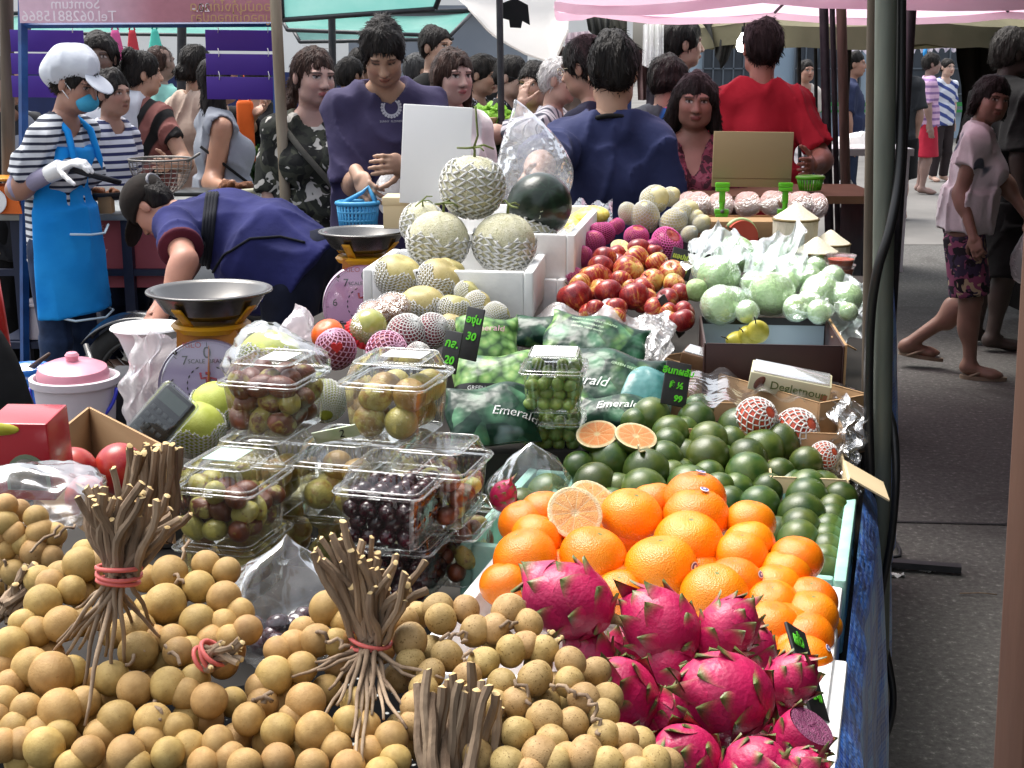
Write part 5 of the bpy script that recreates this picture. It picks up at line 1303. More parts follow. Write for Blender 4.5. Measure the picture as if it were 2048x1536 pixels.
def lid_label(rt, w, d, z, m, x=0, y=0, rz=0, txt=None):
	g = G(); g.box((w,d,.0006), TM((x,y,z),(0,0,rz))); l = ob('label', g.mesh('label', m, smooth=False), rt)
	if txt:
		me = text_mesh('lettering', txt, d*.6, M_BLK, .0002); ob('lettering', me, l, (x,y,z+.0006), (0,0,rz))
lid_label(b1, .045,.06,.1145, M_LBLP, .01, .0); lid_label(b2, .06,.045,.1145, M_LBLP, .01, .01); lid_label(b4, .05,.06,.1145, mat('teal_label', hx('#9fc4b4'), hx('#c8dcd0'), ns=20, rough=.4), -.01, .01)
p = P(672, 868, 2.0); g = G(); g.box((.07,.002,.022), TM((0,0,0),(.5,-.25,-.2))); e = tag(ob('price_tag', g.mesh('price_tag', M_LBL, smooth=False), None, p), 'green edged paper tag with black digit stuck between the clear boxes', 'price tag')
me = text_mesh('lettering', '2', .018, M_BLK, .0003, shear=.3); ob('lettering', me, e, (.008,-.004,.001), (PI/2+.3,-.25,-.2))
# bag of cherries in clear film with a pale knot
def film(name, label, cat, fn, nu, nv, m=None, cu=False):
	g = G(); g.grid(fn, nu, nv, cu=cu); me = g.mesh(name, m or M_FILM); c = sum((v.co for v in me.vertices), Vector())/len(me.vertices)
	for v in me.vertices: v.co -= c
	return tag(ob(name, me, None, c), label, cat)
def crumple(c, rx, ry, rz, seed, amp=.25, fr=3.0, knot=None, nk=.5):
	sn = SN(seed, fr, 7); sn2 = SN(seed+1, fr*3.2, 7)
	def fn(u, v):
		th = PI*(.02+.96*v); ph = 2*PI*u; d_ = np.array((math.sin(th)*math.cos(ph), math.sin(th)*math.sin(ph), math.cos(th)))
		r = 1+amp*float(sn(d_))-amp*.4*abs(float(sn2(d_)))
		p = Vector((d_[0]*rx*r, d_[1]*ry*r, d_[2]*rz*r))
		if knot is not None and d_[2] > .2:
			t = ((d_[2]-.2)/.8)**1.3; k = Vector(knot); p = p.lerp(k+Vector((p.x,p.y,0))*(.18+.5*max(0,t-.8)), t*nk+t*t*(1-nk))
		return Vector(c)+p
	return fn
cb = P(560, 1225, 1.45)
film('fruit_bag', 'knotted clear film bag of cherries behind the middle longan stems', 'plastic bag', crumple(cb, .07, .05, .052, 3, .42, 4.0, knot=(.008,.02,.085), nk=.3), 40, 26)
for i in range(16):
	a = random.uniform(0,6.28); q = random.uniform(.2,1)
	tag(ob('cherry', random.choice(CHE), None, cb+Vector((math.cos(a)*q*.055, math.sin(a)*q*.035-.01, -.035+random.uniform(0,.03))), rrot(3), .0128), 'dark cherry inside the knotted film bag', 'cherry', 'cherries in the knotted film bag')
film('film_wrap', 'crumpled shiny clear film beside the far longan bunch', 'plastic film', crumple(P(78,1000,1.5), .075, .05, .045, 5, .35), 36, 22)
film('film_wrap', 'crumpled shiny clear film between the cherry boxes and green oranges', 'plastic film', crumple(P(1062,975,2.13), .075, .05, .06, 6, .4, knot=(.0,0,.075)), 36, 22)
# grape boxes
CLG = clam_meshes(.104, .115, .07, .032, 'grape_box')
for u, v, z, lb, fl, fg, sd in ((1092, 832, .998, 'clear box of green grapes with a white paper lid, uppermost', 'green grape in the upper clear box', 'grapes in the upper clear box', 21), (1090, 932, .90, 'clear box of green grapes under the white lidded one', 'green grape in the lower clear box', 'grapes in the lower clear box', 22)):
	p = PZ(u, v, z); rt = box_thing('clear_box', lb, 'clear box', p+TX*.0575, -AX*.4, CLG, 'clear boxes of green grapes')
	fill('grape', 'grape', fl, fg, rt, GRP, .0128, .098, .108, .094, 110, seed=sd)
	if z > .95: lid_label(rt, .078, .085, .1035, mat('white_paper', (.85,.85,.85), rough=.5))
# ---------------------------------------------------------------- grape bags with printed leaves
def bagmat(name, base, w=.42):
	t = NT(name); v1 = t.n('TexVoronoi', {'Vector': t.co(), 'Scale': 52.0}); v2 = t.n('TexVoronoi', {'Vector': t.n('VectorMath', {0: t.co(), 1: t.n('VectorMath', {0: t.n('TexNoise', {'Vector': t.co(), 'Scale': 30.0}).outputs['Color'], 1: (.015,.015,.015)}, operation='MULTIPLY').outputs[0]}, operation='ADD').outputs[0], 'Scale': 24.0})
	gr = t.ramp(v1.outputs['Distance'], [(0, hx('#a9c57c')), (.4, hx('#6f9a52')), (.8, hx('#2a4a26'))])
	lf = t.mix(t.ramp(v2.outputs['Distance'], [(.25, 0.0), (.6, .8)]), t.ramp(v2.outputs['Color'], [(.2, hx('#143528')), (.5, hx('#25553a')), (.8, hx('#5a8e6a'))]), hx('#0f2a20'))
	m = t.ramp(t.noise(5, 2, dist=.8), [(w, 0.0), (w+.06, 1.0)])
	col = t.mix(m, lf, gr); col = t.mix(t.ramp(t.noise(7, 3), [(.62, 0.0), (.68, .8)]), col, base)
	return t.surf(t.bsdf(col, .3, t.bump(t.noise(13, 3, .5), .4, .03), spec=.4))
M_BAG1 = bagmat('printed_grape_bag', hx('#10291f'), .36); M_BAG2 = bagmat('printed_leaf_bag', hx('#12302a'), .5); M_WT = mat('white_print', (.8,.82,.8), rough=.3); M_BLKP = mat('black_print', (.006,.007,.006), rough=.3); M_GRT2 = mat('pale_green_print', hx('#a8c8a0'), rough=.35)
def pillow(label, u, v, d, w, h, th, rot, m, seed, texts=(), grp='printed bags of green grapes', clear=False):
	sn = SN(seed, 14/w*.12, 7); root_loc = P(u, v, d)
	def z(x, y, s=1):
		a = max(0, 1-abs(2*x/w)**2.6)*max(0, 1-abs(2*y/h)**2.6)
		return s*th*.5*a**.6+.012*float(sn((x,y,0)))*(1-.4*a)+.006*math.sin(x*60+seed)*(1-a)+.007*abs(float(sn((x*2.1+1,y*2.3,0))))*s
	g = G()
	for s in (1,-1):
		g.grid(lambda a, b: ((a-.5)*w*(1-.04*math.sin(b*9+seed)), (b-.5)*h*(1-.05*math.sin(a*7+seed)), z((a-.5)*w, (b-.5)*h, s)+s*.0004), 30, 24)
	o = ob('grape_bag', g.mesh('grape_bag', m), None, root_loc, rot); tag(o, label, 'grape bag', grp)
	for (s, size, x, y, rz, mm, sh, nm) in texts:
		if nm == 'printed_strip':
			g2 = G(); cw, ch = s
			R_ = Matrix.Rotation(rz,2)
			def sf(a, b):
				q = R_ @ Vector(((a-.5)*cw, (b-.5)*ch)); return (x+q.x, y+q.y, z(x+q.x, y+q.y)+.0022)
			g2.grid(sf, 16, 4); ob(nm, g2.mesh(nm, mm), o); continue
		me = text_mesh('lettering', s, size, mm, 0, shear=sh); R_ = Matrix.Rotation(rz, 2)
		for vv in me.vertices:
			q = R_ @ Vector((vv.co.x, vv.co.y)); vv.co = (x+q.x, y+q.y, z(x+q.x, y+q.y)+.0035)
		ob('lettering', me, o)
	return o
pillow('leaf printed grape bag, largest, lying across the others with white small print', 1190, 690, 2.75, .20, .13, .06, (.55,.16,-.22), M_BAG2, 1, [('GREEN SEEDLESS GRAPES', .0085, -.01, .03, -.08, M_GRT2, 0, ''), ('KEEP REFRIGERATED', .007, -.02, .017, -.08, M_GRT2, 0, ''), ('SEEDLESS TABLE GRAPES', .006, -.02, .005, -.08, M_GRT2, 0, '')])
pillow('grape bag with a white script word, leaning against the clear grape boxes', 1215, 775, 2.58, .20, .16, .07, (.7,.1,-.25), M_BAG2, 2, [('Emerald', .030, -.045, -.015, .0, M_WT, .25, ''), ('GREEN SEEDLESS', .009, .035, .03, -.1, M_GRT2, 0, '')])
pillow('grape bag lowest down behind the green oranges with a white script word', 1235, 832, 2.5, .15, .08, .05, (.6,0,-.15), M_BAG2, 7, [('Emerald', .024, .0, .0, .05, M_WT, .25, '')])
pillow('grape bag with a pink printed word behind the black price boards', 975, 690, 2.68, .12, .13, .06, (.8,0,.05), M_BAG1, 3, [('Emerald', .020, .0, .02, .05, mat('pink_print', hx('#c99aa8'), rough=.3), .2, '')])
pillow('grape bag with a black strip of lettering near the yellow jujubes', 985, 762, 2.5, .15, .11, .06, (.8,-.12,-.12), M_BAG1, 4, [((.13,.02), 0, -.005, -.032, -.12, M_BLKP, 0, 'printed_strip'), ('GREEN SEEDLESS', .011, .0, -.033, -.12, M_WT, 0, '')])
pillow('thin grape bag folded between the pink printed one and the largest one', 1085, 662, 2.85, .12, .08, .05, (.7,0,-.1), M_BAG2, 5)
pillow('see through grape bag with a black and white word beside the clear boxes', 985, 830, 2.38, .16, .12, .06, (.7,-.05,.12), bagmat('silver_green_bag', hx('#8fa3a4'), .55), 6, [('Emerald', .025, .037, -.021, -.2, M_BLKP, .2, ''), ('Emerald', .0245, .036, -.0202, -.2, M_WT, .2, '')])
pillow('crumpled teal film bag behind the date sign', 1285, 790, 2.55, .11, .12, .06, (.7,.1,-.2), mat('teal_bag', hx('#3f7a78'), hx('#7fb0b0'), ns=14, rough=.25, bump=.5, bs=12, bd=.03, coat=.15), 8)
film('film_wrap', 'milky film sheet lining the box under the grape bags', 'plastic film', lambda u, v: P(1320+u*0-20*math.sin(v*3), 0, 1) if False else P(lerp(1010,1340,u), 640-28*math.sin(u*3.1)+v*40+8*math.sin(u*17), 2.98-.12*v)+Vector((0,.015*math.sin(u*31+v*6),.01*math.sin(u*23))), 40, 6, plastic('lining_film', (.8,.78,.78), .1, .35, .25, (.62,.6,.59), bump=.8, bs=15, bd=.03))
film('film_wrap', 'pleated grey film spilling over the box side near the dates', 'plastic film', lambda u, v: P(lerp(1270,1338,u)+10*math.sin(v*5), lerp(640,775,v)-20*u, 2.86-.15*v)+Vector((.008*math.sin(v*20+u*9),.015*math.sin(u*17+v*9),0)), 16, 20, plastic('grey_film', (.8,.8,.8), .15, .35, .2, (.55,.55,.55), bump=.9, bs=18, bd=.03))
# ---------------------------------------------------------------- price boards with chalk pen writing
M_BOARD = mat('black_board', (.012,.012,.013), (.03,.03,.03), ns=12, rough=.55); M_PEN = mat('green_chalk_pen', hx('#5fd42a'), rough=.5); M_PENW = mat('yellow_green_pen', hx('#b5c94a'), rough=.5)
def board(label, c, w, h, rot, lines, m=M_PEN):
	root = thing('price_board', label, 'price sign', c); root.rotation_euler = rot
	g = G(); g.box((w,.004,h), bev=.0015); ob('board', g.mesh('board', M_BOARD, sharp=40), root)
	for s, size, x, z in lines:
		me = text_mesh('lettering', s, size, m, .0004, shear=.15, bold=.0006); o = ob('lettering', me, root, (x,-.0032,z), (PI/2,0,0))
	return root
board('black price board with green Thai writing in front of the dates', P(1352,768,2.46), .048, .080, (-.35,.22,.12), [('อินทผลัม', .0165, 0, .022), ('฿ ½', .016, .0, -.003), ('99', .016, .006, -.027)])
board('black price board with green Thai writing, taller one by the nashi pears', P(944,668,2.46), .036, .095, (-.2,.1,-.5), [('องุ่น', .018, 0, .025), ('30', .02, 0, -.005)])
board('black price board with green writing at the near edge of the grape bags', P(902,704,2.42), .035, .075, (-.2,.1,-.5), [('กล.', .02, 0, .015), ('20', .02, 0, -.015)])
board('black price board leaning on the mandarins above the dragon fruits', P(1614,1345,1.42), .062, .105, (-.55,.55,.95), [('แก้ว', .02, -.01, .034), ('กก.', .018, .0, .0), ('ละ 40', .016, .0, -.028)])
board('grey green price board standing behind the apples', P(1362,528,3.25), .055, .07, (-.25,.3,.1), [('แอปเปิ้ล', .016, 0, .015), ('5 ลูก', .018, 0, -.014)], M_PENW)
board('narrow price board wedged between apples and the pear box', P(1343,632,2.95), .022, .10, (-.3,-.42,.8), [('10', .018, 0, .02)], M_PENW)
# ---------------------------------------------------------------- boxes of pears and dates
M_PBOX = mat('dark_maroon_print', hx('#2f1512'), hx('#3a1c18'), ns=9, rough=.5); M_WIN = mat('pale_blue_board', hx('#a9b9c4'), hx('#bccad2'), ns=3, rough=.6)
pb = tray_corner('fruit_carton', 'dark printed carton with pale inside holding yellow pears', 'carton', 1690, 692, 1.06, .27, .29, .12, .004, M_PBOX, rz=-.10)
g = G(); g.box((.258,.001,.07), TM((0,.138,.07))); ob('lining', g.mesh('lining', M_WIN, smooth=False), pb)
g = G(); g.box((.258,.002,.016), TM((0,.1373,.112))); ob('top_band', g.mesh('top_band', M_BLKP, smooth=False), pb)
g = G(); g.box((.258,.28,.001), TM((0,0,.05))); ob('inner_floor', g.mesh('inner_floor', M_WIN, smooth=False), pb)
g = G(); g.box((.0045,.286,.118), TM((.1375,0,.062))); ob('outer_side', g.mesh('outer_side', M_CARD, smooth=False), pb)
g = G(); g.lathe([(.001,0),(.017,0)], 20, TM((.1402,-.06,.045),(0,PI/2,0))); ob('hand_hole', g.mesh('hand_hole', M_BLKP), pb)
g = G(); g.prism([(.03*math.cos(a),.022*math.sin(a)) for a in np.linspace(0,2*PI,17)[:-1]], .003, TM((.155,.02,.09),(0,.5,.2))); ob('hand_flap', g.mesh('hand_flap', M_CARD, smooth=False), pb)
g = G()
for r0 in (.012,.017): g.tube([(.02+r0*math.cos(a),-.0965,.07+r0*math.sin(a)) for a in np.linspace(0,2*PI,21)], .0012, 5)
ob('emblem', g.mesh('emblem', mat('brown_emblem', hx('#6b4636'), rough=.5)), pb)
M_PEAR = mat('yellow_pear_skin', hx('#a8a033'), hx('#bdb045'), ns=2, rough=.4, spk=hx('#7a7324'), ss=30, st=.64)
PEAR = ball('pear', M_PEAR, prof=lambda z: (1-.34*max(0,z)**1.2, z*1.25), n=22, nz=16, amp=.03)
M_TWG = mat('pear_stalk', (.03,.022,.015), rough=.8)
for u, v, z, lb, rt in ((1474,684,1.02,'yellow pear with a long stalk lying lowest in the maroon carton',(.3,-1.25,.3)), (1497,672,1.035,'yellow pear resting on the other in the maroon carton',(.3,-1.1,.6)), (1515,662,1.05,'yellow pear in a white foam net at the back of the maroon carton',(.2,-.8,.9))):
	o = ob('pear', PEAR, None, PZ(u,v,z), rt, .024); tag(o, lb, 'pear')
	g = G(); g.tube([(0,0,1.15),(.1,0,1.5),(.12,.05,2.0)], .06, 6); ob('stalk', g.mesh('stalk', M_TWG), o)
def tray_edge(name, label, cat, A, B, z, dp, h, t, m, **kw):
	a, b = PZ(*A, z), PZ(*B, z); r = math.atan2(b.y-a.y, b.x-a.x); R = Matrix.Rotation(r, 4, 'Z'); c = (a+b)/2+R.to_3x3() @ Vector((0,dp/2,0)); c.z = z-h
	return tray(name, label, cat, Matrix.Translation(c) @ R, (b-a).length, dp, h, t, m, **kw)
dbx = tray_edge('date_carton', 'long open brown carton set aslant holding packs of dates', 'carton', (1316,712), (1640,806), 1.0, .125, .11, .004, M_CARD)
M_DATE = mat('date_skin', hx('#4a1f0d'), hx('#6d3214'), ns=3, rough=.3, coat=.3); DATE = ball('date', M_DATE, n=14, nz=10, amp=.05, sq=(.55,.55,1.1))
def date_pack(label, u, v, d, w, dp, h, rot, front, letter=None):
	root = thing('date_pack', label, 'date pack', P(u, v, d), 0); root.rotation_euler = rot
	g = G(); g.box((w,dp,h), bev=.002); ob('carton', g.mesh('carton', front, sharp=40), root)
	g = G(); g.box((w*.94,dp*.9,.003), TM((0,0,h/2+.002)), bev=.001); ob('clear_window', g.mesh('clear_window', plastic('shiny_window', (.9,.9,.92), .45, .12, .08), sharp=40), root)
	if letter:
		ob('lettering', text_mesh('lettering', letter, h*.62, mat('olive_print', hx('#59692f'), rough=.4), .0003), root, (.016,-dp/2-.0006,-.001), (PI/2,0,0))
		g = G(); g.add([v_.co for v_ in DATE.vertices], [tuple(p_.vertices) for p_ in DATE.polygons], 0, TM((-w*.37,-dp/2-.001,.0),(0,.5,0),(.014,.003,.014))); ob('date_picture', g.mesh('date_picture', M_DATE), root)
		g = G(); g.box((.012,.0006,.012), TM((w*.43,-dp/2-.0005,-h*.14))); ob('corner_mark', g.mesh('corner_mark', mat('brown_mark', hx('#8a5a3a')), smooth=False), root)
	return root
date_pack('cream date pack with green lettering and a shiny clear top', 1580, 764, 2.55, .150, .06, .036, (.18,.16,-.20), mat('cream_carton', hx('#c9c29c'), hx('#d5cfae'), ns=8, rough=.45), 'Degletnour')
date_pack('brown date pack in clear wrap lying inside the tilted carton', 1425, 726, 2.71, .12, .05, .03, (.1,.2,-.35), mat('brown_pack', hx('#5a3d2a'), hx('#7a5a40'), ns=22, rough=.3))
bx2 = tray_corner('cardboard_box', 'wide cardboard box lined with film behind the green oranges', 'cardboard box', 1692, 868, .965, .32, .20, .11, .004, M_CARD, rz=-.12)
film('film_wrap', 'clear film lining folded over the wide cardboard box edge', 'plastic film', lambda u, v: P(lerp(1375,1712,u), lerp(762,800,u)+(v-.4)*70*(.6+.4*math.sin(u*9))+6*math.sin(u*25), 2.62-.2*v)+Vector((0,.012*math.sin(u*40+v*5),.006*math.sin(u*31))), 50, 8)
film('film_wrap', 'crumpled clear film hanging over the box corner by the tent pole', 'plastic film', lambda u, v: P(lerp(1660,1722,u)+8*math.sin(v*7), lerp(800,990,v)+10*math.sin(u*9), 2.4-.12*v)+Vector((.01*math.sin(v*26+u*5),.02*math.sin(u*15+v*11),0)), 14, 24)
gfb = tray_corner('cardboard_box', 'small cardboard box with a flap turned out beside the tent pole', 'cardboard box', 1700, 960, .93, .13, .16, .10, .004, M_CARDP, rz=-.15)
g = G(); g.box((.075,.10,.003), TM((.098,-.02,.082),(0,.5,0))); ob('flap', g.mesh('flap', M_CARDP, smooth=False), gfb)
# foam nets
def net_mesh(name, m, N, k, rs, t0, t1, prof, amp=.98, n=5, waves=0, seed=0, off=1.03):
	"""expanded foam sleeve: strands that zigzag and meet, over a turned shape of unit radius"""
	g = G(); sn = SN(seed, 3, 5)
	for i in range(N):
		sgn = 1 if i % 2 == 0 else -1; pts = []
		for j in range(k*4+1):
			s = j/(k*4); th = lerp(t0, t1, s); tri = 2*abs(((s*k+.25) % 1)*2-1)-1
			ph = 2*PI*(i+.5*amp*sgn*max(-.85,min(.85,tri*1.25)))/N
			if waves: th += waves*math.sin(ph*5+seed)*(1-s)
			r, z = prof(th); rr = off*(1+.015*float(sn((math.cos(ph)*2, math.sin(ph)*2, z*2)))); pts.append((r*math.cos(ph)*rr, r*math.sin(ph)*rr, z*rr))
		g.tube(pts, rs, n, cap=False)
	return g.mesh(name, m)
M_FOAM = mat('white_foam_net', (.78,.78,.75), (.84,.84,.82), ns=10, rough=.7, transl=.25); M_FOAMP = mat('pink_foam_net', hx('#e65cab'), hx('#ee78bb'), ns=8, rough=.65, transl=.25); M_FOAML = mat('pale_pink_foam_net', hx('#e7b3cf'), hx('#eec3da'), ns=8, rough=.65, transl=.25)
sph = lambda th: (math.sin(th), math.cos(th))
NETF = net_mesh('foam_net', M_FOAM, 34, 12, .028, .75, 2.7, lambda th: (math.sin(th), math.cos(th)*.9), waves=.08)
NETFULL = net_mesh('foam_net', M_FOAM, 30, 14, .028, .05, 3.05, sph, waves=.0, seed=2)
NETP = net_mesh('foam_net', M_FOAMP, 34, 13, .03, .5, 2.8, lambda th: (math.sin(th), math.cos(th)*.92), seed=4)
NETL = net_mesh('foam_net', M_FOAML, 26, 10, .034, .06, 3.05, sph, seed=5)
NETBIG = net_mesh('foam_net', M_FOAM, 22, 7, .04, .3, 2.8, lambda th: (math.sin(th), math.cos(th)), seed=6)
M_GF = mat('red_grapefruit_skin', hx('#b5402c'), hx('#c6583a'), ns=3, rough=.4); M_GFB = ball('grapefruit', M_GF, n=24, nz=16, amp=.02)
for u, v, r, lb in ((1512,838,44,'red fruit in a white foam net at the back of the green oranges'),(1592,862,46,'red fruit in a tighter white foam net next to the small box'),(1648,912,30,'fruit with a shredded white net sunk in the small box')):
	d = 2.4 if r > 40 else 2.32; o = ob('netted_fruit', M_GFB, None, P(u,v,d), (.9,.6,.3), r*.95*PX(v,d)); tag(o, lb, 'netted fruit'); ob('foam_net', NETBIG, o, rot=(0,0,.3))
# ---------------------------------------------------------------- melons in their tray
M_MEL = mat('melon_rind', hx('#cfcba6'), hx('#e0dcc2'), ns=5, rough=.6, bump=.5, bs=26, bd=.02, spk=hx('#b5b188'), ss=26, st=.57)
M_STEM = mat('green_melon_stem', hx('#56632f'), hx('#7a8448'), ns=20, rough=.7)
MEL = [ball('melon', M_MEL, seed=i+50, amp=.02, n=40, nz=28, dim=.05, sq=(1,1,.97)) for i in range(3)]
MNET = net_mesh('foam_net', M_FOAM, 20, 7, .042, 1.38, 2.75, sph, waves=.12, seed=7, off=1.035, n=6); MNET2 = net_mesh('foam_net', M_FOAM, 20, 8, .040, .72, 2.8, sph, waves=.1, seed=8, off=1.035, n=6)
def dmel(u, v): return 3.25-(v-480)*.0012
def melon(u, v, r, d, lb, net, rot, stemh, me):
	o = ob('melon', me, None, P(u,v,d), rot, r*PX(v,d)); tag(o, lb, 'melon', 'netted melons in the foam tray'); ob('foam_net', net, o)
	g = G(); T = (0,0,.93)
	g.tube([T,(0.0,.02,1.12),(-.05,.02,1.25)], [.05,.04,.04], 7)
	if stemh: g.tube([(-.04,.02,1.2),(.06,0,1.6),(.0,.05,2.05),(-.06,.05,2.5)], [.04,.035,.035,.03], 7)
	for sx in (-1,1): g.tube([(-.03,.02,1.22),(sx*.28,.02,1.25+.06*sx),(sx*.6,-.05,1.2)], [.04,.035,.03], 7)
	g.tube([(-.03,.02,1.22),(.1,-.25,1.28),(.15,-.45,1.2)], [.035,.03,.025], 6)
	ob('stalk', g.mesh('stalk', M_STEM), o); return o
melon(945,372,63,3.18,'topmost netted melon with a tall upright stalk', MNET2, (.1,.05,.3), True, MEL[0])
melon(877,480,61,3.12,'netted melon in front beside the nashi pears', MNET, (.15,.1,1.0), False, MEL[1])
melon(1008,484,62,3.12,'netted melon in front nearest the apples, greenest rind', MNET, (.12,-.05,2.0), False, MEL[2])
melon(1058,468,53,3.32,'netted melon at the back beside the watermelon', MNET2, (.3,.3,.5), False, MEL[1])
melon(845,448,44,3.40,'netted melon at the back beside the white sign', MNET2, (.3,-.3,.9), False, MEL[0])
mt = tray_corner('foam_tray', 'white foam tray carrying the netted melons', 'foam tray', 1066, 545, 1.155, .37, .32, .10, .02, M_STY, rz=-.12)
g = G(); g.box((.016,.004,.026), TM((.075,-.1605,.035)), bev=.001); ob('hand_slot', g.mesh('hand_slot', M_CARD), mt)
g = G(); g.box((.075,.002,.014), TM((-.03,-.161,.091))); ob('label', g.mesh('label', M_BLKP, smooth=False), mt)
tray_corner('foam_tray', 'white foam tray under the melon tray', 'foam tray', 1046, 632, 1.05, .36, .32, .12, .02, M_STY, rz=-.14)
tray_corner('foam_tray', 'white foam tray walling off the pile of apples', 'foam tray', 1128, 560, 1.10, .16, .50, .12, .018, M_STY, rz=-.26)
dt = tray_corner('foam_tray', 'white foam tray of wrapped yellow durian behind the watermelon', 'foam tray', 1150, 470, 1.20, .34, .62, .12, .02, M_STY, rz=-.16)
M_DUR = mat('durian_flesh', hx('#e0c23a'), hx('#ead77a'), ns=6, rough=.4)
DUR = ball('durian_piece', M_DUR, n=18, nz=12, amp=.12, fr=2.5, sq=(1.3,.8,.6))
for u, v in ((1165,437),(1185,430),(1150,448)): tag(ob('durian_piece', DUR, None, P(u,v,3.75), rrot(.3), .04), 'wrapped yellow durian flesh lying in the foam tray', 'durian', 'durian pieces in the foam tray')
film('film_wrap', 'white film stretched over the durian tray', 'plastic film', lambda u, v: P(lerp(1120,1225,u), lerp(404,470,v)+3*math.sin(u*12), 3.95-.35*v)+Vector((0,0,.01*math.sin(u*20+v*14))), 16, 12)
# watermelon
def wm_mat():
	t = NT('watermelon_rind'); s = t.n('SeparateXYZ', {0: t.co()}); ang = t.math('ARCTAN2', s.outputs[1], s.outputs[0])
	st = t.math('SINE', t.math('ADD', t.math('MULTIPLY', ang, 7.0), t.math('MULTIPLY', t.noise(4, 3), 3.0)))
	col = t.ramp(st, [(.2, hx('#17251b')), (.9, hx('#1d3022'))]); return t.surf(t.bsdf(col, .28, t.bump(t.noise(6,2), .05, .02)))
wm = ob('watermelon', ball('watermelon', wm_mat(), n=36, nz=24, amp=.012, dim=.05, sq=(1,1,1.06)), None, P(1079,411,3.34), (.9,.4,0), 65*PX(411,3.34)); tag(wm, 'dark green watermelon behind the melons', 'watermelon')
g = G(); g.tube([(.28,-.96,.1),(.34,-.965,.04),(.30,-.985,-.02)], .015, 5); g.tube([(.36,-.955,-.1),(.40,-.94,-.14),(.40,-.93,-.2)], .014, 5)
sc_ = ob('scratch', g.mesh('scratch', mat('pale_scratch', hx('#b9c2a8'), rough=.7)), wm); sc_.rotation_euler = (-.9,0,-.4)
# white sign and cream carton behind
def slab(name, label, cat, c, sz, rot, m, bev=.002):
	root = thing(name, label, cat, c); root.rotation_euler = rot; g = G(); g.box(sz, bev=bev); ob('panel', g.mesh('panel', m, sharp=40), root); return root
M_SIGNW = mat('white_sign_board', (.86,.86,.86), rough=.5)
ws = slab('sign_board', 'blank white sign board standing behind the melons', 'sign', P(872,311,3.55), (.173,.008,.245), (-.05,.06,.05), M_SIGNW)
g = G(); g.box((.03,.02,.16), TM((0,.018,-.18))); ob('support', g.mesh('support', M_CARDP), ws)
cc = slab('carton', 'pale cream carton under the white sign board', 'carton', P(822,424,3.6), (.13,.1,.075), (0,0,-.05), M_CARDP)
g = G(); g.box((.134,.104,.02), TM((0,0,.032)), bev=.001); ob('lid', g.mesh('lid', M_CARDP, sharp=40), cc)
# ---------------------------------------------------------------- apples
def apple_mat():
	t = NT('apple_skin'); w = t.rnd(); vec = t.n('Mapping', {'Vector': t.co(), 'Scale': (3,3,.6)}).outputs[0]
	f = t.math('ADD', t.noise(2.2, 5, .6, vec=vec, w=w), t.math('MULTIPLY', t.math('SUBTRACT', t.noise(.7, 2, w=w), .5), .9))
	f = t.math('ADD', f, t.math('MULTIPLY', t.math('SUBTRACT', w, .5), .3))
	col = t.ramp(f, [(.36, hx('#7d1420')), (.55, hx('#a8302a')), (.66, hx('#c98a45')), (.78, hx('#d3b565'))])
	col = t.mix(t.ramp(t.noise(45, 2), [(.66, 0.0), (.7, .6)]), col, hx('#e0c890'))
	return t.surf(t.bsdf(col, .3, coat=.15))
M_APP = apple_mat()
APP = [ball('apple', M_APP, prof=lambda z: (1+.06*z, z*.92), seed=i+60, amp=.03, n=26, nz=18, dim=.22, dimb=.14) for i in range(3)]
M_STK2 = mat('apple_stalk', hx('#4a3a20'), rough=.8)
def stalk2(o, i, p, R):
	if i % 2: return
	g = G(); g.tube([(0,0,.55),(.04,0,.8),(.1,0,.98)], .04, 5); ob('stalk', g.mesh('stalk', M_STK2), o)
def dap(u, v): return 3.02+(600-v)*.0035
AP_ = crop(1050, 350, 2.9257, [(290,715,95),(490,690,76),(640,712,80),(400,600,80),(445,545,72),(605,562,86),(465,492,66),(665,442,66),(755,452,48),(530,467,56),(645,502,80),(772,522,66),(742,622,68),(690,672,68),(860,572,70),(872,642,62),(832,732,64),(912,692,56),(412,782,52),(532,782,62),(762,782,62),(932,802,60),(922,852,66),(560,620,60),(320,640,60),(840,800,50)])
APL = rowlabels(AP_, 6, ['red apple with yellow streaks', 'red and yellow apple', 'mostly red apple'], 'in the bare apple pile')
pile('apple', 'apple', AP_, dap, APP, APL, 'apples piled between the foam trays', tilt=.9, parts=stalk2, rmul=1.12, low=10, lowlab='apple of the lower layer glimpsed between the upper ones', off=.04)
o = half('apple_half', half_mesh('apple_half', M_APP, mat('apple_flesh', hx('#dcc27a'), hx('#e8d79b'), ns=5, rough=.5)), 1241, 493, 3.36, 20, (.1,-.6,.8), 'apple with a slice cut away at the top of the apple pile', 'apple')
for i, (x, y, r, inn, lb) in enumerate(((285,600,66,1,'apple inside a stretched magenta foam net near the tray wall'),(320,482,78,1,'magenta netted apple lying flattened behind the bare apples'),(448,342,78,0,'crumpled magenta foam net topmost by the durian tray'),(535,300,52,0,'small bundled magenta foam net by the white netted pears'),(652,362,74,0,'magenta netted apple below the white netted pears'),(832,402,94,0,'big magenta netted apple beside the price board'),(745,422,58,0,'magenta netted apple squeezed between two bigger ones'),(385,402,84,0,'magenta netted apple just under the crumpled net'),(262,505,58,1,'magenta netted apple tight against the foam tray corner'))):
	u, v = 1050+x/2.9257, 350+y/2.9257; d = dap(u, v)+.06; o = ob('netted_apple', random.choice(APP), None, P(u,v,d), (random.uniform(-.5,.1),random.uniform(-.8,.8),i), r/2.9257*PX(v,d)*.94); tag(o, lb, 'netted apple', 'apples in magenta foam nets')
	n_ = ob('foam_net', NETP, o); n_.scale = (1+.1*(i%3), 1, 1)
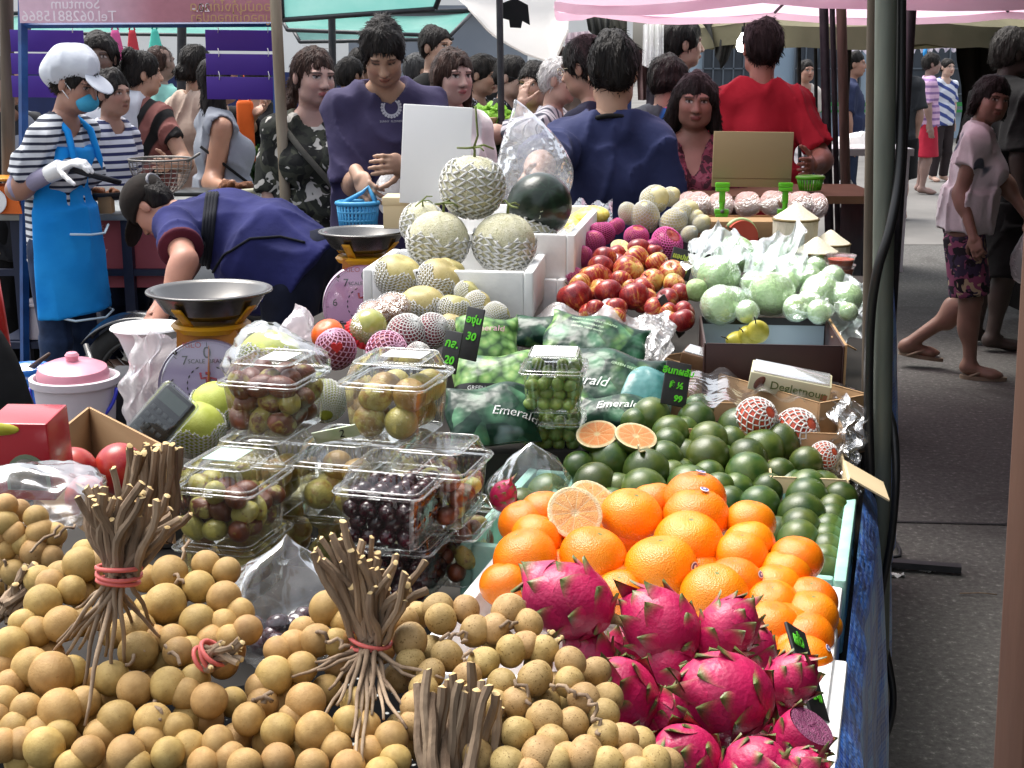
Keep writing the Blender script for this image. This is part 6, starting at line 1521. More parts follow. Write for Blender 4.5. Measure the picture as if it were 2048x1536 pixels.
# pears or mangoes in white nets
M_PALE = mat('pale_mango_skin', hx('#cdbf86'), hx('#d8cda0'), ns=2, rough=.45)
PALE = ball('mango', M_PALE, prof=lambda z: (1-.08*z, z*1.2), n=24, nz=16, amp=.04)
NETM = net_mesh('foam_net', M_FOAM, 28, 12, .026, .95, 2.95, lambda th: (math.sin(th)*(1-.08*math.cos(th)), math.cos(th)*1.2), waves=.1, seed=9); NETM2 = net_mesh('foam_net', M_FOAM, 28, 12, .026, .25, 2.95, lambda th: (math.sin(th)*(1-.08*math.cos(th)), math.cos(th)*1.2), seed=10)
for i, (x, y, r, rot, nm, lb) in enumerate(((760,142,84,(.75,.75,0),NETM,'pale mango topmost with its net slipped to one side'),(850,125,56,(.6,.8,.4),NETM,'pale mango behind the topmost one, half out of its net'),(605,225,60,(.2,-.5,0),NETM2,'fully netted pale mango at the end nearest the durian tray'),(702,245,88,(.5,-.25,.2),NETM2,'largest fully netted pale mango in front'),(870,278,80,(.4,.5,0),NETM2,'round netted pale mango in front with a fold in its net'),(938,222,78,(.5,.8,.3),NETM,'pale mango with net at its back, facing the sign clips'),(1035,282,52,(.6,.8,.2),NETM,'small pale mango at the end beside the film covered guavas'),(995,250,50,(.6,.7,.2),NETM,'small pale mango tucked behind the last one'),(962,345,48,(.8,.4,.3),NETM2,'netted pale fruit low down next to the price board'))):
	u, v = 1050+x/2.9257, 350+y/2.9257; d = 3.62+(440-v)*.002; o = ob('netted_mango', PALE, None, P(u,v,d), rot, r/2.9257*PX(v,d)*.95); tag(o, lb, 'netted mango', 'pale mangoes in white foam nets'); ob('foam_net', nm, o)
# guavas in film
M_GUA = mat('guava_skin', hx('#9dba7a'), hx('#b6cc96'), ns=3, rough=.45, bump=.2, bs=6, bd=.05)
GUA = [ball('guava', M_GUA, seed=i+70, amp=.07, fr=3.2, n=26, nz=18, dim=.08) for i in range(3)]
M_GFILM = plastic('frosted_film', (.93,.98,.95), .045, .15, .22, (.72,.78,.73), bump=.25, bs=2.2, bd=.08, edge=.35)
def wrapmesh(seed):
	sn = SN(seed, 2.6, 6); sn2 = SN(seed+1, 7, 8); g = G()
	def fn(u, v):
		th = PI*(.03+.94*v); ph = 2*PI*u; d_ = np.array((math.sin(th)*math.cos(ph), math.sin(th)*math.sin(ph), math.cos(th)))
		r = 1.05+.05*abs(float(sn(d_)))+.035*(1-abs(float(sn2(d_))))**3
		z = d_[2]*r
		if d_[2] > .8: z += (d_[2]-.8)*1.8
		return (d_[0]*r, d_[1]*r, z)
	g.grid(fn, 44, 28, cu=True)
	g.grid(lambda u, v: (.06*math.cos(u*6.28)+.55*v*math.cos(u*6.28)*(1+.5*math.sin(u*25)), .06*math.sin(u*6.28)+.3*v*math.sin(u*6.28), 1.38+.3*v+.1*math.sin(u*19)*v), 24, 5, cu=True)
	return g.mesh('film_wrap', M_GFILM)
WRP = [wrapmesh(i) for i in range(4)]
GU_ = crop(1050, 350, 2.9257, [(1130,602,108),(1142,762,96),(1440,702,112),(1232,468,92),(1395,545,58),(1562,572,84),(1655,612,70),(1732,702,100),(1882,722,80),(1752,632,56),(1892,802,46),(1660,745,60),(1300,800,58),(1235,742,62),(1700,545,56),(1800,600,60),(1530,640,66),(1340,640,66),(1720,800,60),(1480,480,66),(1590,780,66)])
def dgu(u, v): return 2.98+(600-v)*.004
GUL = rowlabels(GU_, 5, ['pale green guava in frosted film', 'bumpy green guava wrapped in film', 'guava showing through crinkled film'], 'in the guava heap')
def wrap(o, i, p, R): ob('film_wrap', WRP[i % 4], o, rot=(random.uniform(-1.2,1.2), random.uniform(-1.2,1.2), random.uniform(0,6)))
pile('guava', 'guava', GU_, dgu, GUA, GUL, 'guavas wrapped in thin film', tilt=2, parts=wrap, rmul=1.15)
for u, v, r, lb in ((1392,580,23,'bare pale green guava next to the apples'),(1632,535,20,'bare green guava poking up with a leaf beside the juice cups')):
	d = dgu(u,v); o = ob('guava', GUA[0], None, P(u,v,d), (.4,.3,0), r*PX(v,d)); tag(o, lb, 'guava')
	if u > 1600: g = G(); g.grid(lambda a, b: ((a-.5)*.9*math.sin(PI*min(1,b+.08)), .2*b, .8+b*.7), 4, 6); ob('leaf', g.mesh('leaf', M_STEM), o)
M_GSH = plastic('thin_white_film', (.93,.97,.96), .06, .24, .25, (.7,.76,.76), bump=.6, bs=10, bd=.03, edge=.5)
film('film_wrap', 'peaked white film draped over the guavas in front of the bread boxes', 'plastic film', lambda u, v: P(lerp(1378,1500,u), lerp(445+45*abs(u-.5)*2+6*math.sin(u*21), 520+8*math.sin(u*13), v), 3.42-.3*v)+Vector((0,.02*math.sin(u*27+v*8),.012*math.sin(u*19+v*15))), 34, 16, M_GSH)
film('film_wrap', 'second white film peak beside the carved coconut', 'plastic film', lambda u, v: P(lerp(1490,1612,u), lerp(490-42*u+7*math.sin(u*19), 545+6*math.sin(u*11), v), 3.40-.3*v)+Vector((0,.02*math.sin(u*23+v*9),.012*math.sin(u*17+v*13))), 34, 16, M_GSH)
film('film_wrap', 'film skirt hanging over the cloth below the guavas', 'plastic film', lambda u, v: P(lerp(1655,1735,u)+4*math.sin(v*9), lerp(560+10*math.sin(u*9), 690-25*u, v), 3.1-.15*v)+Vector((.01*math.sin(v*20),.02*math.sin(u*15+v*7),0)), 18, 18, M_GSH)
# coconuts
M_COC = mat('white_coconut_husk', hx('#d5cbb2'), hx('#e2dac4'), ns=16, rough=.7, stretch=(1,1,.2), bump=.25, bs=30, bd=.01); M_COCS = mat('coconut_shell_ring', hx('#6b5a38'), hx('#8a774e'), ns=9, rough=.8)
def coconut(u, v, d, r, lb):
	root = thing('carved_coconut', lb, 'coconut', P(u,v,d)); s = r*PX(v,d); root.scale = (s,)*3
	g = G(); g.lathe([(.3,-.95),(.78,-.9),(.97,-.6),(1.0,.25)], 14, cap=(1,0)); ob('husk', g.mesh('husk', M_COC, sharp=25), root)
	g = G(); g.lathe([(1.0,.25),(1.03,.28),(1.02,.34),(.98,.36)], 28); ob('shell_ring', g.mesh('shell_ring', M_COCS), root)
	g = G(); g.lathe([(.98,.36),(.5,.68),(.12,.98),(.01,1.02)], 11); ob('cone_top', g.mesh('cone_top', M_COC, sharp=20), root)
coconut(1591, 452, 3.62, 46, 'carved coconut with pointed white top, fully in view'); coconut(1632, 518, 3.45, 44, 'carved coconut with only its white point showing above the guavas'); coconut(1660, 500, 3.6, 40, 'carved coconut behind the juice cups at the table edge')
sl_ = thing('melon_slice', 'red watermelon slice lying before the bread boxes', 'melon slice', P(1488,462,3.6)); g = G(); n = 16
arc = [(.045*math.cos(a), .045*math.sin(a)) for a in np.linspace(.1, PI-.1, n)]
g.prism(arc, .03, TM((0,.015,-.02),(PI/2,0,0))); ob('flesh', g.mesh('flesh', mat('red_melon_flesh', hx('#b8352a'), hx('#cc4a38'), ns=12, rough=.4), smooth=False), sl_)
g = G(); g.tube([(.046*math.cos(a), 0, .046*math.sin(a)-.02) for a in np.linspace(.1, PI-.1, n)], .006, 8); ob('rind', g.mesh('rind', M_GUA), sl_); sl_.rotation_euler = (0,.6,.3)
M_CUP = plastic('clear_cup', (.95,.95,.95), .1, .04, .1); M_JUI = mat('orange_chilli_sauce', hx('#c8451c'), hx('#d86a2a'), ns=8, rough=.25)
for u, v, lb in ((1680,545,'clear cup of orange sauce, bottom one in front'),(1681,526,'clear cup of orange sauce stacked on the front one'),(1650,540,'clear cup of orange sauce behind, bottom'),(1648,524,'clear cup of orange sauce behind, stacked on top')):
	d = 3.3 if u > 1660 else 3.45; root = thing('sauce_cup', lb, 'sauce cup', P(u,v+9,d), 0, 'cups of orange sauce')
	g = G(); g.lathe([(.001,.001),(.026,.001),(.031,.02),(.0305,.021),(.001,.021)], 20); ob('sauce', g.mesh('sauce', M_JUI, sharp=40), root)
	g = G(); g.lathe([(.001,0),(.027,0),(.034,.028),(.036,.028),(.036,.031),(.001,.032)], 20); ob('cup', g.mesh('cup', M_CUP, sharp=40), root)
# bread or longkong bags in cartons behind, cardboard sign with clips
M_BRD = mat('pinkish_wrapped_bun', hx('#c08a78'), hx('#d3a78f'), ns=4, rough=.35); M_BFILM = plastic('pink_film', (.97,.9,.9), .14, .16, .15, (.85,.7,.68), bump=1.0, bs=5, bd=.08)
BRD = ball('wrapped_bun', M_BRD, n=24, nz=16, amp=.06, fr=2.4, sq=(1,1,.9)); g = G(); g.grid(crumple((0,0,0),1.08,1.08,1.0,9,.08,4), 36, 24, cu=True); BRW = g.mesh('film_wrap', M_BFILM)
for i, (u, v) in enumerate(((1397,408),(1441,410),(1496,408),(1545,406),(1601,408),(1630,412),(1378,410),(1570,412))):
	d = 4.05 if i < 5 else 4.2; o = ob('wrapped_bun', BRD, None, P(u,v,d), rrot(.4), 26*PX(v,d)); tag(o, ['pink wrapped bun first in the row behind the clips', 'pink wrapped bun behind the nearer green clip', 'pink wrapped bun in the middle under the cardboard sign', 'pink wrapped bun just before the farther green clip', 'pink wrapped bun behind the carved coconut', 'pink wrapped bun last in the row by the dark poles', 'pink wrapped bun half hidden behind the pale mangoes', 'pink wrapped bun squeezed between two others at the farther clip'][i], 'wrapped bun', 'pink wrapped buns in the carton'); ob('film_wrap', BRW, o, rot=(0,0,i))
tray_corner('carton', 'brown carton tray holding the pink wrapped buns', 'carton', 1560, 440, 1.13, .32, .12, .05, .004, M_CARD, rz=-.02)
slab('carton', 'flat brown carton in front of the wrapped buns', 'carton', P(1480,455,3.85), (.30,.10,.045), (0,0,-.02), M_CARD)
cs = slab('cardboard_sign', 'blank brown cardboard sheet clipped upright above the wrapped buns', 'sign', P(1505,319,4.0), (.225,.005,.155), (0,.012,0), mat('plain_brown_card', hx('#9a8462'), hx('#a68f6c'), ns=3, rough=.8, bump=.2, bs=110, bd=.001, stretch=(.3,1,1)), .0008)
g = G(); g.box((.222,.001,.0015), TM((0,-.0032,-.053))); ob('fold_line', g.mesh('fold_line', M_CARDD, smooth=False), cs)
M_CLIP = mat('lime_green_plastic', hx('#58b822'), hx('#66c62c'), ns=4, rough=.3, coat=.2)
for u, lb in ((1444,'lime green display clip holding the cardboard sign, nearer the mangoes'),(1570,'lime green display clip holding the cardboard sign, above the coconut')):
	root = thing('display_clip', lb, 'clip', P(u,400,3.96)); s = PX(400,3.96)
	def z(v): return (400-v)*s
	g = G(); g.box((28*s,.014,9*s), TM((0,0,z(370))), bev=.001); g.box((26*s,.02,7*s), TM((0,0,z(379))), bev=.001); ob('jaw', g.mesh('jaw', M_CLIP, sharp=40), root)
	g = G(); g.box((12*s,.01,26*s), TM((0,0,z(394))), bev=.001); g.tube([(0,-.004,z(405)),(0,-.004,z(420))], 5*s, 10); ob('stem', g.mesh('stem', M_CLIP, sharp=40), root)
	g = G(); g.box((28*s,.016,10*s), TM((0,0,z(423))), bev=.001); g.box((24*s,.02,7*s), TM((0,0,z(431))), bev=.001); ob('foot', g.mesh('foot', M_CLIP, sharp=40), root)
	g = G(); g.tube([(0,-.011,z(422)),(0,-.014,z(422))], 4*s, 12); ob('screw', g.mesh('screw', M_GALV), root)
# ---------------------------------------------------------------- nashi pears, kiwi mangoes and netted balls beside the second scale
M_NAS = mat('nashi_pear_skin', hx('#a5985c'), hx('#bcb07a'), ns=2.5, rough=.5, spk=hx('#7a6a34'), ss=28, st=.62, var=.12, hvar=.02)
NAS = [ball('nashi_pear', M_NAS, seed=i+80, amp=.03, n=26, nz=18, dim=.2, dimb=.08, sq=(1,1,.9)) for i in range(3)]
NETN = net_mesh('foam_net', M_FOAM, 38, 13, .026, 1.05, 2.85, lambda th: (math.sin(th), math.cos(th)*.9), waves=.16, seed=11)
def nash(pts):
	for i, (x, y, r, rot, lb) in enumerate(pts):
		u, v = 600+x/2.9257, 250+y/2.9257; d = 2.78+(660-v)*.0022; o = ob('nashi_pear', NAS[i % 3], None, P(u,v,d), rot, 1.24*r/2.9257*PX(v,d)); tag(o, lb, 'nashi pear', 'nashi pears in white foam nets'); ob('foam_net', NETN, o)
nash([(575,888,118,(.2,.35,0),'brownish nashi pear topmost against the pink dial scale'),(822,918,116,(.15,.55,0),'nashi pear topmost next to the melon tray'),(868,870,84,(.3,.3,1),'russet nashi pear behind, against the melon tray'),(715,1062,112,(.15,-.1,.5),'nashi pear in the second row with a green shoulder'),(905,1092,92,(-.25,.25,.2),'shiny green nashi pear in the middle row'),(1045,1066,78,(.3,1.3,.4),'netted nashi pear lying on its side below the melon tray'),(1150,1120,70,(.3,1.3,.9),'netted nashi pear at the foot of the melon tray'),(895,1190,78,(.1,.3,.7),'lowest nashi pear half hidden by the black boards'),(980,990,66,(.2,.9,.2),'brown nashi pear behind the side lying one')])
M_KIW = mat('wrapped_brown_mango', hx('#8a5a34'), hx('#a8703f'), ns=2, rough=.25, coat=.5, coatr=.1); M_GRS = mat('wrapped_green_mango', hx('#9aa04a'), hx('#b0b060'), ns=2, rough=.22, coat=.5, coatr=.1); M_REDR = mat('red_ribbon_foil', hx('#c8242c'), hx('#d8383c'), ns=9, rough=.3)
KIW = ball('wrapped_fruit', M_KIW, n=26, nz=18, amp=.03, sq=(1,1,.92)); GRS = ball('wrapped_fruit', M_GRS, n=26, nz=18, amp=.03, sq=(1,1,1.1)); RDB = ball('netted_fruit', mat('deep_red_fruit', hx('#7d2430'), hx('#94404a'), ns=3, rough=.4), n=24, nz=16, amp=.03); ORB = ball('persimmon', mat('persimmon_skin', hx('#d8541a'), hx('#e06a24'), ns=2, rough=.3), n=26, nz=18, amp=.03, dim=.1, sq=(1,1,.8))
g = G(); g.grid(crumple((0,0,0),1.05,1.05,1.02,15,.05,5), 40, 26, cu=True); FWR = g.mesh('film_wrap', plastic('tight_shiny_film', (.97,.97,.97), .06, .01, .08, edge=.35, bump=.5, bs=5, bd=.1))
def kf(lb, nm, x, y, r, me, rot, extra, cat):
	u, v = 600+x/2.9257, 250+y/2.9257; d = 2.68+(660-v)*.0022; o = ob(nm, me, None, P(u,v,d), rot, 1.12*r/2.9257*PX(v,d)); tag(o, lb, cat)
	for e in extra:
		if e == 'film': ob('film_wrap', FWR, o)
		if e == 'net': ob('foam_net', NETFULL, o)
		if e == 'netl': ob('foam_net', NETL, o)
		if e == 'ruff':
			g = G(); g.grid(lambda a, b: ((1.0+.16*b*(1+.5*math.sin(a*2*PI*24)))*math.cos(a*2*PI), (1.0+.16*b*(1+.5*math.sin(a*2*PI*24)))*math.sin(a*2*PI), -.25-.3*b+.06*math.sin(a*2*PI*24)), 96, 3, cu=True); ob('red_ruff', g.mesh('red_ruff', M_REDR), o)
		if e == 'heart':
			g = G(); hp = [(.3*(16*math.sin(a)**3)/16, .3*(13*math.cos(a)-5*math.cos(2*a)-2*math.cos(3*a)-math.cos(4*a))/16) for a in np.linspace(0,2*PI,29)[:-1]]; g.prism(hp, .1, TM((.15,-1.18,.35),(PI/2,0,0))); h = ob('heart_charm', g.mesh('heart_charm', M_REDR, sharp=40), o); h.rotation_euler = tuple(-q for q in rot)
	return o
kf('brown shiny wrapped fruit behind, next to the second scale','wrapped_fruit',548,1082,96,KIW,(.2,.3,0),['film'],'wrapped fruit')
kf('reddish brown wrapped fruit nearest the pink dial','wrapped_fruit',432,1118,88,KIW,(.3,-.2,1),['film'],'wrapped fruit')
kf('green wrapped fruit in a frilled red foil cup','wrapped_fruit',402,1188,98,GRS,(.5,.45,0),['film','ruff'],'wrapped fruit')
kf('netted dark red fruit in front of the brown wrapped one','netted_fruit',625,1225,105,RDB,(.5,.6,0),['net'],'netted fruit')
kf('netted dark red fruit beside the lowest nashi pear','netted_fruit',772,1205,92,RDB,(.7,.9,0),['net'],'netted fruit')
kf('netted pale fruit lying above the yellow jujube box','netted_fruit',508,1325,105,RDB,(.8,1.2,0),['netl'],'netted fruit')
kf('pink netted fruit with a red heart charm','netted_fruit',208,1312,104,RDB,(.3,-.2,0),['netl','heart'],'netted fruit')
kf('orange persimmon beside the pink dial scale','persimmon',160,1222,88,ORB,(.5,-.4,0),[],'persimmon')
kf('netted red fruit half under the black board','netted_fruit',940,1330,70,RDB,(.5,.3,0),['net'],'netted fruit')
kf('pale netted fruit between the two black boards','netted_fruit',690,1345,66,RDB,(.5,.3,0),['net'],'netted fruit')
# ---------------------------------------------------------------- spring scales
M_STEEL = mat('worn_stainless_steel', hx('#6d6b6a'), hx('#858380'), ns=6, rough=.27, metal=.95, bump=.05, bs=30); M_YEL = mat('yellow_enamel', hx('#c88a12'), hx('#d69a1e'), ns=8, rough=.4, spk=hx('#7a4a10'), ss=18, st=.7); M_ORG = mat('orange_enamel', hx('#a8661c'), hx('#b9762a'), ns=9, rough=.5, spk=hx('#5a3a14'), ss=20, st=.66)
M_DIAL = mat('lilac_dial', hx('#b7a7cc'), hx('#c0b1d4'), ns=2, rough=.4); M_DIALP = mat('pink_dial', hx('#cf95c4'), hx('#d8a3cd'), ns=2, rough=.4); M_INK = mat('dark_print_ink', (.02,.02,.035), rough=.5); M_REDI = mat('red_print_ink', hx('#b8324a'), rough=.5); M_COVER = plastic('dial_cover', (.97,.97,.97), .06, .02, .1); M_NEED = mat('orange_needle', hx('#b8622a'), rough=.5)
def scale(label, u, v, d, pr, dialv, dialr, dm, rz=0.0, seed=1):
	"""pan balance: pan centre shows at (u, v)"""
	c = P(u, v, d); zd = P(u, dialv, d-.06).z; base = zd-dialr*1.05
	root = thing('weighing_scale', label, 'scale', (c.x, c.y, base), rz); H = c.z-base
	g = G(); g.lathe([(.002,H-.052),(pr*.55,H-.05),(pr*.78,H-.036),(pr*.96,H-.004),(pr*1.0,H),(pr*1.045,H+.001),(pr*1.05,H+.004),(pr*1.0,H+.005),(pr*.95,H-.001),(pr*.77,H-.032),(pr*.54,H-.046),(.002,H-.048)], 48); pan = ob('pan', g.mesh('pan', M_STEEL, sharp=60), root)
	g = G(); g.tube([(pr*1.05*math.cos(a), pr*1.05*math.sin(a), H+.002) for a in np.linspace(0,2*PI,49)], .0028, 8, cap=False); ob('rolled_rim', g.mesh('rolled_rim', M_STEEL), pan)
	g = G(); g.lathe([(.002,H-.060),(pr*.62,H-.060),(pr*.68,H-.066),(pr*.62,H-.076),(pr*.4,H-.082),(.002,H-.082)], 40); pl = ob('platform', g.mesh('platform', M_YEL, sharp=35), root)
	for a in (-2.05, -.55, 1.0, 2.6):
		ca, sa = math.cos(a), math.sin(a); g = G()
		g.grid(lambda q, w: ((lerp(pr*.62, pr*.93, w)*ca-(q-.5)*.022*sa), (lerp(pr*.62, pr*.93, w)*sa+(q-.5)*.022*ca), H-.062+.036*w+.004), 3, 4); o = ob('pan_bracket', g.mesh('pan_bracket', M_YEL), root); md = o.modifiers.new('t','SOLIDIFY'); md.thickness = .003
	zt = H-.082; zb = dialr*2+.02
	for sx in (-1,1):
		g = G(); g.box((.012,.03,zt-zb+.012), TM((sx*pr*.34,0,(zt+zb)/2))); ob('post', g.mesh('post', M_ORG, sharp=30), root)
	g = G(); g.box((pr*.5,.02,.01), TM((0,0,zb+.004))); ob('lever', g.mesh('lever', M_ORG, sharp=30), root)
	g = G(); bw, bd = pr*1.02, .11
	g.loft([[(x*bw/2*s, y*bd/2*(.7+.3*s), z) for x, y in ((-1,-1),(1,-1),(1,1),(-1,1))] for s, z in ((1.25,0),(1.15,.02),(1.0,zb-.02),(.98,zb))], cap=(1,1)); ob('body', g.mesh('body', M_ORG, sharp=30), root)
	D = TM((0,-.062,dialr*1.05),(PI/2,0,0)); g = G(); g.lathe([(.001,0),(dialr*.97,0),(dialr,.003),(dialr,-.035),(.001,-.036)], 56, D); dl = ob('dial', g.mesh('dial', dm, sharp=40), root)
	g = G(); g.lathe([(.001,.007),(dialr*.9,.006),(dialr*1.01,.0),(dialr*1.015,-.02)], 56, D); ob('dial_cover', g.mesh('dial_cover', M_COVER), root)
	y0 = -.0628
	def at(ang, r): a = math.radians(90-ang); return (r*dialr*math.cos(a), y0, dialr*1.05+r*dialr*math.sin(a))
	g = G()
	for i in range(160):
		a = math.radians(90-i*360/160); r0 = .86 if i % 20 == 0 else (.89 if i % 10 == 0 else .915)
		p0, p1 = Vector((r0*dialr*math.cos(a),0,r0*dialr*math.sin(a))), Vector((.94*dialr*math.cos(a),0,.94*dialr*math.sin(a))); n = Vector((-math.sin(a),0,math.cos(a)))*(.0007 if i % 20 == 0 else .0003)
		o = Vector((0,y0,dialr*1.05)); g.add([o+p0-n,o+p1-n,o+p1+n,o+p0+n], [(0,1,2,3)])
	ob('graduations', g.mesh('graduations', M_INK, smooth=False), dl)
	rot = (PI/2,0,0)
	for s, ang, r, sz, m in (('0',0,.72,.34,M_INK),('7',-38,.72,.26,M_INK),('6',-82,.72,.26,M_INK),('5',-128,.72,.26,M_INK),('1',40,.72,.22,M_INK),('2',84,.72,.22,M_INK)):
		x, y, z = at(ang, r); ob('numeral', text_mesh('numeral', s, sz*dialr, m, .0002), dl, (x,y-.0004,z), rot)
	for s, ang, r, sz, m, dx in (('KILO',-12,.9,.17,M_REDI,-.1),('SCALE  BRAND',0,.55,.12,M_INK,.02),('กก.',-20,.72,.0001,M_INK,0)):
		if sz < .01: continue
		x, y, z = at(ang, r); ob('lettering', text_mesh('lettering', s, sz*dialr, m, .0002), dl, (x+dx*dialr,y-.0004,z), rot)
	x, y, z = at(180, .62); ob('lettering', text_mesh('lettering', 'กิโล ไทย', .2*dialr, M_INK, .0002), dl, (x,y-.0004,z), rot)
	# red standing figure in a wreath
	g = G(); cz = dialr*1.12; k = dialr*.3
	for pts, r in (([(0,.55),(0,.1)],.16),([(0,.9),(0,.7)],.17),([(0,.1),(-.25,-.35),(-.2,-.8)],.1),([(0,.1),(.25,-.3),(.3,-.8)],.1),([(-.05,.5),(-.45,.45),(-.5,.85)],.08),([(.05,.5),(.5,.4),(.6,.05)],.08)):
		g.tube([(x*k, y0-.0012, cz+z*k) for x, z in pts], [r*k]*len(pts), 6)
	fg = g.mesh('emblem', M_REDI)
	for v_ in fg.vertices: v_.co.y = y0-.0006+(v_.co.y-y0)*.02
	ob('emblem', fg, dl)
	g = G()
	for sx in (-1,1):
		for i in range(9):
			a = math.radians(-75+i*17); p = Vector((sx*.42*dialr*math.cos(a), y0-.0005, cz-.02*dialr+.42*dialr*math.sin(a))); t = Vector((-sx*math.sin(a),0,math.cos(a)))*.05*dialr; n = Vector((sx*math.cos(a),0,math.sin(a)))*.016*dialr
			g.add([p-t,p+n,p+t,p-n], [(0,1,2,3)])
	ob('wreath', g.mesh('wreath', M_INK, smooth=False), dl)
	g = G(); o = Vector((0,y0-.004,dialr*1.05)); g.tube([o+Vector((-.02*dialr,0,-.55*dialr)), o+Vector((.05*dialr,0,.88*dialr))], [.045*dialr,.008*dialr], 6); g.lathe([(.001,.003),(.07*dialr,.002),(.07*dialr,0)], 16, TM(o,(PI/2,0,0))); ob('needle', g.mesh('needle', M_NEED), root)
	for a in (-40,40,140,-140):
		x, y, z = at(a, .965); g = G(); g.lathe([(.001,.003),(.004,.002),(.004,0)], 10, TM((x,y-.003,z),(PI/2,0,0))); ob('screw', g.mesh('screw', M_STEEL), dl)
	return root
s1 = scale('near weighing scale with a lilac dial and an empty steel pan', 419, 582, 2.72, .115, 776, .098, M_DIAL, .04)
s2 = scale('farther weighing scale with a pink dial beside the nashi pears', 726, 464, 3.62, .108, 612, .108, M_DIALP, .12)
g = G(); g.box((.3,.3,.16), TM((0,0,-.08))); sd_ = thing('crate_stand', 'dark crate the near weighing scale stands on', 'crate', s1.location); ob('crate', g.mesh('crate', M_DKST, sharp=30), sd_)
p = P(375,860,2.45)
# ---------------------------------------------------------------- pomelos, wrapped calculator, red box, apples
M_POM = mat('pomelo_skin', hx('#a9b23f'), hx('#bcc45a'), ns=2.5, rough=.45, bump=.25, bs=30, bd=.02)
POM = ball('pomelo', M_POM, n=32, nz=22, amp=.02, sq=(1,1,.95)); NETPO = net_mesh('foam_net', M_FOAM, 40, 13, .024, 1.2, 2.8, sph, waves=.1, seed=13)
for u, v, r, d, rt, lb in ((392,858,58,2.28,(.25,.1,0),'green pomelo in a white foam net beside the wrapped calculator'),(432,812,52,2.42,(.3,-.1,1),'green pomelo behind, just under the lilac dial'),(540,722,66,2.36,(.2,.2,2),'pale pomelo in clear film behind the red brown jujubes'),(648,800,44,2.3,(.2,1.0,2),'netted pomelo peeking between the two top jujube boxes')):
	o = ob('pomelo', POM, None, P(u,v,d), rt, r*PX(v,d)); tag(o, lb, 'pomelo'); ob('foam_net', NETPO, o)
film('fruit_bag', 'clear film bag open around the pale pomelo', 'plastic bag', crumple(P(545,718,2.36), .085, .06, .062, 21, .3), 36, 22)
ck = thing('calculator', 'black calculator in clear film leaning on the pomelos', 'calculator', P(322,838,2.2)); ck.rotation_euler = (-.5,.62,-.35)
g = G(); g.box((.062,.022,.105), bev=.006); ob('case', g.mesh('case', M_BLKP, sharp=40), ck)
g = G(); g.box((.05,.002,.022), TM((0,-.0115,.034))); ob('screen', g.mesh('screen', mat('grey_screen', hx('#4d5850'), rough=.2), smooth=False), ck)
for i in range(4):
	for j in range(4): g = G(); g.box((.009,.004,.008), TM((-.019+.0127*i,-.012,.008-.015*j)), bev=.001); ob('key', g.mesh('key', mat('key', (.03,.035,.035), rough=.4) if i+j == 0 else bpy.data.materials['key']), ck)
g = G(); g.box((.07,.03,.115), bev=.008); ob('film_wrap', g.mesh('film_wrap', plastic('tight_clear_film', (.9,.92,.92), .05, .01, .1, bump=.4, bs=12, bd=.02, edge=.35), sharp=40), ck)
# open cardboard box with red fruit, turned cornerwise
zt = 1.08; B_, L_, R_ = PZ(178,814,zt), PZ(62,908,zt), PZ(338,896,zt); cb2 = thing('cardboard_box', 'open brown cardboard box standing cornerwise with two big red fruits', 'cardboard box', (B_+(L_+R_-B_))/2-Vector((0,0,.14)))
def panel(nm, a, b, h, m, parent, t=.004):
	dr = (b-a).normalized(); n = Vector((-dr.y, dr.x, 0)); L = (b-a).length; g = G()
	M_ = Matrix(((dr.x,n.x,0,(a.x+b.x)/2),(dr.y,n.y,0,(a.y+b.y)/2),(0,0,1,a.z-h/2),(0,0,0,1))); g.box((L,t,h), M_); wpart(nm, g.mesh(nm, m, smooth=False), parent)
F_ = L_+R_-B_
for a, b in ((B_,L_),(R_,B_),(L_,F_),(F_,R_)): panel('wall', a, b, .14 if a is not L_ and a is not F_ else .06, M_CARD, cb2)
bpy.data.objects['wall'].name = 'wall'
for o in cb2.children:
	pass
M_MANG = mat('red_mango_skin', hx('#9c1526'), hx('#b5402c'), ns=1.6, rough=.35, spk=hx('#c98a5a'), ss=34, st=.66, coat=.15); MNG = ball('red_fruit', M_MANG, n=32, nz=22, amp=.03, sq=(1,1,1.08))
for u, v, r, d, lb, rt in ((147,944,48,1.80,'big red yellow flushed fruit in the box, next to the red carton',(.2,.3,0)),(238,938,50,1.82,'big deep red fruit in the box, behind the longan stems',(.1,-.2,2)),(170,992,40,1.72,'red fruit lower in the box under the other two',(.3,.2,1))): tag(ob('red_fruit', MNG, None, P(u,v,d), rt, r*PX(v,d)), lb, 'red fruit')
rbx = thing('fruit_carton', 'glossy red carton with an arched clear window at the stall edge', 'carton', P(40,925,1.62)); M_RCART = mat('red_gloss_carton', hx('#a81828'), hx('#b5202e'), ns=3, rough=.25, coat=.3); s = PX(925,1.62); rbx.rotation_euler = (.1,0,-.06)
g = G(); g.box((126*s,.07,.10), TM((0,.035,0)), bev=.002); ob('carton', g.mesh('carton', M_RCART, sharp=40), rbx)
def arch(w, h): return [(-w/2,-h/2),(w/2,-h/2)]+[(w/2*math.cos(a), -h/2+h*.35+h*.65*math.sin(a)) for a in np.linspace(0,PI,13)]
g = G(); g.prism(arch(88*s,76*s), .002, TM((14*s,-.0005,-.012),(PI/2,0,0))); ob('window_border', g.mesh('window_border', mat('grey_green_border', hx('#7d8a72'), rough=.5), smooth=False), rbx)
g = G(); g.prism(arch(74*s,66*s), .002, TM((14*s,-.0015,-.014),(PI/2,0,0))); ob('clear_window', g.mesh('clear_window', mat('dim_window', hx('#4a4030'), hx('#7a6c4a'), ns=30, rough=.15, coat=.5)), rbx)
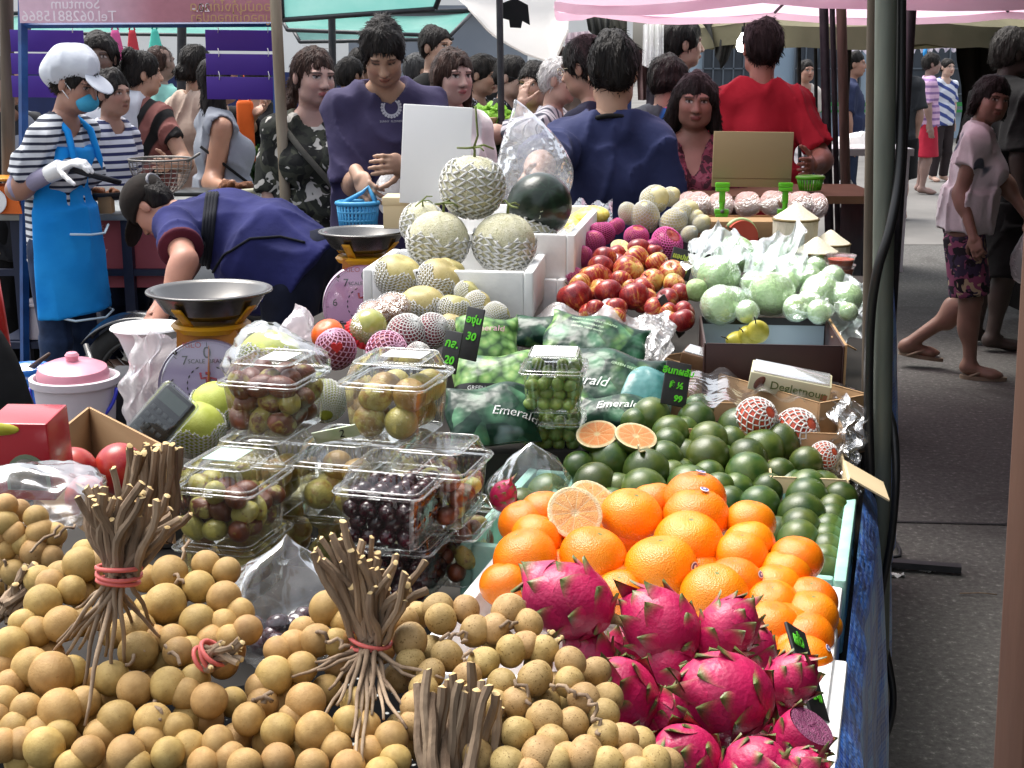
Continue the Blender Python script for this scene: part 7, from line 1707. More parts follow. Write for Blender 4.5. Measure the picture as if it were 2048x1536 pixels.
g = G(); g.prism([(.018*math.cos(a)*1.6,.008*math.sin(a)) for a in np.linspace(0,2*PI,20)[:-1]], .001, TM((-40*s,-.0005,.043),(PI/2,0,0))); ob('yellow_label', g.mesh('yellow_label', mat('yellow_oval', hx('#d8d24a'), rough=.4)), rbx)
# ---------------------------------------------------------------- pots and bowls beyond the stall
M_WPL = mat('white_bucket_plastic', hx('#cfc6cf'), hx('#d8d0d6'), ns=3, rough=.4, transl=.15); M_PKL = mat('pink_lid_plastic', hx('#d28a9c'), hx('#da98a8'), ns=3, rough=.3, coat=.2); M_BLP = mat('bright_blue_plastic', hx('#1673d6'), hx('#1f80e0'), ns=3, rough=.3); M_HDL = mat('violet_blue_plastic', hx('#3038b8'), rough=.35)
pot = thing('bucket', 'white plastic bucket with a pink lid ajar and a blue handle', 'bucket', P(160,900,4.3)); s = PX(760,4.3); zr = P(160,760,4.3).z-pot.location.z
g = G(); g.lathe([(.002,zr-.26),(68*s,zr-.26),(80*s,zr-.01),(87*s,zr-.01),(88*s,zr+.012),(80*s,zr+.014),(76*s,zr),(64*s,zr-.24),(.002,zr-.24)], 40); ob('bucket_body', g.mesh('bucket_body', M_WPL, sharp=40), pot)
g = G(); g.lathe([(70*s,-.012),(71*s,.012),(66*s,.03),(45*s,.045),(12*s,.052),(12*s,.06),(14*s,.07),(10*s,.078),(.002,.08)], 40); ob('lid', g.mesh('lid', M_PKL, sharp=35), pot, (-.004,0,zr+.012), (.07,.03,0))
g = G(); g.tube([(86*s*math.cos(a), -.02-.06*math.sin(a)*.8, zr-.02-.12*math.sin(a)) for a in np.linspace(PI,0,25)], .006, 8); ob('handle', g.mesh('handle', M_HDL), pot)
sb = thing('plastic_crate', 'dark green slatted crate under the white bucket', 'crate', (pot.location.x-.06, pot.location.y, 0)); zb = pot.location.z+zr-.262; M_DGR = mat('dark_green_plastic', hx('#0f2f2a'), hx('#16403a'), ns=4, rough=.4)
for i in range(4): g = G(); g.box((.5,.4,zb/4-.02), TM((0,0,zb/4*(i+.5)))); ob('slat_ring', g.mesh('slat_ring', M_DGR, sharp=30), sb)
g = G(); g.box((.44,.36,zb-.002), TM((0,0,zb/2))); ob('core', g.mesh('core', M_DKST, smooth=False), sb)
bs = thing('basin', 'bright blue plastic basin holding ice by the jeans', 'basin', P(56,770,4.9)); s = PX(735,4.9); zr = P(56,735,4.9).z-bs.location.z
g = G(); g.lathe([(.002,zr-.13),(38*s,zr-.13),(44*s,zr-.01),(47*s,zr),(46*s,zr+.006),(42*s,zr),(36*s,zr-.12),(.002,zr-.12)], 36); ob('basin_body', g.mesh('basin_body', M_BLP, sharp=40), bs)
g = G(); g.grid(crumple((0,0,zr-.02), 40*s, 40*s, .03, 31, .2, 8), 40, 16, cu=True); ob('ice_bag', g.mesh('ice_bag', plastic('icy_film', (.85,.92,.98), .2, .25, .1, (.7,.82,.92), bump=1, bs=40, bd=.02)), bs)
g = G(); g.tube([(.02,-.02,zr+.0),(.10,-.04,zr+.06)], [.012,.006], 8); ob('ladle', g.mesh('ladle', mat('dark_brown_handle', hx('#4a342a'), rough=.6)), bs)
g = G(); g.lathe([(.002,0),(.15,0),(.16,.25),(.002,.25)], 24); pl_ = thing('stool', 'low stool hidden under the blue basin', 'stool', (bs.location.x, bs.location.y, 0)); zz = bs.location.z+zr-.131; g = G(); g.lathe([(.002,zz),(.15,zz),(.16,zz-.03),(.14,0)], 24); ob('stool_body', g.mesh('stool_body', M_WPL, sharp=40), pl_)
wb = thing('bowl', 'white plastic bowl below the bending man', 'bowl', P(298,700,4.55)); s = PX(655,4.55); zr = P(298,655,4.55).z-wb.location.z
g = G(); g.lathe([(.002,zr-.11),(40*s,zr-.11),(58*s,zr-.03),(70*s,zr-.004),(74*s,zr),(72*s,zr+.006),(64*s,zr-.004),(52*s,zr-.04),(.002,zr-.10)], 40); ob('bowl_body', g.mesh('bowl_body', M_SIGNW, sharp=45), wb)
g = G(); g.lathe([(.002,zr-.16),(30*s,zr-.16),(42*s,zr-.112),(.002,zr-.112)], 30); ob('foot', g.mesh('foot', M_PKL, sharp=45), wb)
sp = thing('stand', 'dark stand under the white bowl and the draped bag', 'stand', (wb.location.x, wb.location.y+.02, 0)); zz = wb.location.z+zr-.162; g = G(); g.box((.3,.25,zz), TM((0,0,zz/2))); ob('stand_body', g.mesh('stand_body', M_DKST, sharp=30), sp)
M_PBAG = plastic('pinkish_thin_bag', (.94,.9,.92), .06, .26, .25, (.72,.66,.68), bump=.9, bs=14, bd=.03)
film('plastic_bag', 'thin pinkish bag hanging between bucket and lilac dial', 'plastic bag', lambda u, v: P(lerp(262,352,u)-24*v*(1-u)+6*math.sin(v*9), lerp(668,868,v)+8*math.sin(u*9), 3.9-.15*math.sin(PI*u))+Vector((.008*math.sin(v*22+u*8),.012*math.sin(u*26+v*9)+.01*math.sin(u*11-v*4),0)), 24, 26, M_PBAG)
film('plastic_bag', 'tied lilac white carrier bag standing beyond the pomelos', 'plastic bag', crumple(P(598,668,3.3), .042, .035, .055, 33, .4, 4.0, knot=(-.006,0,.075), nk=.2), 32, 26, M_PBAG)
# storage box and motorcycle wheel behind
wbx = thing('storage_box', 'frosted plastic storage box with a lid on the counter shelf', 'storage box', P(122,672,6.35)); s = PX(630,6.35)
g = G(); g.box((92*s,.26,66*s), TM((0,0,36*s)), bev=.01, ); ob('tub', g.mesh('tub', M_WPL, sharp=40), wbx); g = G(); g.box((110*s,.3,9*s), TM((0,0,74*s)), bev=.008); ob('lid', g.mesh('lid', M_WPL, sharp=40), wbx)
mb = thing('motorcycle', 'front end of a black motorcycle parked behind the bending man', 'motorcycle', (P(285,690,5.6).x, 5.6, 0)); mb.rotation_euler = (0,0,-.12); M_TYRE = mat('tyre_rubber', (.012,.012,.012), (.02,.02,.02), ns=30, rough=.8); R = .27
T_ = TM((0,0,R),(PI/2,0,0)); g = G(); g.lathe([(R-.075,-.018),(R-.06,-.03),(R-.02,-.034),(R,-.014),(R,.014),(R-.02,.034),(R-.06,.03),(R-.075,.018)], 56, T_); wh = ob('tyre', g.mesh('tyre', M_TYRE), mb)
g = G(); g.lathe([(R-.085,-.02),(R-.07,-.022),(R-.07,.022),(R-.085,.02),(R-.085,-.02)], 56, T_); ob('rim', g.mesh('rim', mat('black_rim', (.02,.02,.02), rough=.3)), wh)
g = G()
for i in range(32): a = 2*PI*i/32; b = a+(.35 if i % 2 else -.35); g.tube([(.03*math.cos(b), -.02 if i % 4 < 2 else .02, R+.03*math.sin(b)), ((R-.08)*math.cos(a), 0, R+(R-.08)*math.sin(a))], .0018, 5)
ob('spokes', g.mesh('spokes', M_STEEL), wh); g = G(); g.lathe([(.001,-.04),(.045,-.04),(.05,0),(.045,.04),(.001,.04)], 20, T_); ob('hub', g.mesh('hub', M_STEEL), wh)
g = G(); g.grid(lambda u, v: ((R+.035)*math.cos(.35+u*2.1), (v-.5)*.11, R+(R+.035-.03*abs(v-.5)*2)*math.sin(.35+u*2.1)), 24, 6); o = ob('fender', g.mesh('fender', mat('black_gloss_paint', (.006,.006,.008), rough=.15, coat=.5)), mb); md = o.modifiers.new('t','SOLIDIFY'); md.thickness = .006
for sy in (-1,1): g = G(); g.tube([(0,sy*.06,R),(.16,sy*.06,.75)], .016, 10); ob('fork', g.mesh('fork', M_STEEL), mb)
g = G(); g.tube([(.16,0,.72),(.75,0,.62),(1.25,0,.66)], [.13,.16,.14], 14); ob('body', g.mesh('body', bpy.data.materials['black_gloss_paint']), mb)
g = G(); g.tube([(1.2,0,R),(1.2,.001,R+.001)], .01, 6); g.lathe([(R-.075,-.018),(R,-.014),(R,.014),(R-.075,.018),(R-.08,0)], 40, TM((1.2,0,R),(PI/2,0,0))); ob('rear_tyre', g.mesh('rear_tyre', M_TYRE), mb)
g = G(); g.tube([P(172,690,5.2), P(196,760,5.1)], .011, 10); tag(ob('steel_tube', g.mesh('steel_tube', M_STEEL)), 'short shiny steel tube leaning by the jeans', 'tube')
# chair draped in black at the left edge
ch = thing('chair', 'red plastic chair draped with a black cloth at the left edge', 'chair', (P(-60,800,2.7).x, 2.7, 0)); z1 = P(0,585,2.7).z; xr = P(46,800,2.7).x-ch.location.x
g = G(); g.grid(lambda u, v: (xr-.02-.26*(1-math.cos(PI*u))/2*1.2-.05*(v-.3)**2, .04+.10*math.sin(PI*u), .42+(z1-.42+.02)*v-.06*u*u*v), 10, 10); o = ob('backrest', g.mesh('backrest', mat('red_chair_plastic', hx('#a81f1f'), rough=.35)), ch); md = o.modifiers.new('t','SOLIDIFY'); md.thickness = .018
g = G(); g.grid(lambda u, v: (xr+.012-.3*u+.035*math.sin(v*3.0)-.09*max(0,v-.72)**1.5*6, -.03-.05*math.sin(PI*u)+.012*math.sin(v*9+u*12), .35+(z1-.40)*v), 20, 20); o = ob('draped_cloth', g.mesh('draped_cloth', M_BLK), ch); md = o.modifiers.new('t','SOLIDIFY'); md.thickness = .05
g = G(); g.box((.4,.4,.03), TM((xr-.24,.1,.43)), bev=.01); ob('seat', g.mesh('seat', bpy.data.materials['red_chair_plastic']), ch)
for x in (-.06,-.42):
	for y in (-.08,.28): g = G(); g.tube([(xr+x,y,.43),(xr+x*1.05,y*1.05,0)], .018, 8); ob('leg', g.mesh('leg', bpy.data.materials['red_chair_plastic']), ch)
# ---------------------------------------------------------------- fried food counter
fc = thing('food_counter', 'fried food counter with steel top, blue legs and a red sign board', 'counter', (P(300,430,6.6).x, 6.6, 0)); zt = P(100,428,6.3).z; x0, x1 = P(-60,430,6.3).x-fc.location.x, P(606,400,6.3).x-fc.location.x
g = G(); g.box((x1-x0,.9,.03), TM(((x0+x1)/2,.15,zt-.015)), bev=.004); ob('counter_top', g.mesh('counter_top', mat('dull_steel_sheet', hx('#9aa09f'), hx('#b5b9b8'), ns=4, rough=.35, metal=.4), sharp=40), fc)
for x in (P(24,430,6.3).x-fc.location.x, P(246,430,6.3).x-fc.location.x, P(420,430,6.3).x-fc.location.x, x1-.05):
	for y in (-.25,.55): g = G(); g.box((.045,.045,zt-.03), TM((x,y,(zt-.03)/2))); ob('leg', g.mesh('leg', mat('navy_steel', hx('#111c38'), rough=.5) if 'navy_steel' not in bpy.data.materials else bpy.data.materials['navy_steel'], smooth=False), fc)
for z in (.28,.62): g = G(); g.box((x1-x0-.1,.03,.03), TM(((x0+x1)/2,-.25,z))); ob('cross_bar', g.mesh('cross_bar', bpy.data.materials['navy_steel'], smooth=False), fc)
g = G(); g.box((x1-x0-.1,.7,.02), TM(((x0+x1)/2,.15,.285))); ob('lower_shelf', g.mesh('lower_shelf', bpy.data.materials['navy_steel'], smooth=False), fc)
M_RSG = mat('rose_red_board', hx('#a8505a'), hx('#b85f68'), ns=3, rough=.6); xs = P(238,500,6.33).x-fc.location.x; zs = P(238,505,6.33).z; g = G(); g.box((.52,.01,.34), TM((xs,-.21,zs))); sg = ob('sign_board', g.mesh('sign_board', M_RSG, smooth=False), fc)
for s, u, v in (('167',205,457),('17',206,506),('2',204,470)): q = P(u,v,6.38); ob('lettering', text_mesh('lettering', s, .045, mat('pale_pink_paint', hx('#d8a0a0'), rough=.5), .0005), sg, (q.x-fc.location.x,-.2165,q.z), (PI/2,0,0))
fs = thing('splash_sheet', 'clear plastic splash sheet hung at the end of the food counter', 'plastic sheet', P(575,430,6.05)); g = G(); g.grid(lambda u, v: P(lerp(486,606,u)+4*math.sin(v*7), lerp(378+4*u,520,v), 6.0)+Vector((0,.03*math.sin(u*12+v*5),0)), 18, 12); wpart('sheet', g.mesh('sheet', plastic('greasy_sheet', (.75,.8,.8), .1, .22, .2, (.5,.55,.55), bump=.7, bs=12, bd=.03)), fs)
g = G(); g.tube([P(484,384,6.0),P(598,374,6.0),P(582,350,6.0)], .012, 8); wpart('top_rail', g.mesh('top_rail', mat('cream_rail', hx('#b8b49a'), rough=.5)), fs)
# frame, banner, purple boards
ff = thing('stall_frame', 'blue steel frame of the food stall', 'stall frame', P(300,430,6.2)); a = P(48,430,6.2); b = P(45,-60,6.2)
for p_, q_ in ((ext(a,b,0),b),(ext(P(560,430,6.25),P(552,-60,6.25),0),P(552,-60,6.25))): g = G(); g.tube([p_,q_], .021, 4); wpart('post', g.mesh('post', M_BLUEF, smooth=False), ff)
g = G(); g.tube([P(44,50,6.2),P(556,47,6.25)], .0145, 4); wpart('beam', g.mesh('beam', M_BLUEF, smooth=False), ff)
bn = thing('banner', 'pink vinyl banner with mirrored lettering showing through from its front', 'banner', P(295,20,6.15)); a, b = P(40,46,6.15), P(548,44,6.15); up = Vector((0,0,.36)); g = G()
def bcol(u, v):
	t_ = min(1, max(0, (u-.28)/.25)); c0, c1 = np.array(hx('#e8c4d4')), np.array(hx('#c0808c')); return tuple(c0*(1-t_)+c1*t_)
g.grid(lambda u, v: a.lerp(b,u)+up*v+Vector((0,.008*math.sin(u*14+v*3),0)), 40, 8, colfn=bcol)
wpart('sheet', g.mesh('sheet', vcmat('pink_vinyl', .5, bump=.2, bs=10, bd=.02, mott=.1)), bn)
M_PW = mat('pale_print', hx('#f2e4ea'), rough=.5); M_PY = mat('faded_gold_print', hx('#c8a070'), rough=.5)
for s, u, v, sz, m in (('Tel.0628815866',138,33,.062,M_PW),('Somtum',150,8,.062,M_PW),('20.-',402,16,.05,M_PW),('ทอดมันกุ้งไก่ทอด',468,14,.055,M_PY),('หมูทอดไก่ทอดปลา',470,36,.052,M_PY)): q = P(u,v,6.13); wpart('lettering', (lambda me: (me.transform(Matrix.Translation(q) @ Matrix.Rotation(PI/2,4,'X')), me)[1])(text_mesh('lettering', s, sz, m, .0005, mirror=True)), bn)
M_PUR = mat('purple_board', hx('#43208c'), hx('#4b2896'), ns=1.5, rough=.6)
for nm, u0, u1, rows, d in (('left',23,166,((60,104),(107,149),(152,195)),6.32),('right',412,556,((60,102),(108,150),(154,199)),6.32)):
	for i, (v0, v1) in enumerate(rows):
		a, b = P(u0+i*1.5, v1, d), P(u1+i*1.2, v0, d); root = thing('menu_board', ['top','middle','bottom'][i]+' blank purple board hung '+('behind the white cap' if nm == 'left' else 'beside the tan pole'), 'board', (a+b)/2, 0, 'purple boards hung from the food stall'); g = G(); g.box((b.x-a.x,.006,b.z-a.z), TM((0,0,0),(0,.01,0)), bev=.001); ob('board', g.mesh('board', M_PUR, sharp=40), root)
		for fx in (-.32,.36):
			g = G(); q = Vector((fx*(b.x-a.x), -.006, (b.z-a.z)/2)); g.tube([q+Vector((0,0,-.012)),q+Vector((.003,-.004,.006)),q+Vector((-.002,0,.025))], .0022, 5); ob('string_tie', g.mesh('string_tie', M_SIGNW), root)
# things on the counter
wk = thing('wire_strainer', 'big wire frying strainer standing on the food counter', 'strainer', P(322,345,6.35)); s = PX(330,6.35); g = G(); M_WIRE = mat('grey_wire', hx('#7a7672'), rough=.4, metal=.7)
def wkp(a, t): r = 62*s*math.sin(t*PI/2)**.8; return (r*math.cos(a), r*math.sin(a), -.11+.17*(1-math.cos(t*PI/2))**.8)
for i in range(26): g.tube([wkp(2*PI*i/26, t) for t in np.linspace(.08,1,8)], .0014, 5)
for t in np.linspace(.15,.95,9): g.tube([wkp(a, t) for a in np.linspace(0,2*PI,33)], .0012, 5)
g.tube([wkp(a, 1) for a in np.linspace(0,2*PI,41)], .005, 6); ob('mesh', g.mesh('mesh', M_WIRE), wk); g = G(); g.tube([(56*s,-.03,.05),(86*s,-.06,.09)], .006, 6); ob('handle', g.mesh('handle', M_WIRE), wk)
M_FRY = mat('fried_crust', hx('#8a4a22'), hx('#b5703a'), ns=14, rough=.6, bump=.8, bs=30, bd=.04); FRY = [ball('fried_chicken', M_FRY, seed=i+90, n=18, nz=12, amp=.16, fr=3.5, sq=(1.5,.8,.7)) for i in range(3)]
ft = thing('tray', 'black tray of fried chicken on the food counter', 'tray', P(470,384,6.3)); g = G(); g.box((.5,.22,.02), bev=.005); ob('tray_body', g.mesh('tray_body', M_BLKP, sharp=40), ft)
for i in range(14): u = 432+random.uniform(0,62); v = 372+random.uniform(-4,6); tag(ob('fried_chicken', FRY[i % 3], None, P(u,v,6.25+random.uniform(-.06,.1)), rrot(.4), random.uniform(.02,.03)), 'brown piece of fried chicken on the black tray', 'fried chicken', 'fried chicken pieces on the black tray')
f2 = thing('wok', 'wide dark frying pan between the white cap woman and the strainer', 'pan', P(210,388,6.3)); g = G(); g.lathe([(.002,-.03),(.10,-.02),(.17,.02),(.165,.02),(.1,-.012),(.002,-.02)], 30); ob('pan_body', g.mesh('pan_body', M_DKST), f2)
for i in range(7): tag(ob('fried_chicken', FRY[i % 3], None, P(208+random.uniform(-25,25),384+random.uniform(-3,3),6.3+random.uniform(-.08,.08)), rrot(.4), .022), 'brown piece of fried chicken in the wide pan', 'fried chicken', 'fried chicken pieces in the wide pan')
c_ = thing('food_tub', 'small pink tub on the steel counter', 'tub', P(57,422,6.25)); s = PX(405,6.25); g = G(); g.box((34*s,.08,30*s), TM((0,0,15*s)), bev=.005); ob('tub_body', g.mesh('tub_body', mat('candy_pink_plastic', hx('#d878b8'), rough=.4), sharp=40), c_); g = G(); g.box((38*s,.09,4*s), TM((0,0,30*s)), bev=.003); ob('rim', g.mesh('rim', bpy.data.materials['candy_pink_plastic'], sharp=40), c_)
oc = thing('kitchen_scale', 'orange scale with a white dial at the left end of the counter', 'scale', P(12,424,6.25)); g = G(); g.loft([[(x*.09*k_, y*.07, z) for x, y in ((-1,-1),(1,-1),(1,1),(-1,1))] for k_, z in ((1.1,0),(.9,.07),(.6,.12))], cap=(1,1)); ob('body', g.mesh('body', mat('bright_orange_plastic', hx('#d8661c'), rough=.4), sharp=30), oc)
g = G(); g.lathe([(.001,.002),(.055,.002),(.058,0),(.001,-.01)], 24, TM((-.02,-.085,.055),(PI/2-.15,0,0))); ob('dial', g.mesh('dial', M_SIGNW), oc); g = G(); g.lathe([(.002,.14),(.11,.145),(.12,.155),(.002,.15)], 24); ob('pan', g.mesh('pan', mat('amber_pan', hx('#d88a1c'), rough=.4)), oc)
bw = thing('food_box', 'small tan box of fried snacks at the counter edge', 'box', P(214,426,6.2)); s = PX(415,6.2); g = G(); g.box((26*s,.06,34*s), TM((0,0,17*s)), bev=.002); ob('box_body', g.mesh('box_body', M_CARD, sharp=40), bw); g = G(); g.lathe([(.002,34*s),(14*s,34*s+.001),(12*s,38*s),(.002,39*s)], 12); ob('fried_snacks', g.mesh('fried_snacks', M_FRY), bw)
# ---------------------------------------------------------------- vegetables on other stalls
M_LET = mat('lettuce_leaf', hx('#6f9a3c'), hx('#9cc45a'), ns=12, rough=.6, transl=.3, var=.25); M_DKG = mat('dark_leaf', hx('#15301a'), hx('#2a5228'), ns=12, rough=.6, var=.3)
def leaves(name, label, cat, c, sx, sy, sz, n, m, ls, seed=0, upright=False):
	rs = random.Random(seed); g = G()
	for i in range(n):
		x, y = rs.uniform(-1,1), rs.uniform(-1,1); zt_ = (1-.5*x*x-.4*y*y)*rs.uniform(.55,1); p = Vector((x*sx, y*sy, zt_*sz)); L = ls*rs.uniform(.6,1.3); az = rs.uniform(0,6.28); el = rs.uniform(.2,1.3) if not upright else rs.uniform(1.1,1.5)
		d_ = Vector((math.cos(az)*math.cos(el), math.sin(az)*math.cos(el), math.sin(el))); s_ = d_.cross(Vector((0,0,1))).normalized()*(L*.55 if not upright else L*.06); n_ = s_.cross(d_).normalized(); V_ = []
		for a in range(4):
			for b in range(3): t = a/3; V_.append(p+d_*L*t+s_*(b-1)*math.sin(PI*min(.95,t*.8+.15))+n_*(rs.uniform(-.15,.15)*L-.25*L*t*t))
		g.add(V_, [(a*3+b, a*3+b+1, a*3+b+4, a*3+b+3) for a in range(3) for b in range(2)])
	return tag(ob(name, g.mesh(name, m), None, c), label, cat, kind='stuff')
vt = thing('vegetable_table', 'low table heaped with greens beyond the white sign board', 'table', (P(990,300,7.4).x, 7.5, 0)); zt = P(990,262,7.4).z
g = G(); g.box((.95,.7,.04), TM((0,.1,zt-.15))); ob('table_top', g.mesh('table_top', M_TBL, smooth=False), vt)
for x in (-.42,.42):
	for y in (-.2,.4): g = G(); g.box((.05,.05,zt-.17), TM((x,y,(zt-.17)/2))); ob('leg', g.mesh('leg', M_DKST, smooth=False), vt)
leaves('lettuce_heap', 'heap of bright curly lettuce on the vegetable table', 'lettuce', P(982,262,7.45)-Vector((0,0,.02)), .16, .15, .13, 420, M_LET, .05, 1)
leaves('leafy_greens', 'dark leafy greens below the bright lettuce', 'greens', P(975,330,7.2)-Vector((0,0,.02)), .17, .12, .17, 420, M_DKG, .07, 2)
crt = thing('clay_bowl', 'small brown bowl set among the lettuces', 'bowl', P(972,240,7.2)); g = G(); g.lathe([(.002,-.03),(.045,-.03),(.06,.012),(.05,.012),(.002,-.01)], 20); ob('bowl_body', g.mesh('bowl_body', M_COCS), crt)
gt = thing('greens_table', 'dark table carrying bundled spring onions behind the tan pole', 'table', (P(525,370,7.9).x, 7.95, 0)); zt = P(525,392,7.8).z; g = G(); g.box((.5,.6,.04), TM((0,.1,zt))); ob('table_top', g.mesh('table_top', M_DKST, smooth=False), gt)
for x in (-.2,.2): g = G(); g.box((.05,.05,zt), TM((x,0,zt/2))); ob('leg', g.mesh('leg', M_DKST, smooth=False), gt)
leaves('spring_onions', 'dense bundle of green spring onion leaves beside the tan pole', 'spring onions', P(525,392,7.8), .11, .1, .06, 520, mat('onion_leaf', hx('#1f4a20'), hx('#3a7030'), ns=9, rough=.5, var=.3), .20, 3, True)
leaves('lettuce_heap', 'pale herbs laid on top of the spring onions', 'herbs', P(528,322,7.8), .1, .08, .06, 160, M_LET, .04, 4)
# shopping basket, bags
bk = thing('shopping_basket', 'light blue plastic basket carried by the man in the purple tee', 'basket', P(716,440,5.1)); s = PX(430,5.1); M_LBL2 = mat('light_blue_plastic', hx('#4aa5d8'), hx('#58b2e2'), ns=4, rough=.35, transl=.2)
g = G(); N = 32
for i in range(N): a = 2*PI*i/N; g.tube([(34*s*math.cos(a),24*s*math.sin(a),-.06),(41*s*math.cos(a),30*s*math.sin(a),34*s)], .0045, 5)
for z, k_ in ((-.06,.83),(-.03,.86),(0,.9),(.03,.95)): g.tube([(41*k_*s*math.cos(a),30*k_*s*math.sin(a),z) for a in np.linspace(0,2*PI,33)], .005, 5)
ob('basket_body', g.mesh('basket_body', M_LBL2), bk); g = G(); g.tube([(41*s*math.cos(a),30*s*math.sin(a),34*s) for a in np.linspace(0,2*PI,41)], .009, 8); ob('rim', g.mesh('rim', M_LBL2), bk)
for sy in (-1,1): g = G(); g.tube([(-30*s,sy*20*s,34*s),(10*s,sy*6*s,.10),(22*s,0,.12),(30*s,sy*6*s,.09),(38*s,sy*14*s,34*s)], .007, 8); ob('handle', g.mesh('handle', M_LBL2), bk)
film('plastic_bag', 'small clear bag of pale food in the hand of the man in the purple tee', 'plastic bag', crumple(P(778,392,5.25), .055, .05, .08, 41, .2, knot=(.02,0,.13), nk=.4), 30, 24, M_BAGW)
film('plastic_bag', 'large clear carrier bag standing behind the watermelon', 'plastic bag', crumple(P(1070,345,3.95), .105, .06, .125, 45, .14, 2.6, knot=(-.055,0,.20), nk=.55), 44, 34, plastic('clear_bag_film', (.95,.95,.96), .10, .10, .12, (.75,.76,.8), bump=.9, bs=9, bd=.05, edge=.6))
gb = thing('plastic_basket', 'lime green slatted basket behind the cardboard sign', 'basket', P(1620,372,5.6)); s = PX(365,5.6); g = G()
for i in range(24): a = 2*PI*i/24; g.tube([(20*s*math.cos(a),14*s*math.sin(a),-8*s),(26*s*math.cos(a),18*s*math.sin(a),16*s)], .004, 5)
ob('basket_body', g.mesh('basket_body', M_CLIP), gb); g = G(); g.tube([(26*s*math.cos(a),18*s*math.sin(a),17*s) for a in np.linspace(0,2*PI,33)], .008, 6); g.lathe([(.001,-9*s),(20*s,-9*s),(20*s,-7*s),(.001,-7*s)], 20, TM((0,0,0),(0,0,0),(1,.7,1))); ob('rim', g.mesh('rim', M_CLIP), gb)
dk = thing('back_table', 'dark back table with cartons behind the bun carton', 'table', (P(1560,400,5.6).x, 5.7, 0)); zt = P(1620,384,5.6).z; g = G(); g.box((.75,.5,.03), TM((0,0,zt-.016))); ob('table_top', g.mesh('table_top', M_CARDD, smooth=False), dk)
for x in (-.34,.34): g = G(); g.box((.05,.4,zt-.032), TM((x,0,(zt-.032)/2))); ob('leg', g.mesh('leg', M_DKST, smooth=False), dk)
stl = thing('stool', 'maroon plastic stool beyond the dark pole cluster', 'stool', (P(1712,430,8.9).x, 8.9, 0)); M_MAR = mat('maroon_plastic', hx('#5a1f22'), hx('#6b2a2c'), ns=4, rough=.4); zt = .46; g = G(); g.box((.3,.3,.025), TM((0,0,zt)), bev=.008); ob('seat', g.mesh('seat', M_MAR, sharp=40), stl)
for x in (-1,1):
	for y in (-1,1): g = G(); g.tube([(x*.12,y*.12,zt),(x*.17,y*.17,0)], .02, 6); ob('leg', g.mesh('leg', M_MAR), stl)
bt = thing('goods_table', 'low table with wrapped goods beyond the pole cluster', 'table', (P(1700,330,10.5).x, 10.5, 0)); zt = P(1700,300,10.5).z; g = G(); g.box((.8,.5,.05), TM((0,0,zt))); ob('table_top', g.mesh('table_top', M_WPL, smooth=False), bt)
for x in (-.36,.36): g = G(); g.box((.05,.4,zt-.025), TM((x,0,(zt-.025)/2))); ob('leg', g.mesh('leg', M_WPL, smooth=False), bt)
film('plastic_bag', 'white bag of goods on the low table beyond the poles', 'plastic bag', crumple(P(1712,288,10.4), .12, .1, .09, 51, .25), 24, 18, M_BAGW)
film('plastic_bag', 'clear bag hanging from the stool side beyond the poles', 'plastic bag', crumple(P(1690,385,8.6), .07, .06, .1, 52, .25), 24, 18, M_BAGW)
# ---------------------------------------------------------------- everybody in the picture
from mathutils.bvhtree import BVHTree
SK = (.46,.25,.16); SKD = (.33,.165,.10); SKL = (.56,.33,.235); SKR = (.42,.2,.13)
NAVYT = cloth('navy_cotton', hx('#26294a')); DKJ = cloth('dark_denim', hx('#151c2e'), hx('#232d44'), ns=14); BLKT = cloth('black_tee', hx('#08080a')); GRY = cloth('grey_trousers', hx('#3a3a3e')); BRN = cloth('dark_trousers', hx('#1c1a1a'))
def decal(I, part, me, centre, local=True, lift=.003):
	"""lay a flat print onto the front of a garment"""
	o = [c for c in I['root'].children if c.name.split('.')[0] == part][0]; bv = BVHTree.FromPolygons([v.co for v in o.data.vertices], [tuple(p.vertices) for p in o.data.polygons])
	cx, cz = centre
	for v in me.vertices:
		h = bv.ray_cast(Vector((cx+v.co.x, -1, cz+v.co.y)), Vector((0,1,0)))
		v.co = (cx+v.co.x, (h[0].y if h[0] else -.12)-lift, cz+v.co.y)
	return ob(me.name, me, I['root'])
def shell(I, name, prims, m, h=None, cuts=(), k=.02, disp=None):
	v, f = sdf(prims, h or I['h'], k, cuts, disp); return ob(name, mesh(name, v, f, m), I['root'])
# 1 woman in the blue apron
STR = stripes('navy_white_stripes', hx('#c9ccd2'), hx('#1f2438'), 33, duty=.58)
I = person('woman in striped tee and bright blue apron with a white cap, frying food with tongs', 150, 98, 6.0, yaw=72, skin=SKR, cat='woman', w=1.0, bust=.025, lean=(4,4,6), head=(-4,4,0),
	shirt=dict(mat=STR, sleeve=.8, hem=.46, name='striped_shirt'), pants=dict(mat=cloth('blue_jeans', hx('#1a2740'), hx('#2c3d5c'), ns=12), name='jeans'), hair=dict(style='short'),
	armn=('a', dict(w=(112,342,5.8), e=(0,330,5.9), ls=.88, curl=1.2, gloved=True)), armp=('a', dict(w=(185,360,6.1), e=(150,330,6.2), curl=.8, hide=True)), legs={1:dict(f=.08)}, seed=3)
el, wr, hd = I['arms'][-1]; k = I['k']
shell(I, 'arm_sleeve', [('cap', I['sh'][-1]+(el-I['sh'][-1])*.6, el, .05*k, .048*k), ('cone', el, el+(wr-el)*.86, (.047*k,)*2, (.036*k,)*2, A3(0,0,1))], cloth('lilac_grey_sleeve', hx('#8c869c')))
dr = unit(wr-el); v, f = hand_geo(wr+dr*.01, dr, I['Ry'].T@A3(.2,.2,-1), 1.15, .2, -1, h=.0046); v = v+0; ob('glove', mesh('glove', v, f, M_SIGNW), I['root'])
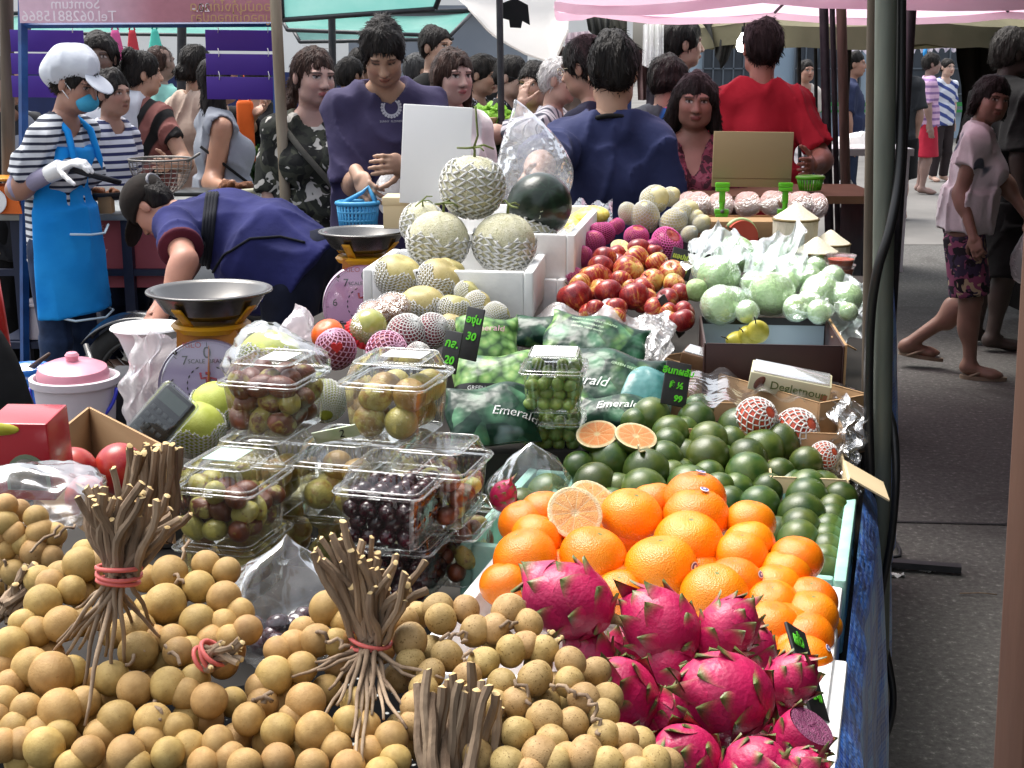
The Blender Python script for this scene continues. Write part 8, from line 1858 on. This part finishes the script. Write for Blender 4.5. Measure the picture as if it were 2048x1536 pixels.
shell(I, 'glove_cuff', [('cone', wr-dr*.045, wr+dr*.03, (.038*k,)*2, (.044*k,)*2, A3(0,0,1))], M_SIGNW, h=.006)
AP = cloth('bright_blue_apron', hx('#0f86d8'), hx('#1f96e4')); M_APE = mat('white_piping', hx('#cfe6f4'), rough=.7)
ty = []
for q in I['tors'][:3]: ty.append(('ell', q[1], np.asarray(q[2])+.036, q[3]))
ty.append(('cone', I['wai'], A3(0,-.03,.50), (.176,.15), (.19,.165), A3(1,0,0)))
cutp = [('plane', A3(0,.0,0), A3(0,1,0)), ('plane', A3(0,0,1.24), A3(0,-.2,1)), ('ell', A3(.3,-.0,1.27), A3(.2,.4,.22)), ('ell', A3(-.3,-.0,1.27), A3(.2,.4,.22))]
shell(I, 'apron', ty, AP, cuts=cutp, disp=foldfn(61, .012, 26))
g = G()
nb, a2 = I['nb'], I['a2']
for s in (1,-1): g.tube([nb+a2@A3(s*.085,-.145,-.2), nb+a2@A3(s*.088,-.135,-.12), nb+a2@A3(s*.08,-.075,-.005), nb+a2@A3(s*.07,-.01,.028), nb+a2@A3(s*.045,.06,.01)], .015, 8)
ob('apron_strap', g.mesh('apron_strap', AP), I['root'])
g = G(); g.tube([A3(-.14,-.155,.86), A3(-.06,-.2,.85), A3(.04,-.2,.845), A3(.13,-.16,.87)], .005, 6); ob('pocket_piping', g.mesh('pocket_piping', M_APE), I['root']); g = G(); g.tube([A3(-.19,-.02,.52), A3(-.14,-.15,.49), A3(0,-.205,.485), A3(.14,-.15,.49), A3(.19,-.02,.52)], .005, 6); ob('hem_piping', g.mesh('hem_piping', M_APE), I['root'])
c, R, s = I['hc'], I['Rh'], I['hs']
def W(x, y, z): return c+R@(A3(x, y, z)*s)
shell(I, 'white_cap', [('ell', W(0,.04,.08), A3(.106,.13,.1)*s, R@Rx(-.3)), ('ell', W(0,.09,.03), A3(.096,.088,.085)*s, R)], cloth('white_cap_cloth', hx('#cdd2dc'), hx('#dde1e8'), ns=9), h=.006, cuts=[('ell', W(0,-.08,-.02), A3(.2,.09,.07)*s, R)], disp=foldfn(62, .008, 40))
shell(I, 'cap_peak', [('ell', W(0,-.12,.048), A3(.075,.07,.008)*s, R@Rx(.45))], bpy.data.materials['white_cap_cloth'], h=.004)
shell(I, 'face_mask', [('ell', W(0,-.06,-.052), A3(.062,.066,.05)*s, R)], mat('blue_mask', hx('#2f9ac4'), hx('#49aed4'), ns=10, rough=.8), h=.004, cuts=[('ell', W(0,.03,-.05), A3(.2,.07,.2)*s, R)])
g = G()
for sx in (-1,1): g.tube([W(sx*.06,-.05,-.03), W(sx*.078,-.02,-.0), W(sx*.08,.01,.02)], .0022, 5); g.tube([W(sx*.058,-.045,-.07), W(sx*.078,-.01,-.035), W(sx*.082,.012,-.02)], .0022, 5)
ob('mask_loop', g.mesh('mask_loop', M_SIGNW), I['root'])
tg = thing('tongs', 'dark cooking tongs held in the white glove', 'tongs', P(170,340,5.8)); g = G(); g.tube([P(140,336,5.8), P(200,352,5.85), P(242,364,5.9)], .008, 8); g.tube([P(140,340,5.82), P(196,356,5.87), P(240,367,5.92)], .008, 8); wpart('arms', g.mesh('arms', M_DKST), tg)
# 2 bending man
NB = cloth('deep_blue_polo', hx('#1e2150'), hx('#2a2d66'))
I = person('man in a navy polo and dark cap bending down over the bowls', 600, 560, 5.1, yaw=-106, H=1.62, foot=True, skin=(.5,.22,.14), cat='man', w=1.22, belly=.14, deep=1.3, lean=(52,20,12), head=(0,-24,0), hs=.95, neckl=.55,
	shirt=dict(mat=NB, sleeve=.62, hem=.47, loose=.026, fold=.011, name='polo_shirt'), pants=dict(mat=cloth('black_jeans', hx('#0e1120'), hx('#161b2e'), ns=10), loose=.02), hair=dict(style='crop', line=.05, t=.004, locks=40),
	armp=('a', dict(w=(314,648,4.7), e=(385,540,4.7), curl=.9)), armn=('a', dict(w=(300,640,5.0), e=(300,560,5.5), curl=.9)), seed=8)
k = I['k']
for s in (1,-1):
	el = I['arms'][s][0]; e = I['sh'][s]+(el-I['sh'][s])*.6; d_ = unit(el-I['sh'][s]); shell(I, 'sleeve_cuff', [('cone', e-d_*.004, e+d_*.018, (.086*k,)*2, (.085*k,)*2, A3(0,1,0))], cloth('maroon_cuff', hx('#4a1626')), h=.007)
c, R, s = I['hc'], I['Rh'], I['hs']
CAPM = cloth('dark_brown_cap', hx('#17120f'), hx('#241c18'), ns=20)
shell(I, 'cap', [('ell', W(0,.008,.05), A3(.095,.116,.098)*s, R)], CAPM, h=.006, cuts=[('ell', W(0,-.0,-.06), A3(.2,.2,.085)*s, R)])
shell(I, 'cap_peak', [('ell', W(0,-.125,.032), A3(.075,.085,.009)*s, R@Rx(.3))], CAPM, h=.0045)
g = G(); g.tube([W(.05*math.cos(a), .10+.02*math.sin(a), .04+.03*math.sin(a)) for a in np.linspace(0,2*PI,17)], .006, 6); ob('cap_strap', g.mesh('cap_strap', mat('grey_strap', hx('#7a7a80'), rough=.6)), I['root'])
o = [q for q in I['root'].children if q.name.startswith('polo_shirt')][0]; bv = BVHTree.FromPolygons([v.co for v in o.data.vertices], [tuple(p.vertices) for p in o.data.polygons])
def wrapline(pts, n, w_, name, m, lift=.004):
	"""strap laid over the shirt: world points cast towards the torso axis"""
	g = G(); L = []
	for i in range(len(pts)-1):
		for j in range(n):
			t = j/n; L.append(tuple(np.array(pts[i])*(1-t)+np.array(pts[i+1])*t))
	L.append(pts[-1]); Q = []
	for (u, v) in L:
		o_ = Vector((0,0,CZ)); d_ = (P(u,v,5.0)-o_).normalized(); ol = Vector(I['loc'](o_)); dl = Vector(I['Ry'].T@np.array(d_)); h = bv.ray_cast(ol, dl)
		if h[0]: Q.append(h[0]+h[1]*(lift if h[1].dot(dl) < 0 else -lift))
	if len(Q) > 2: g.tube(Q, w_, 6); me = g.mesh(name, m); return ob(name, me, I['root'])
SB = cloth('black_strap', hx('#14161f'))
for du in (-9,-3,3,9): wrapline([(425+du,388),(420+du,430),(414+du,490),(408+du,540)], 8, .008, 'apron_strap', SB)
wrapline([(420,555),(450,510),(500,478),(560,474),(610,486)], 8, .005, 'waist_tie', SB)
# 3 woman in camouflage
CAMO = blotch('camouflage_print', [hx('#23261f'), hx('#3d3f33'), hx('#0e0f0d'), hx('#bdb9b2')], 9, thr=(.5,.55,.58), dist=1.2)
I = person('woman in a dark camouflage shirt with tied hair looking sideways', 626, 91, 6.0, yaw=12, skin=(.52,.29,.22), cat='woman', w=.98, belly=.02, bust=.02, head=(26,6,2), wide=1.08,
	shirt=dict(mat=CAMO, sleeve=.95, hem=.33, loose=.024, sw=.03, bw=1.1), pants=dict(mat=CAMO), hair=dict(style='pony', mat=M_HAIRB, px=-.05, line=.066), lip=(.42,.13,.13), seed=5)
g = G(); nb, che, a2 = I['nb'], I['che'], I['a2']; g.tube([A3(-.13,-.05,1.31)*1, A3(-.05,-.145,1.2), A3(.06,-.165,1.07), A3(.17,-.12,.92)], .013, 8); ob('bag_strap', g.mesh('bag_strap', cloth('grey_bag_strap', hx('#4a4842'))), I['root'])
# 4 man in purple tee
PUR = cloth('faded_purple_tee', hx('#35304c'), hx('#423c5c'))
I = person('man in a faded purple tee with a sunflower print looking down', 768, 10, 5.5, yaw=6, skin=(.45,.245,.15), cat='man', w=1.06, lean=(2,3,6), head=(0,24,-3), hs=.93, wide=.97,
	shirt=dict(mat=PUR, sleeve=.95, hem=.40, loose=.03, sw=.035, bw=1.12, nr=.06), pants=dict(mat=GRY), hair=dict(style='short', line=.066, t=.016, amp=.008), eyes='down',
	armn=('a', dict(w=(718,352,5.2), e=(692,300,5.55), to=(742,392,5.1), palm=(.6,.3,-.3), curl=.95)), armp=('a', dict(w=(808,330,5.15), e=(880,310,5.4), curl=.8)), seed=6)
g = G(); r0, r1 = .026, .042; pts = []
g.add([(r*math.cos(a), r*math.sin(a), 0) for r in (r0, r0+.006) for a in np.linspace(0,2*PI,33)[:-1]], [(i,(i+1)%32,32+(i+1)%32,32+i) for i in range(32)])
for i in range(20): a = 2*PI*i/20; u_ = Vector((math.cos(a),math.sin(a),0)); n_ = Vector((-u_.y,u_.x,0)); g.add([u_*(r0+.004)-n_*.003,u_*(r0+.012)-n_*.0055,u_*r1,u_*(r0+.012)+n_*.0055,u_*(r0+.004)+n_*.003], [(0,1,2,3,4)])
zc = P(780,217,5.35).z; M_PRT = mat('pale_grey_print', hx('#a3a2ab'), rough=.8)
decal(I, 'shirt', g.mesh('print', M_PRT), (.02, zc)); decal(I, 'shirt', text_mesh('lettering', 'SUNNY  FLOWERS', .011, M_PRT, 0), (.02, zc-.052))
# 5 woman with long brown hair and white blouse
I = person('woman with long brown hair and a white blouse behind the sign board', 906, 93, 6.3, yaw=20, skin=(.55,.31,.24), cat='woman', bust=.02, head=(12,4,0), wide=1.02, shirt=dict(mat=cloth('white_blouse', hx('#d8d4d2')), sleeve=.7, hem=.45, vn=.05), pants=dict(mat=DKJ), hair=dict(style='long', mat=M_HAIRB, len=.17, line=.07, fw=.055, vol=.008), lip=(.45,.14,.14), seed=7)
# 6 man in navy tee seen from behind
I = person('man in a plain navy tee with a black lanyard seen from behind', 1228, 63, 4.8, yaw=176, skin=(.48,.25,.15), cat='man', w=1.02, head=(-4,8,0), shirt=dict(mat=cloth('navy_tee', hx('#262b4e'), hx('#30365c')), sleeve=.95, hem=.42, loose=.03, sw=.035, bw=1.1, nr=.06), pants=dict(mat=BRN), hair=dict(style='short', t=.019, amp=.01, line=.06), armp=('a', dict(w=(1040,380,4.2), e=(1055,330,4.6))), seed=9)
g = G(); nb = I['nb']; g.tube([nb+A3(.075*math.cos(a), .01+.07*math.sin(a), .012+.035*math.sin(a)) for a in np.linspace(-.6, PI+.6, 21)], .009, 6); ob('lanyard', g.mesh('lanyard', BLKT), I['root'])
# 7 man in red tee
I = person('broad man in a red tee seen from behind under the pink umbrella', 1527, 34, 6.5, yaw=180, skin=(.40,.19,.12), cat='man', w=1.04, head=(0,0,0), shirt=dict(mat=cloth('red_tee', hx('#a3202f'), hx('#b32c3a')), sleeve=.8, hem=.45, loose=.03, sw=.025, bw=1.08), pants=dict(mat=GRY), hair=dict(style='short', t=.014), armp=('a', dict(w=(1480,330,6.2), e=(1420,290,6.5))), armn=('a', dict(w=(1625,330,6.1), e=(1640,275,6.55))), seed=10)
# 8 woman in burgundy
I = person('woman in a burgundy flowered blouse with shoulder length black hair', 1392, 139, 5.8, yaw=-4, skin=(.32,.15,.10), cat='woman', w=1.05, bust=.03, belly=.02, head=(0,8,2), wide=1.05, shirt=dict(mat=blotch('burgundy_flower_print', [hx('#5a1f30'), hx('#7a3346'), hx('#381420'), hx('#8a4a5a')], 22, detail=4), sleeve=.8, hem=.42, vn=.09, loose=.022), pants=dict(mat=BRN), hair=dict(style='long', len=.13, vol=.022, fw=.056, line=.05), eyes='open', lip=(.3,.09,.08), seed=11)
# 9 woman in white tee walking right
I = person('woman in a white printed tee and patterned shorts walking past in flip flops', 1984, 158, 6.95, yaw=72, H=1.5, skin=(.30,.155,.105), cat='woman', w=1.08, bust=.03, belly=.03, lean=(2,3,4), head=(-58,4,0), wide=1.05, shirt=dict(mat=None or blotch('white_tee_grey_print', [hx('#d0cace'), hx('#d8d3d6'), hx('#5d6874')], 2.6, thr=(.5,.6,.6), dist=.3), sleeve=.45, sw=.035, hem=.50, loose=.03, bw=1.1), pants=dict(mat=blotch('flower_print_shorts', [hx('#3a2f4a'), hx('#8a4a6a'), hx('#b9a98a'), hx('#1a1620')], 14, thr=(.5,.58,.55)), len=.42, loose=.02, name='shorts'), hair=dict(style='bob', len=.07, vol=.012, fw=.055, line=.052), armn=('a', dict(w=(1946,472,6.75), e=(1900,395,6.9), curl=1.0)), armp=('a', dict(w=(2060,440,6.9), e=(2010,380,7.1), curl=1.1)), legs={-1:dict(f=.12,k=.05), 1:dict(f=-.24,k=.06,lift=.06)}, seed=12)
M_FLIP = mat('beige_rubber', hx('#8d7b68'), rough=.6)
for s in (1,-1):
	an = I['lg'][s][2]; g = G(); k = I['k']; lift = an[2]-.048*I['Hh']; M_ = TM((an[0]+s*.01, an[1]-.075*k, .010+lift), (0.12 if lift > .02 else 0,0,0)); g.loft([[(x*.046*k, y*.135*k*(1.0 if y < 0 else .95), z) for x, y in [(math.cos(a)*(1-.12*math.sin(a)), -math.sin(a)) for a in np.linspace(0,2*PI,25)[:-1]]] for z in (-.01,.008)], M_, cap=(1,1)); fl_ = ob('flip_flop', g.mesh('flip_flop', M_FLIP, sharp=40), I['root'])
	g = G(); b0 = Vector((an[0]+s*.015, an[1]-.15*k, lift+.02)); g.tube([b0, b0+Vector((0,.02,.03)), Vector((an[0]+.05*k, an[1]-.05*k, lift+.035)), Vector((an[0]+.05*k, an[1]+.0, lift+.016))], .007, 6); g.tube([b0, b0+Vector((0,.02,.03)), Vector((an[0]-.045*k, an[1]-.05*k, lift+.035)), Vector((an[0]-.045*k, an[1]+.0, lift+.016))], .007, 6); ob('strap', g.mesh('strap', M_FLIP), fl_)
film('plastic_bag', 'thin white bag carried by the woman walking past', 'plastic bag', crumple(P(2050,515,6.85), .06, .05, .11, 55, .25, knot=(0,0,.16), nk=.4), 26, 22, plastic('dim_bag', (.8,.8,.82), .08, .3, .3, (.5,.48,.5), bump=.8, bs=12, bd=.03))
# 10 dark figure behind her
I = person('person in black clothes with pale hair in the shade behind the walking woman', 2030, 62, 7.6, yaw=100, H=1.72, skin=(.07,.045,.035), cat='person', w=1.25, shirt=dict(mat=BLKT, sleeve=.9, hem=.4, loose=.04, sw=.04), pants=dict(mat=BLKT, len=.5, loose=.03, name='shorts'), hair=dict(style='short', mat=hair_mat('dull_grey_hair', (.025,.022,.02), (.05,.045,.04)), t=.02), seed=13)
# 11 man walking away
I = person('man in a dark grey tee and black shorts walking away beyond the tent pole', 1803, 96, 13.6, yaw=172, H=1.62, skin=(.36,.19,.13), cat='man', w=1.1, det=1.3, shirt=dict(mat=cloth('charcoal_tee', hx('#26282c')), sleeve=.8, hem=.42, loose=.03, sw=.03), pants=dict(mat=BLKT, len=.5, loose=.04, name='shorts'), hair=dict(style='short'), legs={1:dict(f=.1),-1:dict(f=-.12,k=.03)}, seed=14)
# 12 - 16 behind the food stall
I = person('woman in a black and pink diagonally striped blouse with her hair in a bun', 282, 100, 7.6, yaw=152, skin=(.5,.27,.17), cat='woman', w=1.02, head=(-34,0,0), shirt=dict(mat=stripes('pink_black_diagonal', hx('#8a5650'), hx('#0c0a0c'), 9.5, axis=0, duty=.55, ang=.55, ax2=2), sleeve=.5, hem=.4, loose=.024), pants=dict(mat=DKJ), hair=dict(style='tied', bun=(-.03,.075,.105), t=.016), armn=('a', dict(w=(338,330,7.2), e=(345,270,7.5))), seed=15, det=1.1)
I = person('person in a cream tee with black hair behind the food counter', 392, 88, 7.9, yaw=150, skin=(.42,.23,.14), cat='person', w=1.0, shirt=dict(mat=cloth('cream_tee', hx('#b8a292'), hx('#c9b5a6')), sleeve=.75, hem=.42, loose=.028, sw=.03), pants=dict(mat=BRN), hair=dict(style='tied', bun=(.02,.11,-.02)), seed=16, det=1.1)
I = person('woman in a grey sleeveless top behind the purple boards', 436, 108, 6.95, yaw=112, skin=(.5,.24,.14), cat='woman', w=1.06, bust=.02, belly=.03, shirt=dict(mat=cloth('grey_sleeveless_top', hx('#7d828c'), hx('#8f949d')), sleeve=0, hem=.42, loose=.03, bw=1.1, fold=.016), pants=dict(mat=DKJ), hair=dict(style='long', len=.16), armn=('a', dict(w=(446,372,6.6), e=(438,318,6.75))), seed=17)
g = G(); g.tube([A3(-.14,.12,1.16), A3(-.165,.0,1.06), A3(-.15,-.1,.98), A3(-.05,-.16,.9)], .007, 6); ob('bag_strap', g.mesh('bag_strap', BLKT), I['root'])
I = person('person in a white tee with a dark cap behind the white capped woman', 196, 64, 7.5, yaw=8, skin=(.16,.09,.06), cat='person', shirt=dict(mat=cloth('white_tee', hx('#c9ccd4')), sleeve=.75, hem=.42), pants=dict(mat=DKJ), hair=dict(style='short', t=.02), seed=18, det=1.2)
I = person('person with dark curly hair in a navy and white striped top', 222, 140, 7.1, yaw=62, skin=(.36,.18,.12), cat='person', shirt=dict(mat=stripes('white_navy_stripes', hx('#c2c6d2'), hx('#1c2450'), 26, duty=.55), sleeve=.8, hem=.42), pants=dict(mat=DKJ), hair=dict(style='short', t=.022, amp=.014), seed=19, det=1.2)
I = person('person in black behind the purple boards holding up greens in one hand', 512, 112, 8.0, yaw=176, skin=(.46,.25,.16), cat='person', shirt=dict(mat=BLKT, sleeve=.8, hem=.42), pants=dict(mat=BLKT), hair=dict(style='short'), armn=('a', dict(w=(512,224,7.6), e=(486,258,7.8), to=(534,214,7.55), curl=.8)), seed=20, det=1.2)
og = thing('orange_bag', 'orange bag hanging beside the person in black behind the boards', 'bag', P(492,265,7.6)); g = G(); g.box((.09,.05,.34), bev=.02); ob('bag_body', g.mesh('bag_body', cloth('orange_cloth', hx('#c2561c'))), og); g = G(); g.tube([(-.03,0,.16),(0,0,.3),(.03,0,.16)], .006, 6); ob('strap', g.mesh('strap', bpy.data.materials['orange_cloth']), og)
I = person('bald person in mint clothes far behind the striped blouse', 320, 86, 9.6, yaw=150, skin=(.3,.17,.12), cat='person', shirt=dict(mat=cloth('mint_shirt', hx('#7fb5ad')), sleeve=.8, hem=.42), pants=dict(mat=GRY), hair=dict(style='crop', t=.002, mat=M_HAIRB), seed=21, det=1.5)
I = person('dark haired person in white far behind the striped blouse', 238, 118, 9.2, yaw=140, skin=SK, cat='person', shirt=dict(mat=cloth('white_cotton', hx('#d0d0d4')), sleeve=.8, hem=.42), pants=dict(mat=GRY), hair=dict(style='short'), seed=22, det=1.5)
PAIS = blotch('paisley_print', [hx('#14151c'), hx('#8a8f9a'), hx('#14151c'), hx('#7d828d')], 7, thr=(.66,.80,.88), vor=True)
I = person('person in a black paisley blouse behind the pole at the left edge', 6, 112, 6.9, yaw=60, skin=SKD, cat='person', w=1.08, shirt=dict(mat=PAIS, sleeve=.9, hem=.4, loose=.03), pants=dict(mat=BLKT), hair=dict(style='short'), seed=23, det=1.2)
# 17 - 23 the crowd further back
I = person('man in a black jacket with short hair behind the long haired woman', 872, 48, 8.7, yaw=58, skin=SK, cat='man', shirt=dict(mat=BLKT, sleeve=1.6, hem=.42), pants=dict(mat=BLKT), hair=dict(style='short'), seed=24, det=1.3)
I = person('person with thin dark hair seen between the purple tee and the black jacket', 838, 104, 9.2, yaw=120, skin=SK, cat='person', shirt=dict(mat=cloth('dull_shirt', hx('#5a5560')), sleeve=.8, hem=.42), pants=dict(mat=GRY), hair=dict(style='short', mat=hair_mat('dark_grey_hair', (.03,.03,.032), (.09,.09,.09))), seed=25, det=1.5)
for u, vt, d, lb, sd in ((700,112,9.0,'black haired person just left of the purple tee',26),(722,95,9.8,'taller black haired person close behind the purple tee',27)):
	person(lb, u, vt, d, yaw=140, skin=SKD, cat='person', shirt=dict(mat=cloth('dark_navy_shirt', hx('#1a1d30')), sleeve=.8, hem=.42), pants=dict(mat=BRN), hair=dict(style='short'), seed=sd, det=1.5)
I = person('grey haired elderly person with spectacles in a white striped shirt', 1120, 109, 7.1, yaw=74, skin=(.5,.28,.2), cat='person', w=1.0, head=(0,6,0), shirt=dict(mat=stripes('white_grey_stripes', hx('#b5b2b8'), hx('#4a4c58'), 40, duty=.6, axis=0), sleeve=.8, hem=.42), pants=dict(mat=GRY), hair=dict(style='crop', mat=M_HAIRG, t=.008, line=.07, amp=.004), armn=('a', dict(w=(960,268,6.9), e=(1060,262,7.1), curl=.5)), seed=28, brow=(.3,.28,.26)); spectacles(I)
I = person('woman raising one hand to her face beside the grey haired elder', 1068, 124, 7.5, yaw=-30, skin=(.44,.24,.16), cat='woman', shirt=dict(mat=cloth('dark_brown_top', hx('#2a1c1a')), sleeve=.7, hem=.42), pants=dict(mat=BRN), hair=dict(style='short', t=.02), armn=('a', dict(w=(1043,212,7.15), e=(1032,288,7.3), to=(1052,150,7.2), palm=(.5,.5,0), curl=.35)), seed=29)
FLO = blotch('black_white_flowers', [hx('#0b0b12'), hx('#c8c6d2'), hx('#0b0b12'), hx('#9a98ac')], 13, thr=(.60,.70,.66), dist=2.0, detail=3)
I = person('woman in a black and white flowered blouse, farther of the two', 966, 108, 8.7, yaw=66, skin=SK, cat='woman', head=(0,10,0), shirt=dict(mat=FLO, sleeve=.8, hem=.42, vn=.06), pants=dict(mat=BLKT), hair=dict(style='short', t=.02), seed=30, det=1.2)
I = person('woman with spectacles in a black flowered blouse beside the black iron pole', 1024, 110, 8.3, yaw=66, skin=SKL, cat='woman', head=(0,12,0), shirt=dict(mat=FLO, sleeve=.8, hem=.42), pants=dict(mat=BLKT), hair=dict(style='short', t=.018), seed=31, det=1.2); spectacles(I, M_DKST)
I = person('person with black hair far back at the end of the grey building', 985, 112, 10.5, yaw=160, skin=SKD, cat='person', shirt=dict(mat=BLKT, sleeve=.8, hem=.42), pants=dict(mat=BLKT), hair=dict(style='short'), seed=32, det=1.6)
I = person('bald headed person far back behind the grey haired elder', 1126, 88, 10.2, yaw=150, skin=(.36,.2,.15), cat='person', shirt=dict(mat=cloth('tan_shirt', hx('#6a5a52')), sleeve=.8, hem=.42), pants=dict(mat=GRY), hair=dict(style='crop', t=.001, mat=M_HAIRB), seed=33, det=1.6)
I = person('man with spectacles and a white piped navy polo behind the navy tee', 1170, 70, 6.0, yaw=-122, skin=(.42,.22,.14), cat='man', head=(0,12,0), shirt=dict(mat=cloth('ink_polo', hx('#15182e')), sleeve=.8, hem=.42), pants=dict(mat=GRY), hair=dict(style='short', t=.018), seed=34); spectacles(I)
g = G(); nb = I['nb']; g.tube([nb+A3(.085*math.cos(a), .01+.075*math.sin(a), .0+.03*math.sin(a)) for a in np.linspace(0, 2*PI, 25)], .008, 6); ob('collar_piping', g.mesh('collar_piping', M_SIGNW), I['root'])
I = person('person in a grey and blue polo with a pink collar behind the burgundy blouse', 1338, 110, 7.1, yaw=165, skin=(.4,.21,.14), cat='person', head=(-28,8,0), shirt=dict(mat=stripes('grey_blue_polo', hx('#2b303a'), hx('#1f66b0'), 2.2, axis=0, duty=.72, ang=.35, ax2=2), sleeve=.8, hem=.42, loose=.028), pants=dict(mat=BRN), hair=dict(style='short', t=.024, amp=.01), seed=35, det=1.1)
shell(I, 'collar', [('cone', I['nb']+A3(0,.0,-.015), I['nb']+A3(0,-.012,.045), (.082,.08), (.068,.066), A3(1,0,0))], cloth('pink_collar', hx('#c23a86')), h=.006, cuts=[('cap', I['nb'], I['nb']+A3(0,-.02,.2), .056, .056)])
I = person('tall man in a dark shirt with a white collar under the umbrella edge', 1368, 37, 7.9, yaw=118, skin=(.44,.24,.16), cat='man', head=(-16,0,0), shirt=dict(mat=cloth('plum_grey_shirt', hx('#2e2730')), sleeve=.9, hem=.42), pants=dict(mat=BRN), hair=dict(style='short', t=.018), seed=36, det=1.2)
shell(I, 'collar', [('cone', I['nb']+A3(0,.0,-.015), I['nb']+A3(0,-.012,.04), (.085,.082), (.07,.068), A3(1,0,0))], M_SIGNW, h=.007, cuts=[('cap', I['nb'], I['nb']+A3(0,-.02,.2), .058, .058)])
# 24 - 27 far along the walkway
I = person('man in a navy tee standing far off between the poles', 1712, 101, 13.2, yaw=78, skin=SKR, cat='man', shirt=dict(mat=cloth('slate_tee', hx('#2c3350')), sleeve=.8, hem=.42), pants=dict(mat=DKJ), hair=dict(style='short'), seed=37, det=1.5)
I = person('person in a pale shirt far off behind the red shirt', 1613, 118, 14.5, yaw=20, skin=SKR, cat='person', shirt=dict(mat=cloth('pale_shirt', hx('#c0b8b0')), sleeve=.8, hem=.42), pants=dict(mat=DKJ), hair=dict(style='short'), seed=38, det=1.6)
I = person('woman in a pink checked top and long red apron far along the walkway', 1866, 106, 16.0, yaw=84, H=1.56, skin=(.3,.17,.13), cat='woman', shirt=dict(mat=stripes('pink_check', hx('#cfa8c8'), hx('#8a6a9a'), 14, duty=.6), sleeve=.8, hem=.5), pants=dict(mat=cloth('crimson_apron', hx('#a31f35')), skirt=.42, name='long_apron'), hair=dict(style='short', t=.02), seed=39, det=1.6)
I = person('boy in a white and blue striped top far along the walkway', 1896, 119, 17.5, yaw=24, skin=SKL, cat='boy', H=1.5, shirt=dict(mat=stripes('blue_white_bold', hx('#c8ccd8'), hx('#3a4a88'), 10, ang=.5, duty=.55), sleeve=.8, hem=.48), pants=dict(mat=cloth('dark_shorts', hx('#2a2224'))), hair=dict(style='short'), seed=40, det=1.6)
# ---------------------------------------------------------------- light, camera, render
SUN_EL, SUN_AZ = math.radians(66), math.radians(-48)     # azimuth from +Y towards +X
wd = bpy.data.worlds.new('World'); SC.world = wd; wd.use_nodes = True
nt = wd.node_tree; nt.nodes.clear()
sky = nt.nodes.new('ShaderNodeTexSky'); sky.sky_type = 'NISHITA'; sky.sun_disc = False
sky.sun_elevation = SUN_EL; sky.sun_rotation = SUN_AZ; sky.air_density = 1.3; sky.dust_density = 4.0; sky.ozone_density = 1.0
hs_ = nt.nodes.new('ShaderNodeHueSaturation'); hs_.inputs['Saturation'].default_value = .35
bg = nt.nodes.new('ShaderNodeBackground'); bg.inputs['Strength'].default_value = .15
ow = nt.nodes.new('ShaderNodeOutputWorld')
nt.links.new(sky.outputs[0], hs_.inputs['Color']); nt.links.new(hs_.outputs[0], bg.inputs['Color']); nt.links.new(bg.outputs[0], ow.inputs['Surface'])
sl = bpy.data.lights.new('Sun', 'SUN'); sl.energy = 2.0; sl.angle = math.radians(38); sl.color = (1,.96,.9)
so = bpy.data.objects.new('Sun', sl); COL.objects.link(so)
sd = Vector((math.sin(SUN_AZ)*math.cos(SUN_EL), math.cos(SUN_AZ)*math.cos(SUN_EL), math.sin(SUN_EL)))
so.rotation_euler = (-sd).to_track_quat('-Z', 'Y').to_euler(); so.location = sd*30
cam = bpy.data.cameras.new('Camera'); co_ = bpy.data.objects.new('Camera', cam); COL.objects.link(co_)
cam.sensor_width = 36; cam.lens = 36*F/2048; cam.clip_start = .05; cam.clip_end = 500
co_.location = (0,0,CZ); co_.rotation_euler = (PI/2-PITCH, 0, 0); SC.camera = co_
cam.dof.use_dof = False
SC.view_settings.view_transform = 'Standard'; SC.view_settings.look = 'None'; SC.view_settings.exposure = EXPO; SC.view_settings.gamma = 1
cy = SC.cycles; cy.max_bounces = 10; cy.diffuse_bounces = 3; cy.glossy_bounces = 3; cy.transmission_bounces = 4; cy.transparent_max_bounces = 40
cy.caustics_reflective = False; cy.caustics_refractive = False; cy.sample_clamp_indirect = 6; cy.use_denoising = True
